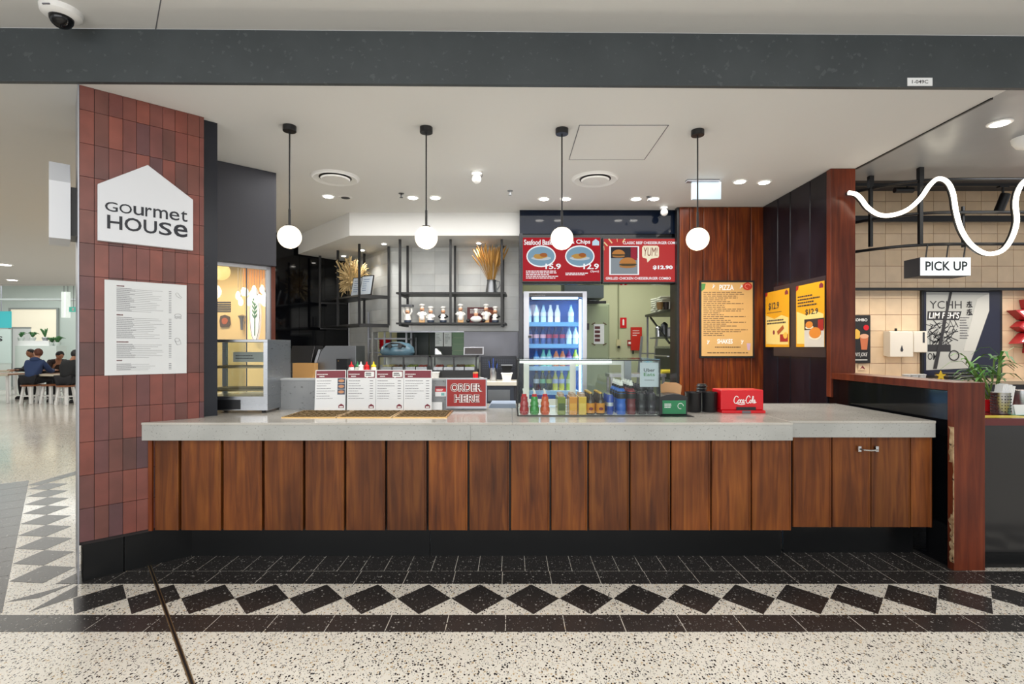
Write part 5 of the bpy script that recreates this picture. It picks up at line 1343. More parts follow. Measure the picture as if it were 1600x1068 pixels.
for px, bc, cc_, nm in ((549, 'e6e6e2', 'c41f25', 'clear sauce bottle with a red nozzle'), (557, 'c9d0c4', '2f7a4a', 'clear sauce bottle with a green nozzle'), (564, 'f0efea', 'eeeeea', 'white sauce bottle with a white nozzle'), (573, 'c8141c', 'd8201f', 'all-red sauce bottle among the pale ones'), (583, 'eae6d6', 'e6cb1a', 'clear sauce bottle with a yellow nozzle')):
    t = thing('sauce_bottle', nm + ' on the back bench', 'bottle', (X(px, 5.86), 5.86 + 0.02 * (px % 3), ZBN), 0, 'squeeze sauce bottles')
    M().lathe([(0.028, 0), (0.032, 0.008), (0.032, 0.15), (0.026, 0.165)], (0, 0, 0), 14).build('body', mat('sauce_' + bc, bc, 0.3), t, local=True, smooth=True)
    M().lathe([(0.029, 0.163), (0.029, 0.18), (0.012, 0.19), (0.005, 0.225)], (0, 0, 0), 14).build('nozzle', mat('nozzle_' + cc_, cc_, 0.3), t, local=True, smooth=True)
t = thing('meat_slicer', 'bluish plastic-covered kitchen appliance on top of a salad display', 'appliance', (X(621, 6.15), 6.15, Z(555, 5.95) + 0.001))
M().lathe([(0.17, 0), (0.19, 0.03), (0.18, 0.09), (0.13, 0.14), (0.05, 0.16)], (0, 0, 0), 20, 1.1, 0.7).build('cover', mat('smoky_blue', '4f6a78', 0.15), t, local=True, smooth=True)
M().tube([(-0.12, -0.1, 0.1), (-0.05, -0.13, 0.14), (0.05, -0.13, 0.14), (0.12, -0.1, 0.1)], 0.012, 8).build('handle', m_blackp, t, local=True, smooth=True)
for s in (-1, 1): M().tube([(s * 0.06, -0.12, 0.11), (s * 0.06, -0.145, 0.11)], 0.025, 12).build('knob', m_blackp, t, local=True)
t = thing('baking_tray', 'dark baking tray with a pale rim leaning on the salad display', 'tray', (X(740, 6.3), 6.3, Z(555, 5.95) + 0.001))
tr_ = M().box(-0.125, 0.125, 0, 0.012, 0, 0.1); tr_.rot('X', -0.2).build('rim', m_alu, t, local=True, bevel=0.004)
M().box(-0.11, 0.11, -0.004, 0, 0.01, 0.088).rot('X', -0.2).build('well', mat('tray_dark', '2c2628', 0.4), t, local=True)
t = thing('steel_scoop', 'shiny steel ladle bowl on top of a salad display', 'scoop', (X(685, 6.1), 6.1, Z(555, 5.95) + 0.001))
M().prismy([(-0.04, 0), (0.05, 0), (0.03, 0.045), (-0.005, 0.075), (-0.04, 0.085)], -0.03, 0.03).build('bowl', m_chrome, t, local=True, bevel=0.01)
t, w, h = bench_box('perforated_box', 'black perforated storage box standing on the back bench by the fridge', 'box', 752, 807, 556, 0, 6.3, 0.2, None)
M().box(-w, w, -0.12, 0.12, 0, h).build('body', mat('navy_black', '1a1e28', 0.45), t, local=True, bevel=0.004)
m = M()
for i in range(16):
    for k in range(5): m.box(-w + 0.03 + i * (2 * w - 0.06) / 15 - 0.006, -w + 0.03 + i * (2 * w - 0.06) / 15 + 0.006, -0.122, -0.12, h - 0.05 - k * 0.026, h - 0.04 - k * 0.026)
m.build('perforations', mat('slot_grey', '3a4150', 0.5), t, local=True, kind='stuff')
t = thing('utensil_holder', 'ribbed steel utensil pot full of dark handles on the back bench', 'pot', (X(770.5, 5.95), 5.95, ZBN))
M().lathe([(0.04, 0), (0.042, 0.01), (0.042, 0.15), (0.037, 0.15), (0.036, 0.02)], (0, 0, 0), 18).build('pot', m_steel, t, local=True, smooth=True)
for i in range(8):
    a = i * PI / 4; M().tube([(0.018 * math.cos(a), 0.018 * math.sin(a), 0.02), (0.05 * math.cos(a), 0.05 * math.sin(a), 0.2 + 0.03 * (i % 3))], 0.005, 6).build('utensil', m_blackp if i % 2 else mat('blue_handle', '2f4fa0', 0.4), t, local=True)
for z0, c, lb in ((ZBN, m_wht, 'white takeaway tub at the bottom of its stack'), (ZBN + 0.095, m_blackp, 'black takeaway tub stacked on a white one')):
    t = thing('takeaway_tub', lb, 'tub', (X(792, 5.95), 5.95, z0), 0, 'stacked takeaway tubs')
    M().add([(-0.045, -0.04, 0), (0.045, -0.04, 0), (0.045, 0.04, 0), (-0.045, 0.04, 0), (-0.062, -0.055, 0.08), (0.062, -0.055, 0.08), (0.062, 0.055, 0.08), (-0.062, 0.055, 0.08)], [(3, 2, 1, 0), (4, 5, 6, 7), (0, 1, 5, 4), (1, 2, 6, 5), (2, 3, 7, 6), (3, 0, 4, 7)]).build('tub', c, t, local=True)
    M().box(-0.068, 0.068, -0.06, 0.06, 0.081, 0.093).build('lid', m_wht if c == m_wht else m_steeld, t, local=True, bevel=0.003)
t = thing('white_tub', 'open white plastic tub beside the last menu card', 'tub', (X(679, 5.82), 5.82, ZBN))
M().add([(-0.035, -0.04, 0), (0.035, -0.04, 0), (0.035, 0.04, 0), (-0.035, 0.04, 0), (-0.05, -0.055, 0.1), (0.05, -0.055, 0.1), (0.05, 0.055, 0.1), (-0.05, 0.055, 0.1)], [(3, 2, 1, 0), (4, 5, 6, 7), (0, 1, 5, 4), (1, 2, 6, 5), (2, 3, 7, 6), (3, 0, 4, 7)]).build('tub', m_wht, t, local=True)
M().box(-0.056, 0.056, -0.06, 0.06, 0.101, 0.108).build('rim', m_wht, t, local=True)
t = thing('red_tin', 'small red tin with a tan lid on the back bench', 'tin', (X(743, 5.82), 5.82, ZBN))
M().lathe([(0.03, 0), (0.03, 0.09)], (0, 0, 0), 16).build('body', m_red, t, local=True, smooth=True)
M().lathe([(0.031, 0.09), (0.031, 0.105), (0.025, 0.108)], (0, 0, 0), 16).build('lid', mat('tan_lid', 'b98f5e', 0.5), t, local=True, smooth=True)
t = thing('white_cube', 'small white block next to the red tin', 'block', (X(753, 5.82), 5.82, ZBN))
M().box(-0.02, 0.02, -0.02, 0.02, 0, 0.045).build('block', m_wht, t, local=True, bevel=0.003)
t = thing('paper_stack', 'stack of grey-blue paper and a till tray on the worktop behind the order sign', 'paper', (X(785, 4.25), 4.25, ZT))
for i in range(6): M().box(-0.11 + 0.004 * i, 0.11, -0.12, 0.12, 0.006 * i, 0.006 * i + 0.005).build('sheet', mat('paper_blue', '8f9db2', 0.5), t, local=True)

# ---- things beyond the serving hatch
t = thing('steel_shelving', 'grey steel shelving seen through the serving hatch', 'shelving', (-1.85, 7.5, 0))
for z in (1.12, 1.36, 1.56): M().box(-2.06, -1.5, 7.3, 7.7, z, z + 0.02).build('shelf', m_alu, t)
for a in (-2.05, -1.82, -1.51):
    for b in (7.32, 7.68): M().box(a - 0.012, a + 0.012, b - 0.012, b + 0.012, 0, 1.95).build('post', m_alu, t)
for z, n in ((1.381, 3), ):
    t = thing('red_tub', 'stack of red plastic tubs on the steel shelving beyond the hatch', 'tubs', (X(600, 7.4), 7.45, z + 0.0))
    for i in range(4): M().lathe([(0.06, 0), (0.085, 0.07), (0.09, 0.075), (0.08, 0.075), (0.056, 0.006)], (0, 0, 0.035 * i), 18).build('tub', m_red, t, local=True, smooth=True)
t = thing('dark_fridge', 'dark green-black kitchen cabinet seen through the serving hatch', 'cabinet', (-1.15, 8.1, 0))
M().box(-1.8, -1.3, 8.0, 8.5, 0, 2.1).build('body', mat('green_black', '15211f', 0.3), t, bevel=0.005)
M().box(-1.55, -1.535, 7.99, 8.0, 0.1, 2.0).build('door_gap', m_black, t)
M().box(-1.5, -1.485, 7.96, 7.99, 1.3, 1.6).build('handle', m_steeld, t)
for px, lb in ((686, 'pinned paper notice beside the dark cabinet'), (699.5, 'pinned paper notice beside the green tiles')):
    t = thing('pinned_notice', lb + ' beyond the serving hatch', 'notice', (X(px, 8.0), 8.0, 1.46), 0, 'paper notices beyond the hatch')
    M().box(-0.06, 0.06, 0, 0.003, 0, 0.22).build('sheet', m_card, t, local=True)
    lines(M(), -0.045, 0.045, 0.04, 0.2, 7, -0.001, 0.006, 0.4, True).build('print', m_inkg, t, local=True)
t = thing('notice_board', 'dark board carrying paper notices beyond the serving hatch', 'board', (X(692, 8.1), 8.03, 0))
M().box(-0.2, 0.17, 0, 0.03, 0.0, 1.75).build('board', mat('green_black'), t, local=True)
t = thing('green_tile_strip', 'strip of pale green tiles at the edge of the serving hatch', 'tiles', (X(716, 8.0), 8.02, 0))
for i in range(14): M().box(-0.1, 0.16, 0, 0.02, 0.1 * i + 0.4, 0.1 * i + 0.497).build('tile', mat('sage_tile', '7f9a80', 0.4), t, local=True)

# ================================================================ KITCHEN THROUGH THE OPENING
t = thing('upright_freezer', 'pale green upright freezer with taped notice in the kitchen', 'freezer', (1.25, 8.0, 0))
fa, fb_ = X(912, 7.7), X(953, 7.7)
M().box(fa - 0.3, fb_, 7.72, 8.3, 0, Z(474, 7.7)).build('body', mat('pale_sage', '98a284', 0.4), t, bevel=0.01)
M().box(fa - 0.28, fb_ - 0.03, 7.70, 7.72, 0.1, Z(477, 7.7)).build('door', mat('pale_sage2', '9fab8b', 0.4), t, bevel=0.006)
M().box(X(918, 7.7) - 0.02, X(918, 7.7) + 0.02, 7.67, 7.70, Z(515, 7.7), Z(505, 7.7)).build('lock', m_blackp, t)
t, w, h = plate('freezer_notice', 928, 944, 506, 537, 7.695, m_card, 'white notice with dark red blocks taped to the freezer door', 'notice', 0.003)
for i in range(4): M().box(-w * 0.42, w * 0.1, -0.002, 0, h * (0.12 + 0.21 * i), h * (0.26 + 0.21 * i)).build('picture_block', mat('block_maroon', '5a2a2a', 0.5), t, local=True)
for sx_, z in ((-1, 0), (1, 0), (-1, 1), (1, 1)):
    m = M().box(-0.03, 0.03, -0.003, -0.001, -0.008, 0.008); m.rot('Y', 0.5 * sx_ * (1 if z else -1)).move((sx_ * w * 0.55, 0, h * (-0.02 + 1.04 * z))); m.build('tape', mat('brown_tape', '5e4a30', 0.5), t, local=True)
t = thing('freezer_clutter', 'dark tray and lid lying on top of the kitchen freezer', 'tray', (X(932, 7.8), 7.95, Z(474, 7.7)))
M().box(-0.25, 0.15, -0.15, 0.15, 0, 0.05).build('tray', m_blackp, t, local=True, bevel=0.006)
M().box(-0.2, 0.1, -0.12, 0.02, 0.05, 0.08).rot('Y', -0.25).build('lid', m_steel, t, local=True)
t = thing('exhaust_box', 'dark grey ventilation box under the kitchen ceiling', 'duct', (X(925, 7.4), 7.6, Z(465, 7.4)))
M().box(-0.4, 0.17, -0.2, 0.3, 0, 3.05 - Z(465, 7.4) - 0.001).build('box', mat('slate', '4a5358', 0.5), t, local=True)
dk = 8.585
t, w, h = plate('extinguisher_sign', 969, 979, 496, 512, dk, m_red, 'red extinguisher location sign on the kitchen wall', 'sign', 0.004)
M().prismy([(-0.015, h * 0.25), (0.015, h * 0.25), (0.015, h * 0.75), (0.0, h * 0.9), (-0.015, h * 0.75)], -0.002, 0).build('symbol', m_inkw, t, local=True)
t, w, h = plate('fire_blanket', 986, 1003, 511, 547, dk - 0.035, mat('bright_red', 'c92a1e', 0.4), 'red fire blanket pouch hanging on the kitchen wall', 'fire blanket', 0.035)
lines(M(), -w * 0.35, w * 0.3, h * 0.6, h * 0.9, 3, -0.001, 0.012, 0.6, True).build('print', m_inkw, t, local=True)
for s in (-0.3, 0.3): M().box(w * s - 0.012, w * s + 0.012, 0.005, 0.012, -0.06, 0).build('pull_tab', m_blackp, t, local=True)
t, w, h = plate('call_point', 980.5, 987, 531, 540, dk - 0.02, m_sred, 'small dark red call point box on the kitchen wall', 'switch', 0.02)
M().box(-w * 0.3, w * 0.3, -0.002, 0, h * 0.3, h * 0.7).build('window', m_inkw, t, local=True)
t, w, h = plate('isolator_switch', 963.5, 970, 530, 541, dk - 0.03, mat('beige_plastic', 'c9c19a', 0.4), 'beige isolator switch below a conduit on the kitchen wall', 'switch', 0.03)
M().box(-0.02, 0.02, -0.01, 0.0, -0.03, 0.01).build('lever', m_blackp, t, local=True)
M().tube([(0, 0.015, h), (0, 0.015, 3.05 - (Z(541, dk - 0.03)) - 0.002)], 0.01, 8).build('conduit', mat('conduit', '8f9476', 0.5), t, local=True)
ks = thing('kitchen_shelf', 'black metal shelving along the right of the kitchen', 'shelving', (2.25, 6.95, 0))
M().box(1.96, 2.6, 6.35, 7.55, 1.895, 1.925).build('top_shelf', m_black, ks)
M().box(2.02, 2.6, 6.6, 7.5, 1.57, 1.59).build('middle_shelf', m_steeld, ks)
M().box(2.02, 2.6, 6.4, 7.5, 1.0, 1.03).build('lower_shelf', m_steeld, ks)
for a in (1.99, 2.57):
    for b in (6.38, 7.52): M().box(a - 0.012, a + 0.012, b - 0.012, b + 0.012, 0, 1.895).build('post', m_alu, ks)
M().bar((2.0, 6.5, 1.5), (2.0, 7.4, 1.88), 0.02).build('brace', m_black, ks)
for i, (lx, ly, sz) in enumerate(((2.09, 7.2, 0.9), (2.09, 6.93, 0.85), (2.36, 7.3, 1.0), (2.36, 7.0, 0.9))):
    t = thing('bag_bundle', ['flat pile of pale plastic bags at the shelf end', 'small pile of pale plastic bags on the kitchen shelf', 'tall pile of pale plastic bags against the kitchen wall', 'inner pile of pale plastic bags on the kitchen shelf'][i], 'bags', (lx, ly, 1.926), 0, 'plastic bag piles on the kitchen shelf')
    for k in range(7):
        m = M().box(-0.12 * sz, 0.12 * sz, -0.1, 0.1, 0.03 * k, 0.03 * k + 0.026); m.rot('Z', (R() - 0.5) * 0.4); m.build('bag', mat('bag_white', 'c6c8b8', 0.5), t, local=True, bevel=0.008)
t = thing('cup_tower', 'tall stack of kraft paper cups on the kitchen shelf', 'cups', (X(1053, 6.6), 6.6, 1.926))
for i in range(8): M().lathe([(0.035, 0), (0.045, 0.05), (0.047, 0.05), (0.047, 0.055), (0.03, 0.055)], (0, 0, 0.035 * i), 16).build('cup', mat('kraft2', 'c0925a', 0.7), t, local=True, smooth=True)
for i, (px, c, lb) in enumerate(((1031, '8a6a3c', 'short stack of tan cups on the kitchen shelf'), (1041, '2a1f1c', 'short stack of black cups on the kitchen shelf'), (1047, 'e0ddd2', 'short stack of white cups on the kitchen shelf'))):
    t = thing('cup_stack', lb, 'cups', (X(px, 6.5), 6.5, 1.926))
    for k in range(3): M().lathe([(0.032, 0), (0.04, 0.05), (0.042, 0.05), (0.042, 0.055)], (0, 0, 0.02 * k), 14).build('cup', mat('cupc' + c, c, 0.6), t, local=True, smooth=True)
for px, hh, c, lb in ((1012, 0.15, m_steel, 'steel canister on the middle kitchen shelf'), (1021, 0.2, m_steeld, 'tall steel jug on the middle kitchen shelf'), (1029, 0.13, m_wht, 'white labelled tub on the middle kitchen shelf')):
    t = thing('kitchen_canister', lb, 'canister', (X(px, 7.0) + 0.15, 7.0, 1.591))
    M().lathe([(0.045, 0), (0.047, hh * 0.8), (0.05, hh * 0.82), (0.035, hh * 0.9), (0.012, hh)], (0, 0, 0), 14).build('body', c, t, local=True, smooth=True)
t = thing('pizza_oven', 'dark kitchen oven with a steel top on the lower shelf', 'oven', (2.3, 6.9, 1.031))
M().box(-0.26, 0.26, -0.4, 0.4, 0, 0.4).build('body', mat('oven_dark', '1d2022', 0.35), t, local=True, bevel=0.01)
M().box(-0.27, 0.27, -0.41, 0.41, 0.4, 0.43).build('top', m_steel, t, local=True)
M().tube([(-0.275, -0.3, 0.3), (-0.295, -0.3, 0.3), (-0.295, 0.3, 0.3), (-0.275, 0.3, 0.3)], 0.01, 8).build('handle', m_steel, t, local=True)
t = thing('mop_ladder', 'narrow aluminium step ladder leaning in the kitchen', 'ladder', (X(1000, 7.9), 7.9, 0))
for s in (0, 0.24): M().bar((s - 0.12, 0, 0), (s + 0.08, 0.2, 1.62), 0.035, 0.02).build('rail', m_alu, t, local=True)
for i in range(5): k = (i + 1) / 6; M().bar((-0.12 + 0.2 * k, 0.2 * k, 1.62 * k), (0.12 + 0.2 * k, 0.2 * k, 1.62 * k), 0.03, 0.02).build('rung', m_alu, t, local=True)
t = thing('yellow_tube', 'yellow tube lying on the kitchen prep bench', 'tube', (X(1042, 6.5), 6.45, 1.12))
M().tube([(-0.09, 0, 0.025), (0.09, 0.02, 0.025)], 0.025, 10).build('tube', mat('hi_yellow', 'c9b83a', 0.4), t, local=True, smooth=True)
t = thing('prep_bench', 'steel prep bench inside the kitchen opening', 'bench', (1.6, 6.45, 0))
M().box(1.2, 1.9, 6.3, 6.6, 1.08, 1.12).build('top', m_steel, t)
for a in (1.23, 1.87):
    for b in (6.33, 6.57): M().box(a - 0.015, a + 0.015, b - 0.015, b + 0.015, 0, 1.08).build('leg', m_steel, t)

# ================================================================ NEIGHBOURING SHOP ON THE RIGHT
def smooth_path(pts, k=5):
    pts = [Vector(p) for p in pts]; q = []
    for i in range(len(pts) - 1):
        p0 = pts[max(0, i - 1)]; p1 = pts[i]; p2 = pts[i + 1]; p3 = pts[min(len(pts) - 1, i + 2)]
        for j in range(k):
            t = j / k; q.append(0.5 * ((2 * p1) + (p2 - p0) * t + (2 * p0 - 5 * p1 + 4 * p2 - p3) * t * t + (3 * p1 - p0 - 3 * p2 + p3) * t ** 3))
    return q + [pts[-1]]
ns = [(1326, 301), (1337, 303), (1346, 311), (1356, 324), (1373, 335), (1393, 336), (1417, 328), (1438, 310), (1453, 289), (1466, 279), (1480, 284), (1489, 301), (1494, 330), (1502, 358), (1516, 380), (1535, 394), (1552, 396), (1569, 389), (1582, 370), (1589, 345), (1587, 318), (1591, 298), (1602, 282), (1622, 278), (1642, 292), (1654, 320)]
nd = 4.5
path = smooth_path([P(a, b, nd) for a, b in ns])
t = thing('neon_wave', 'warm white neon tube bent in a wave across the neighbouring shop', 'neon light', path[0])
M().tube(path, 0.018, 10).build('glowing_tube', m_neon, t, smooth=True)
M().tube([p + Vector((0, 0.03, 0)) for p in path], 0.016, 6).build('backing_channel', m_black, t, smooth=True)
cn = thing('canopy_frame', 'black curved metal canopy frame above the neighbouring counter', 'frame', (4.6, 4.6, 2.3))
def rail(z, name='rail', r=0.014, back=5.15):
    pts = [(3.22, back + 0.1, z), (3.34, back - 0.18, z), (3.52, back - 0.4, z), (3.75, 4.63, z), (4.1, 4.6, z), (5.0, 4.6, z), (6.2, 4.6, z)]
    M().tube(smooth_path(pts), r, 8).build(name, m_black, cn, smooth=True)
rail(2.957); rail(2.66); rail(2.375); 
for px, y0, y1, d, w in ((1362, 276, 385, 4.85, 0.028), (1440, 262, 381, 4.62, 0.03), (1506, 322, 386, 4.62, 0.018)):
    M().box(X(px, d) - w / 2, X(px, d) + w / 2, d, d + w, Z(y1, d), Z(y0, d)).build('upright', m_black, cn)
for px in (1362, 1440):
    d = 4.85 if px == 1362 else 4.62
    M().box(X(px, d) - 0.02, X(px, d) + 0.02, d - 0.005, d + 0.035, 2.957, 3.072).build('ceiling_bracket', m_black, cn)
for z in (3.0, 2.16):
    d = 6.2 if z > 2.5 else 6.28
    M().bar((3.2, d, z), (8.5, d, z), 0.05, 0.07 if z > 2.5 else 0.03).build('wall_rail', m_black, cn)
ps_ = thing('pickup_sign', 'lit white box sign reading PICK UP hung from the black canopy', 'sign', (X(1478, 4.62), 4.62, Z(430, 4.6)))
w = (X(1517, 4.6) - X(1440, 4.6)) / 2; h = Z(401, 4.6) - Z(430, 4.6)
M().box(-w - 0.005, w + 0.005, 0.012, 0.20, 0, h).build('box', m_char, ps_, local=True)
M().box(-w, w, -0.002, 0.012, 0.004, h - 0.004).build('lit_face', m_lit, ps_, local=True)
text(ps_, 'PICK UP', -w * 0.86, w * 0.86, h * 0.26, h * 0.78, mat('sign_grey', '1f2a2e', 0.6), -0.006, 0.03)
for s in (-0.75, 0.1, 0.8): M().tube([(w * s, 0.02, h), (w * s, 0.0, 2.375 - Z(430, 4.6))], 0.006, 6).build('hanger', m_black, ps_, local=True)
for px, py, lb in ((1562, 192, 'bright round downlight in the grey neighbouring ceiling'), ):
    downlight(ON(px, py, 3.075), lb, 25, 0.055, 'neighbour ceiling lights')
t = thing('ceiling_dome', 'pale round ceiling dome at the edge of the neighbouring shop', 'dome', ON(1606, 215, 3.075))
M().lathe([(0.02, -0.09), (0.07, -0.07), (0.095, -0.03), (0.1, 0)], (0, 0, 0), 20).build('dome', m_wht, t, local=True, smooth=True)
def spot(px, py, d, label):
    t = thing('track_spotlight', label, 'spotlight', P(px, py, d), 0, 'black track spotlights')
    M().tube([(0, 0, 0.0), (0, 0, 0.09)], 0.012, 8).build('stem', m_black, t, local=True)
    M().box(-0.05, 0.05, -0.02, 0.02, 0.09, 0.12).build('track_adapter', m_black, t, local=True)
    M().tube([(0.03, 0.0, 0.02), (-0.03, 0.02, -0.17)], 0.045, 14).build('lamp_head', m_black, t, local=True, smooth=True)
spot(1567, 306, 5.6, 'black track spotlight tilted down behind the neon wave')
t = thing('track_spotlight', 'black horizontal track spotlight beside the reddish post', 'spotlight', P(1412, 297, 5.6), 0, 'black track spotlights')
M().tube([(-0.1, 0, 0), (0.1, 0, 0)], 0.03, 12).build('lamp_head', m_black, t, local=True, smooth=True)
M().tube([(0.04, 0, 0), (0.04, 0, 0.11)], 0.01, 8).build('stem', m_black, t, local=True)
tk = M().bar((3.3, 5.6, Z(289, 5.6)), (8, 5.6, Z(289, 5.6)), 0.035, 0.03).build('light_track', m_black); tag(tk, 'long black lighting track under the neighbouring ceiling', 'track')

# newspaper artwork poster
d = 6.37
t, w, h = plate('newspaper_poster', 1440, 1566, 452, 590, d, m_black, "black framed poster of a crumpled newspaper page headed LIM PEH'S", 'poster', 0.025)
M().box(-w / 2 + 0.03, w / 2 - 0.03, -0.002, 0, 0.03, h - 0.03).build('ground', mat('poster_navy', '181c34', 0.3), t, local=True)
def q(px, py): return (X(px, d) - t.location.x, Z(py, d) - t.location.z)
M().prismy([q(1447, 456), q(1545, 457), q(1545, 485), q(1524, 545), q(1512, 575), q(1447, 578)], -0.004, -0.002).build('paper', mat('newsprint', 'b9bbb8', 0.5), t, local=True)
M().prismy([q(1526, 467), q(1545, 458), q(1545, 485), q(1523, 548), q(1505, 548)], -0.006, -0.004).build('paper_fold', mat('newsprint2', 'c9cac6', 0.5), t, local=True)
x0, z0 = q(1449, 500); x1, z1 = q(1501, 485)
M().prismy([q(1449, 486), q(1502, 486), q(1498, 500), q(1448, 500)], -0.0055, -0.0045).build('banner', m_ink, t, local=True)
text(t, "LIM PEH'S", x0 + 0.012, x1 - 0.02, z0 + 0.02, z1 - 0.02, m_inkw, -0.007, 0.02, 0.15)
a, b = q(1452, 482), q(1502, 470); text(t, 'YCHH', a[0], b[0], a[1], b[1], m_ink, -0.0055, 0.0)
m = M()
for i in range(60):
    c = q(1450 + 44 * R(), 503 + 32 * R()); an = R() * PI; L = 0.03 + 0.05 * R()
    m.bar((c[0] - L * math.cos(an), -0.0055, c[1] - L * math.sin(an)), (c[0] + L * math.cos(an), -0.0055, c[1] + L * math.sin(an)), 0.002, 0.004 + 0.008 * R())
m.build('ink_drawing', m_ink, t, local=True)
a, b = q(1499, 530), q(1514, 494); lines(M(), a[0], b[0], a[1], b[1], 9, -0.0065, 0.012, 0.7, True).build('news_columns', m_inkg, t, local=True)
for px, pw in ((1449, 17), (1468, 17)):
    a, b = q(px, 549), q(px + pw, 538); M().box(a[0], b[0], -0.0058, -0.0045, a[1], b[1]).build('dark_block', m_ink, t, local=True)
a, b = q(1449, 562), q(1464, 551); text(t, 'OM', a[0], b[0], a[1], b[1], m_ink, -0.0055, 0.01)
m = M(); c = q(1490, 555)
m.tube([(c[0] + 0.06 * math.cos(i * PI / 8), -0.0055, c[1] + 0.06 * math.sin(i * PI / 8)) for i in range(16)], 0.007, 5, True); m.build('round_emblem', m_ink, t, local=True)
# two brush-written characters drawn as plain strokes
for cz in (476, 488):
    m = M(); c = q(1514, cz)
    for (ax, az, bx__, bz) in ((-.03, .03, .03, .034), (0, .045, 0, -.03), (-.032, .005, .03, .01), (-.01, .03, -.035, -.03), (.01, .0, .035, -.03), (-.02, -.03, .02, -.026)):
        m.bar((c[0] + ax, -0.0075, c[1] + az), (c[0] + bx__, -0.0075, c[1] + bz), 0.002, 0.011)
    m.build('brush_character', m_ink, t, local=True)
M().prismy([q(1483, 456), q(1487, 456), q(1463, 576), q(1457, 576)], -0.0085, -0.0078).build('dark_tear', m_ink, t, local=True)
t, w, h = plate('combo_tile_poster', 1326, 1360, 492, 567, d, mat('poster_black', '1d1b1c', 0.4), 'black poster reading COMBO with an orange drink, half hidden by the reddish post', 'poster', 0.006)
text(t, 'COMBO', -w * 0.3, w * 0.36, h * 0.87, h * 0.93, m_inkw, -0.001, 0.02)
text(t, 'ANYS JOKE', -w * 0.32, w * 0.36, h * 0.12, h * 0.22, m_inkw, -0.001, 0.0, 0.3)
M().prismy([(w * 0.08, h * 0.28), (w * 0.34, h * 0.28), (w * 0.4, h * 0.55), (w * 0.02, h * 0.55)], -0.002, 0).build('pictured_drink', mat('pic_orange', 'c8714a', 0.4), t, local=True)
M().disc(w * 0.21, h * 0.56, 0.055, 0.03, -0.002, 14).build('pictured_foam', mat('pic_peach', 'e0a888', 0.4), t, local=True)
M().disc(-w * 0.15, h * 0.6, 0.05, 0.06, -0.002, 12, wob=0.3).build('pictured_food', mat('pic_fries'), t, local=True)
M().disc(w * 0.3, h * 0.74, 0.035, 0.035, -0.002, 12).build('pictured_tomato', m_red, t, local=True)
M().box(-w * 0.3, w * 0.36, -0.001, 0, h * 0.06, h * 0.075).build('rule', m_inkw, t, local=True)
t, w, h = plate('small_decal', 1341, 1353, 569, 578, d + 0.02, mat('cream_card', 'e0c6a6', 0.5), 'small cream decal with a dark red running figure under the combo poster', 'decal', 0.003)
M().prismy([(-0.03, 0.01), (0.0, 0.03), (0.03, 0.01), (0.035, 0.02), (0.005, 0.06), (-0.01, 0.035)], -0.001, 0).build('figure_print', m_maroon, t, local=True)
for px0, px1, py1, lb in ((1391, 1427, 557, 'larger white paper towel dispenser on the cream tiles'), (1428, 1449, 550, 'smaller white paper towel dispenser beside the newspaper poster')):
    dd_ = 6.28 if px0 == 1391 else 6.33
    x0, x1 = X(px0, dd_), X(px1, dd_); z0, z1 = Z(py1, dd_), Z(517, dd_)
    t = thing('towel_dispenser', lb, 'dispenser', ((x0 + x1) / 2, dd_, z0), 0, 'white paper towel dispensers')
    w = (x1 - x0) / 2; h = z1 - z0
    M().prismx([(0, 0), (0, h * 0.97), (0.02, h), (DN - dd_ - 0.001, h), (DN - dd_ - 0.001, 0.01), (0.02, -0.005)], -w, w).build('housing', mat('dispenser_white', 'e3ddd2', 0.35), t, local=True, bevel=0.004)
    if px0 == 1391:
        M().prismy([(0.0, h * 0.45), (-0.018, h * 0.26), (-0.008, h * 0.2), (0.008, h * 0.2), (0.018, h * 0.26)], -0.003, 0).build('level_window', m_char, t, local=True)
        M().tube([(-w * 0.25, 0.05, h), (-w * 0.25, 0.05, h + 0.035)], 0.014, 10).build('lock', m_blackp, t, local=True)
    else: M().box(w * 0.3, w * 0.6, -0.002, 0, h * 0.45, h * 0.95).build('level_window', m_char, t, local=True)
# starburst sign
st = thing('starburst_sign', 'red starburst wall sign with white neon outlines on the cream tiles', 'sign', (X(1640, 6.36), 6.36, Z(507, 6.36)))
for i in range(16):
    a = 2 * PI * i / 16 + 0.06; L = 0.54 if i % 2 else 0.47
    ux, uz = math.cos(a), math.sin(a); nx, nz = -uz, ux
    prof = [(0.18, 0.0), (0.26, 0.06), (0.38, 0.065), (L, 0.0), (0.38, -0.065), (0.26, -0.06)]
    M().prismy([(ux * r_ + nx * o_, uz * r_ + nz * o_) for r_, o_ in prof], -0.09, 0.03).build('spike', mat('burst_red', 'a8242c', 0.35), st, local=True)
    loop = [(ux * r_ + nx * o_, -0.1, uz * r_ + nz * o_) for r_, o_ in ((0.22, 0.012), (0.3, 0.036), (0.38, 0.036), (L - 0.06, 0.0), (0.38, -0.036), (0.3, -0.036), (0.22, -0.012))]
    M().tube(loop, 0.009, 6).build('neon_outline', mat('neon_soft', 'ffffff', 0.3, emit=2.0, ecol='fff6ee'), st, local=True)
M().disc(0, 0, 0.2, 0.2, 0.03, 24, 0.12).build('hub', mat('burst_red'), st, local=True)

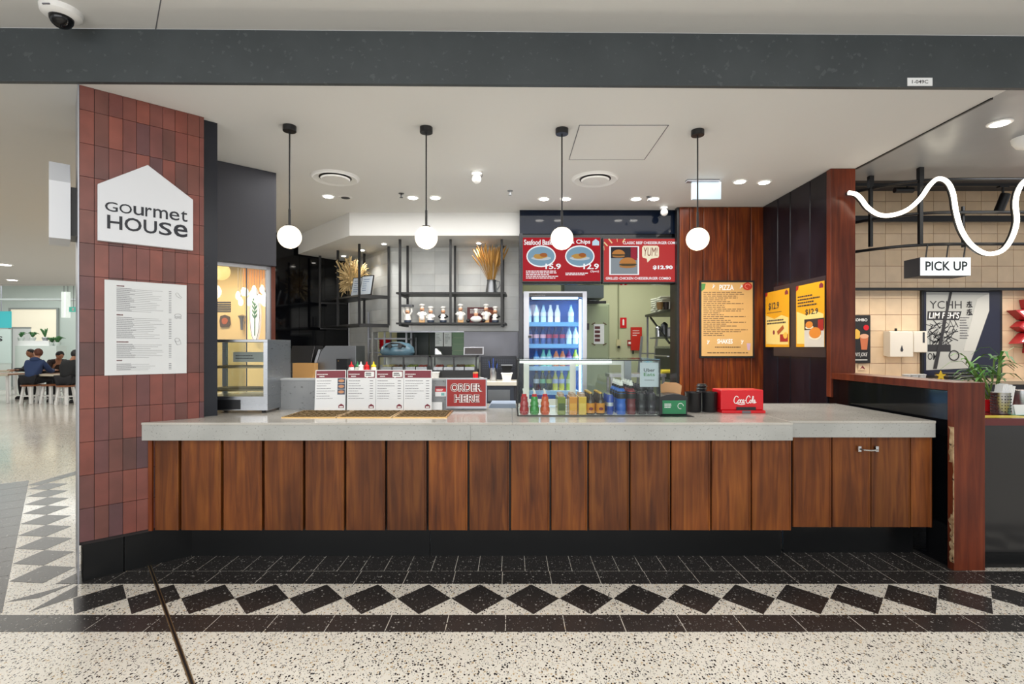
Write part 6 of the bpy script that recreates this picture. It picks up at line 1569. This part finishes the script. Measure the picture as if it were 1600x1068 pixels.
# counter of the neighbouring shop and what stands on it
nc = thing('neighbour_worktop', 'dark red worktop with yellow and green strips on the neighbouring counter', 'worktop', (5, 3.8, 0.93))
M().box(3.12, 8.9, 3.39, 4.3, 0.931, 0.978).build('slab', mat('worktop_red', '5c1f1c', 0.2), nc)
for y0, c in ((3.42, 'c9b52e'), (3.5, '4f9a6a')):
    M().prism([(3.13 + (0.35 if c[0] == '4' else 0), y0), (8.8, y0), (8.8, y0 + 0.06), (3.13 + (0.35 if c[0] == '4' else 0), y0 + 0.12)], 0.978, 0.9795).build('colour_strip', mat('strip' + c, c, 0.4), nc)
NZ = 0.98
pl = thing('potted_bamboo', 'green bamboo plant with strappy leaves in a red pot on the neighbouring counter', 'plant', (X(1549, 3.72), 3.72, NZ))
M().lathe([(0.035, 0), (0.038, 0.005), (0.047, 0.085), (0.049, 0.09), (0.043, 0.09)], (0, 0, 0), 20).build('pot', m_red, pl, local=True, smooth=True)
m_stem = mat('bamboo_stem', '5f7d35', 0.5); m_leaf = randtile('bamboo_leaf', ['3f7a34', '5b9440', '74a858', '2f6430'], 0.45, 0.2)
random.seed(11)
for i in range(7):
    a = R() * 2 * PI; L = 0.22 + 0.2 * R(); lean = Vector((-0.06 - 0.12 * R() if i < 4 else 0.05 * R(), (R() - 0.5) * 0.1, L))
    base = Vector((math.cos(a) * 0.02, math.sin(a) * 0.02, 0.07)); top = base + lean
    M().tube([base, base.lerp(top, 0.5) + Vector((0.01, 0, 0)), top], 0.006, 7).build('cane', m_stem, pl, local=True, smooth=True)
    for k in range(7):
        p = base.lerp(top, 0.45 + 0.55 * k / 6); an = R() * 2 * PI; LL = 0.1 + 0.09 * R(); up_ = 0.5 + 0.7 * R()
        dx, dy = math.cos(an), math.sin(an) * 0.7
        pts = [p, p + Vector((dx * LL * 0.4, dy * LL * 0.4, LL * 0.35 * up_)), p + Vector((dx * LL * 0.8, dy * LL * 0.8, LL * 0.32 * up_)), p + Vector((dx * LL * 1.15, dy * LL * 1.15, LL * 0.05))]
        sd = Vector((-dy, dx, 0)).normalized()
        ws = [0.003, 0.011, 0.009, 0.0008]; vs = []
        for q_, w_ in zip(pts, ws): vs += [q_ - sd * w_, q_ + sd * w_ , q_ + Vector((0, 0, -0.003))]
        fs = []
        for j in range(3): fs += [(3 * j, 3 * j + 3, 3 * j + 5, 3 * j + 2), (3 * j + 2, 3 * j + 5, 3 * j + 4, 3 * j + 1), (3 * j + 1, 3 * j + 4, 3 * j + 3, 3 * j)]
        M().add(vs, fs).build('leaf', m_leaf, pl, local=True, smooth=60)
t = thing('cutlery_canister', 'perforated steel cutlery canister with paper sleeves on the neighbouring counter', 'canister', (X(1572, 3.58), 3.62, NZ))
M().lathe([(0.052, 0), (0.054, 0.004), (0.054, 0.145), (0.056, 0.15), (0.05, 0.15)], (0, 0, 0), 24).build('can', m_steel, t, local=True, smooth=True)
m = M()
for i in range(20):
    for k in range(6):
        a = 2 * PI * i / 20; m.ball((0.0545 * math.cos(a), 0.0545 * math.sin(a), 0.02 + 0.021 * k), 0.004, 6)
m.build('perforations', m_char, t, local=True, kind='stuff')
for i in range(8):
    M().box(-0.045 + 0.011 * i, -0.036 + 0.011 * i, -0.03, 0.03, 0.06, 0.2 + 0.006 * (i % 3)).rot('Y', 0.18).build('paper_sleeve', m_card, t, local=True)
t = thing('paper_leaflets', 'pair of white folded leaflets beside the cutlery canister', 'leaflets', (X(1596, 3.56), 3.56, NZ))
for s in (0, 1): M().box(-0.04, 0.05, 0.02 * s, 0.02 * s + 0.002, 0, 0.07).rot('X', -0.2).build('leaflet', m_card, t, local=True)
t = thing('cutlery_canister', 'second steel canister standing behind the white leaflets', 'canister', (X(1600, 3.8), 3.82, NZ))
M().lathe([(0.05, 0), (0.052, 0.004), (0.052, 0.15), (0.046, 0.15)], (0, 0, 0), 20).build('can', m_steel, t, local=True, smooth=True)
nb = thing('neighbour_back_bench', 'pale bench against the cream tiled wall of the neighbouring shop', 'bench', (5.2, 6.15, 0))
M().box(3.3, 8.4, 5.9, 6.385, 1.02, 1.06).build('top', mat('bench_tan', 'b9a58c', 0.4), nb)
M().box(3.3, 8.4, 5.95, 6.38, 0, 1.02).build('carcass', m_char, nb)
for i in range(3):
    t = thing('clear_tub', ['clear plastic tub next to the reddish post', 'clear plastic tub between two others on the neighbouring bench', 'clear plastic tub next to the yellow paper star'][i], 'tub', (X(1416 + 12 * i, 6.0), 6.0, 1.061), 0, 'clear plastic tubs on the neighbouring bench')
    M().lathe([(0.035, 0), (0.042, 0.06), (0.045, 0.062), (0.038, 0.062)], (0, 0, 0), 16).build('tub', mat('clear_plastic', 'c9cdd0', 0.1), t, local=True, smooth=True)
    M().lathe([(0.046, 0.063), (0.046, 0.07), (0.03, 0.075)], (0, 0, 0), 16).build('lid', mat('clear_plastic'), t, local=True, smooth=True)
t = thing('paper_star', 'small yellow paper star on the neighbouring bench', 'star', (X(1470, 5.95), 5.95, 1.061))
M().prismy([((0.06 if i % 2 == 0 else 0.026) * math.sin(i * PI / 5), 0.055 + (0.06 if i % 2 == 0 else 0.026) * math.cos(i * PI / 5)) for i in range(10)], -0.006, 0.006).build('star', mat('star_yellow', 'd9b92a', 0.5), t, local=True)
t = thing('tray_stack', 'stack of dark serving trays below the newspaper poster', 'trays', (X(1492, 6.05), 6.05, 1.061))
for i in range(4): M().box(-0.16, 0.16, -0.1, 0.1, 0.022 * i, 0.022 * i + 0.018).build('tray', m_blackp if i % 2 else m_steeld, t, local=True, bevel=0.005)

# ================================================================ WARM CAFE FRONT SEEN THROUGH THE WINDOW
DF2 = 8.2
cf = thing('cafe_facade', 'warm cream cafe wall with an orange ceiling glow seen through the side window', 'shopfront', (-4.4, DF2, 0))
M().box(-5.5, -4.28, DF2, DF2 + 0.1, 0, 3.05).build('cream_panel', mat('cafe_cream', 'd9bf8a', 0.6), cf)
M().box(-4.275, -3.3, DF2, DF2 + 0.1, 0, 3.05).build('lit_panel', mat('cafe_lit', 'f0cf9a', 0.5, emit=0.45, ecol='f6c98a'), cf)
M().box(-4.3, -3.3, DF2 - 0.02, DF2, 2.3, 3.05).build('orange_glow', mat('cafe_orange_glow', 'e0985a', 0.6, emit=0.35, ecol='e8a060'), cf)  # emissive sheet standing in for the orange glow of the cafe ceiling
for i in range(5): M().box(-4.9, -4.5, DF2 - 0.02, DF2, 2.02 + 0.035 * i, 2.035 + 0.035 * i).build('louvre', m_char, cf)
M().box(-5.5, -3.3, DF2 - 0.8, DF2, 2.86, 2.9).build('canopy', mat('cafe_canopy', '8f7f66', 0.6), cf)
area('cafe_light', (-4.4, 7.3, 2.7), 1.0, 35, (1, 0.82, 0.55), sy=0.5)
t = thing('oval_sign', 'white oval sign with a green leaf sprig seen through the side window', 'sign', (X(397, 8.1), 8.12, Z(534, 8.1)))
hz = (Z(450, 8.1) - Z(534, 8.1)) / 2
M().disc(0, hz, 0.085, hz, 0.05, 28, 0.05).build('plate', mat('oval_white', 'f2f2ee', 0.4, emit=0.35, ecol='ffffff'), t, local=True)
M().tube([(0.075 * math.cos(i * PI / 14), -0.002, hz + (hz - 0.02) * math.sin(i * PI / 14)) for i in range(28)], 0.004, 5, True).build('rim_line', mat('mauve', '7a5a78', 0.5), t, local=True)
m = M().tube([(0, -0.003, 0.1), (0.003, -0.003, hz * 1.5)], 0.007, 6)
for k in range(5):
    for s in (-1, 1):
        zc = hz * (0.85 + 0.16 * k); m.prismy([(0, zc), (s * 0.035, zc + 0.05), (s * 0.045, zc + 0.1), (s * 0.012, zc + 0.06)], -0.005, -0.003)
m.build('leaf_sprig', mat('sprig_green', '3f7a5a', 0.5), t, local=True)
random.seed(5)
for i in range(11):
    px = 372 + 4.2 * i; py = 462 + 10 * math.sin(i * 1.9)
    t = thing('glass_pendant', 'pale glass drop pendant in the cluster seen through the side window', 'lamp', P(px, py, 7.7), 0, 'glass drop pendants in the cafe')
    M().lathe([(0.015, -0.06), (0.035, -0.03), (0.035, 0.02), (0.012, 0.07)], (0, 0, 0), 10).build('drop', mat('pale_mint_glass', 'dff0e4', 0.2, emit=0.8, ecol='f0fff2'), t, local=True, smooth=True)
    M().tube([(0, 0, 0.07), (0, 0, 2.859 - Z(py, 7.7))], 0.003, 5).build('cord', m_inkg, t, local=True)
t = thing('cafe_picture', 'dark carved wall picture on the cream cafe wall', 'picture', (X(350, 8.15), 8.17, Z(511, 8.15)))
M().prismy([(-0.07, 0), (0.06, 0.01), (0.085, 0.06), (0.07, 0.17), (0.0, 0.2), (-0.07, 0.18), (-0.085, 0.1)], 0, 0.025).build('frame', mat('carved_brown', '4a3828', 0.5), t, local=True)
M().disc(0, 0.1, 0.05, 0.05, 0.0, 12, 0.004, 0.2).build('picture', mat('pic_brown'), t, local=True)
t = thing('globe_reflection', 'yellow globe standing in for a lamp reflection at the top of the side window', 'lamp', P(345, 424, 5.9))  # hung globe in place of a lamp's reflection in the pane
M().ball((0, 0, 0), 0.1, 18).build('globe', mat('amber_globe', 'f2d38a', 0.4, emit=0.9, ecol='f6cf80'), t, local=True, smooth=True)
M().tube([(0, 0, 0.1), (0, 0, ZC - Z(424, 5.9))], 0.005, 6).build('cord', m_black, t, local=True)
t = thing('cafe_wall_lamp', 'grey metal wall bracket lamp on the cafe wall', 'lamp', (X(376, 8.1), 8.14, Z(515, 8.1)))
M().lathe([(0.02, 0), (0.03, 0.16), (0.06, 0.22), (0.02, 0.24)], (0, 0, 0), 12).build('shade', m_steeld, t, local=True, smooth=True)
M().box(-0.02, 0.02, 0.0, 0.06, 0.1, 0.14).build('bracket', m_steeld, t, local=True)

# ================================================================ CORRIDOR, FURNITURE AND PEOPLE ON THE LEFT
DW = 18.98
def fpt(px, py): return X(px, DW), Z(py, DW)
x0, z1 = fpt(18, 483); x1, z0 = fpt(90, 541)
ww = thing('window_2', None, None, ((x0 + x1) / 2, DW, z0), kind='structure')
M().box(x0, x1, DW - 0.02, DW + 0.01, z0, z1).build('bright_room_wall', mat('warm_white', 'f0e8d2', 0.6, emit=0.35, ecol='fff2d8'), ww)
fr_ = M().box(x0 - 0.06, x0, DW - 0.06, DW, z0 - 1.4, z1 + 0.05).box(x1, x1 + 0.06, DW - 0.06, DW, z0 - 1.4, z1 + 0.05).box(x0, x1, DW - 0.06, DW, z1, z1 + 0.05)
fr_.build('window_frame', mat('far_grey'), ww)
dx0, dz1 = fpt(22, 513); dx1, _ = fpt(50, 513)
dw_ = thing('door_1', None, None, ((dx0 + dx1) / 2, DW - 0.03, 0), kind='structure')
M().box(dx0, dx1, DW - 0.05, DW - 0.02, 0, dz1).build('leaf', m_wht, dw_); M().box(dx0 - 0.05, dx0, DW - 0.06, DW - 0.02, 0, dz1 + 0.05).build('door_frame', mat('far_grey'), dw_); M().box(dx0, dx1, DW - 0.06, DW - 0.02, dz1, dz1 + 0.05).build('door_frame', mat('far_grey'), dw_)
t = thing('far_counter', 'white far counter with plants along its ledge at the end of the corridor', 'counter', (X(60, 17.6), 17.6, 0))
M().box(X(28, 17.6), X(92, 17.6), 17.5, 17.9, 0, Z(540, 17.6)).build('front', mat('mint_front', 'cfd8d2', 0.5), t)
M().box(X(28, 17.6), X(76, 17.6), 17.6, 17.9, Z(540, 17.6), Z(532, 17.6)).build('ledge', m_wht, t)
m_pl = mat('far_plant', '3c6b3c', 0.6)
for i, (px, py, hh, lb) in enumerate(((32, 540, 0.42, 'bushy green plant at the door end of the far counter'), (50, 540, 0.42, 'bushy green plant in the middle of the far counter'), (70, 532, 0.6, 'tall spiky plant in a grey bowl on the far counter'), (80, 540, 0.42, 'bushy green plant beside the grey bowl on the far counter'), (89, 537, 0.5, 'dark green plant at the wall end of the far counter'))):
    zb_ = Z(540, 17.6) if px > 76 else Z(532, 17.6)
    t = thing('far_plant', lb, 'plant', (X(px, 17.7), 17.72, zb_ + 0.001), 0, 'plants on the far counter')
    M().lathe([(0.07, 0), (0.1, 0.1), (0.09, 0.12)], (0, 0, 0), 12).build('pot', m_alu if px == 70 else mat('far_pot', 'c9cfca', 0.5), t, local=True, smooth=True)
    m = M()
    for k in range(22 if px != 70 else 6):
        a = R() * 2 * PI; L = hh * 0.55 * (0.7 + 0.5 * R()); e = 0.9 * R() if px != 70 else 0.6 * R()
        m.tube([(0, 0, 0.1), (math.sin(e) * math.cos(a) * L * 0.6, math.sin(e) * math.sin(a) * L * 0.6, 0.1 + L * 0.7), (math.sin(e) * math.cos(a) * L * 1.2, math.sin(e) * math.sin(a) * L, 0.1 + L * (0.9 if px == 70 else 0.55))], [0.01, 0.028, 0.006], 5)
    m.build('foliage', m_pl, t, local=True, kind='stuff')
t, w, h = plate('teal_screen', -14, 16, 486, 512, 17.3, mat('teal_screen', '3aa0a4', 0.4, emit=0.35, ecol='3fb0b4'), 'teal shop screen at the far end of the corridor', 'screen', 0.05)
M().tube([(0, 0.02, h), (0, 0.02, 3.88 - t.location.z)], 0.02, 6).build('hanger', m_alu, t, local=True)
t = thing('far_shop_sign', 'pale glass shop panel with a dark letter S below the teal screen', 'sign', (X(0, 17.3), 17.3, 0))
M().box(-0.5, 0.35, 0, 0.04, 0.9, Z(514, 17.3)).build('panel', mat('pale_mint', 'cfe0da', 0.3), t, local=True)
M().box(-0.5, 0.35, 0.01, 0.03, 0, 0.9).build('lower_panel', mat('mint_front'), t, local=True)
text(t, 'S', -0.12, 0.09, Z(533, 17.3), Z(525, 17.3), m_ink, -0.003, 0.02)
for px, lb in ((100, 'slim glass tube pendant, partner nearer the teal screen'), (106, 'slim glass tube pendant, partner nearer the exit sign')):
    t = thing('tube_pendant', lb, 'lamp', P(px, 496, 15), 0, 'glass tube pendants in the far court')
    M().lathe([(0.06, 0), (0.06, 0.75)], (0, 0, 0), 12).build('tube', mat('tube_glow', 'eef4f0', 0.3, emit=0.5, ecol='f4fff6'), t, local=True, smooth=True)
    M().tube([(0, 0, 0.75), (0, 0, 3.9 - Z(496, 15))], 0.008, 6).build('cord', m_inkg, t, local=True)
t = thing('far_exit_sign', 'small green exit sign hanging at the far end of the corridor', 'sign', P(114, 487, 14.5))
M().box(-0.11, 0.11, 0, 0.04, 0, 0.14).build('panel', mat('exit_green', '4fb0a0', 0.4, emit=0.4, ecol='5fd0b8'), t, local=True)
M().box(-0.03, 0.03, -0.004, 0, 0.03, 0.11).build('symbol', m_inkw, t, local=True)
M().tube([(0, 0.02, 0.14), (0, 0.02, 3.9 - Z(487, 14.5))], 0.008, 6).build('hanger', m_inkg, t, local=True)
for px, py, lb in ((8, 413, 'recessed downlight in the corridor ceiling, the one closer to the pillar'), (19, 437, 'recessed downlight in the corridor ceiling, the one closer to the court')):
    downlight(ON(px, py, ZC), lb, 30, 0.09, 'corridor downlights')
def long_table(px0, px1, d, label, group='long tables in the food court', dp=0.75):
    x0, x1 = X(px0, d), X(px1, d)
    t = thing('long_table', label, 'table', ((x0 + x1) / 2, d, 0), 0, group)
    w = (x1 - x0) / 2
    M().box(-w, w, -dp / 2, dp / 2, 0.72, 0.75).build('table_top', mat('table_timber', '9a6a44', 0.4), t, local=True)
    M().box(-w, w, -dp / 2 - 0.004, -dp / 2, 0.70, 0.752).build('pale_edge', mat('table_edge', 'd6cdb8', 0.4), t, local=True)
    for sx_ in (-1, 1):
        for sy_ in (-1, 1): M().tube([(sx_ * (w - 0.12), sy_ * (dp / 2 - 0.1), 0.72), (sx_ * (w - 0.06), sy_ * (dp / 2 - 0.06), 0)], 0.035, 8).build('leg', m_wht, t, local=True)
long_table(-60, 34, 13.6, 'long timber food court table in front of the teal screen')
long_table(70, 150, 13.6, 'long timber food court table where the three others sit')
long_table(6, 34, 15.6, 'smaller timber table behind the boy in the navy hoodie')
def stool(x, y, label):
    t = thing('timber_stool', label, 'stool', (x, y, 0), 0, 'white-legged stools in the food court')
    M().lathe([(0.19, 0.45), (0.2, 0.46), (0.2, 0.485), (0.19, 0.49)], (0, 0, 0), 20).build('seat', mat('stool_timber', '8a5636', 0.4), t, local=True, smooth=True)
    for a in range(4):
        an = a * PI / 2 + PI / 4; M().bar((0.13 * math.cos(an), 0.13 * math.sin(an), 0.45), (0.19 * math.cos(an), 0.19 * math.sin(an), 0), 0.05, 0.05).build('leg', m_wht, t, local=True)
    M().tube([(0.165 * math.cos(i * PI / 6), 0.165 * math.sin(i * PI / 6), 0.2) for i in range(12)], 0.012, 6, True).build('foot_ring', m_wht, t, local=True)

# ---- people
def skinned(name, chains, m, parent, sub=2, extra=None):
    vs = []; es = []; rs = []; idx = {}
    for ch in chains:
        prev = None
        for p, r in ch:
            key = tuple(round(c, 4) for c in p)
            if key not in idx: idx[key] = len(vs); vs.append(key); rs.append(r)
            i = idx[key]
            if prev is not None and prev != i: es.append((prev, i))
            prev = i
    me = bpy.data.meshes.new(name); me.from_pydata(vs, es, [])
    o = bpy.data.objects.new(name, me); COL.objects.link(o)
    sk = o.modifiers.new('skin', 'SKIN'); sk.use_smooth_shade = True
    if not me.skin_vertices: 
        bpy.context.view_layer.update()
    for i, s in enumerate(me.skin_vertices[0].data): s.radius = (rs[i], rs[i]); s.use_root = (i == 0)
    ss = o.modifiers.new('sub', 'SUBSURF'); ss.levels = sub; ss.render_levels = sub
    bpy.context.view_layer.update()
    nm = bpy.data.meshes.new_from_object(o.evaluated_get(bpy.context.evaluated_depsgraph_get()))
    bpy.data.objects.remove(o); bpy.data.meshes.remove(me)
    if extra:
        bm = bmesh.new(); bm.from_mesh(nm)
        em = bpy.data.meshes.new('tmp'); em.from_pydata([tuple(v) for v in extra.v], [], extra.f)
        bm.from_mesh(em); bmesh.ops.recalc_face_normals(bm, faces=bm.faces); bm.to_mesh(nm); bm.free(); bpy.data.meshes.remove(em)
    nm.name = name; nm.materials.clear(); nm.materials.append(m); nm.shade_smooth()
    o = bpy.data.objects.new(name, nm); COL.objects.link(o); o.parent = parent
    return o
skinm = mat('skin', 'c99477', 0.5); skin2 = mat('skin_tan', 'a8765a', 0.5)
def person(loc, rz, label, top, trousers, hairm, sk, shoe, head_turn=0.0, bow=0.0, seat=0.54, hood=False, cap=False, lean=0.12):
    t = thing('person', label, 'person', loc, rz)
    # local: faces +y, sits on a seat at the origin
    hip = Vector((0, 0, seat + 0.1)); ch = Vector((0, lean * 1.2, seat + 0.38)); nk = Vector((0, lean * 1.7 + bow * 0.1, seat + 0.60)); hd = nk + Vector((0, 0.03 + bow * 0.13, 0.15 - bow * 0.08))
    ex = M()
    hr = 0.095
    h_ = M().ball(tuple(hd), hr, 16, 0.86, 1.0, 1.18)
    h_.ball((hd.x, hd.y + hr * 0.98, hd.z - 0.012), 0.015, 8)
    for s in (-1, 1): h_.ball((hd.x + s * hr * 0.86, hd.y - 0.005, hd.z - 0.005), 0.02, 8, 0.5, 1, 1.3)
    h_.ball((hd.x, hd.y + hr * 0.9, hd.z - 0.055), 0.016, 8, 1.5, 0.5, 0.4)
    h_.rot('X', -bow * 0.6, tuple(hd)); h_.rot('Z', head_turn, tuple(hd))
    ex.add(h_.v, h_.f)
    chains = [[(hip, 0.13), (ch, 0.14), (nk, 0.055), (hd, 0.06)]]
    arms = []; legs = []; hands = M(); shoes = []
    for s in (-1, 1):
        sh = ch + Vector((s * 0.17, 0.02, 0.13)); el = sh + Vector((s * 0.06, 0.16, -0.24)); wr = Vector((s * 0.13, 0.46 + lean, seat + 0.285))
        arms.append([(ch, 0.14), (sh, 0.065), (el, 0.048), (wr, 0.032)])
        hipj = hip + Vector((s * 0.1, 0.02, -0.03)); kn = Vector((s * 0.15, 0.43, seat + 0.06)); an = Vector((s * 0.15, 0.40, 0.09))
        legs.append([(hip, 0.13), (hipj, 0.1), (kn, 0.065), (an, 0.042)])
        d_ = Vector((0, 1, 0))
        hands.ball(tuple(wr + d_ * 0.05), 0.036, 8, 1.0, 1.3, 0.5)
        for f in range(4):
            b0 = wr + Vector((s * (-0.026 + 0.017 * f), 0.09, 0.0)); L = (0.06, 0.07, 0.066, 0.05)[f]
            hands.tube([b0 - d_ * 0.02, b0 + d_ * L * 0.6 + Vector((0, 0, 0.006)), b0 + d_ * L + Vector((0, 0, -0.012))], 0.0085, 6)
        b0 = wr + Vector((-s * 0.03, 0.035, 0)); hands.tube([b0, b0 + Vector((-s * 0.025, 0.03, 0.0)), b0 + Vector((-s * 0.028, 0.06, -0.008))], 0.0095, 6)
        sm = M().lathe([(0.045, 0), (0.05, 0.012), (0.048, 0.05), (0.03, 0.085)], (s * 0.15, 0.44, 0.0), 12, 0.95, 2.3)
        sm.build('shoe', shoe, t, local=True, smooth=True)
    ex.add(hands.v, hands.f)
    skinned('body', chains + [[(a, r * 0.8) for a, r in c] for c in arms] + [[(a, r * 0.85) for a, r in c] for c in legs], sk, t, 2, ex)
    skinned('jacket', [[(hip + Vector((0, 0, -0.04)), 0.155), (hip.lerp(ch, 0.5), 0.16), (ch, 0.165), (nk - Vector((0, 0.015, 0.06)), 0.07)]] + [[(a, r + 0.02) for a, r in c[:1]] + [(a, r + 0.02) for a, r in c[1:]] for c in [[(ch, 0.145)] + arm[1:] for arm in arms]], top, t)
    skinned('trousers', [[(hip, 0.15)] + [(a, r + 0.016) for a, r in c[1:]] for c in legs], trousers, t)
    if hood: M().ball((nk.x, nk.y - 0.07, nk.z - 0.01), 0.1, 14, 1.15, 0.75, 0.65).build('hood', top, t, local=True, smooth=True)
    hc = M().ball(tuple(hd + Vector((0, -0.016, 0.02))), hr * 1.07, 16, 0.92, 0.98, 1.1)
    hc.v = [Vector((v.x, min(v.y, hd.y + 0.055) if v.z < hd.z + 0.055 else v.y, max(v.z, hd.z - 0.06 if v.y < hd.y else hd.z + 0.03))) for v in hc.v]
    hc.rot('X', -bow * 0.6, tuple(hd)); hc.rot('Z', head_turn, tuple(hd)); hc.build('cap' if cap else 'hair', hairm, t, local=True, smooth=True)
    for s in (-1, 1):
        e = M().ball((hd.x + s * 0.032, hd.y + hr * 0.9, hd.z + 0.012), 0.009, 8); e.rot('X', -bow * 0.6, tuple(hd)); e.rot('Z', head_turn, tuple(hd)); e.build('eye', m_black, t, local=True)
    return t
m_hood = mat('navy_hoodie', '2c3f66', 0.8); m_blkc = mat('black_cloth', '16171a', 0.8); m_brn = mat('brown_cloth', '2e1f1c', 0.8); m_trs = mat('dark_trousers', '1b1b1f', 0.8)
hair1 = mat('auburn_hair', '5a3020', 0.6); hair2 = mat('black_hair', '151312', 0.5)
shoe_w = mat('white_shoe', 'd9d9d6', 0.5); shoe_b = mat('black_shoe', '1a1a1c', 0.5)
bp_ = ON(56, 631, 0); bp_.x -= 0.16
stool(bp_.x - 0.08, bp_.y + 0.12, 'white-legged stool under the boy in the navy hoodie')
stool(bp_.x + 0.36, bp_.y + 0.2, 'empty white-legged stool beside the boy in the navy hoodie')
person((bp_.x - 0.08, bp_.y + 0.12, 0), 0.15, 'person in a navy hooded jacket on a stool, back turned, head to one side', m_hood, m_trs, hair1, skinm, shoe_b, 1.25, 0, hood=True)
for px, d_, rz, lb, tp, hm, bow, cap_, sk_, st_ in ((66, 14.7, PI - 0.35, 'person in a dark cap facing the boy in the navy hoodie', m_blkc, hair2, 0.2, True, skin2, 'white-legged stool under the person in the dark cap'), (88, 14.5, PI + 0.9, 'person in a dark brown top bending over the long table', m_brn, hair2, 0.9, False, skin2, 'white-legged stool under the person in dark brown'), (103, 12.95, 0.1, 'person in a black jacket at the long table with back turned', m_blkc, hair2, 0.4, False, skin2, 'white-legged stool under the person in the black jacket')):
    stool(X(px, d_), d_, st_)
    person((X(px, d_), d_, 0), rz, lb, tp, m_trs, hm, sk_, shoe_w if px == 88 else shoe_b, 0.2, bow, cap=cap_)
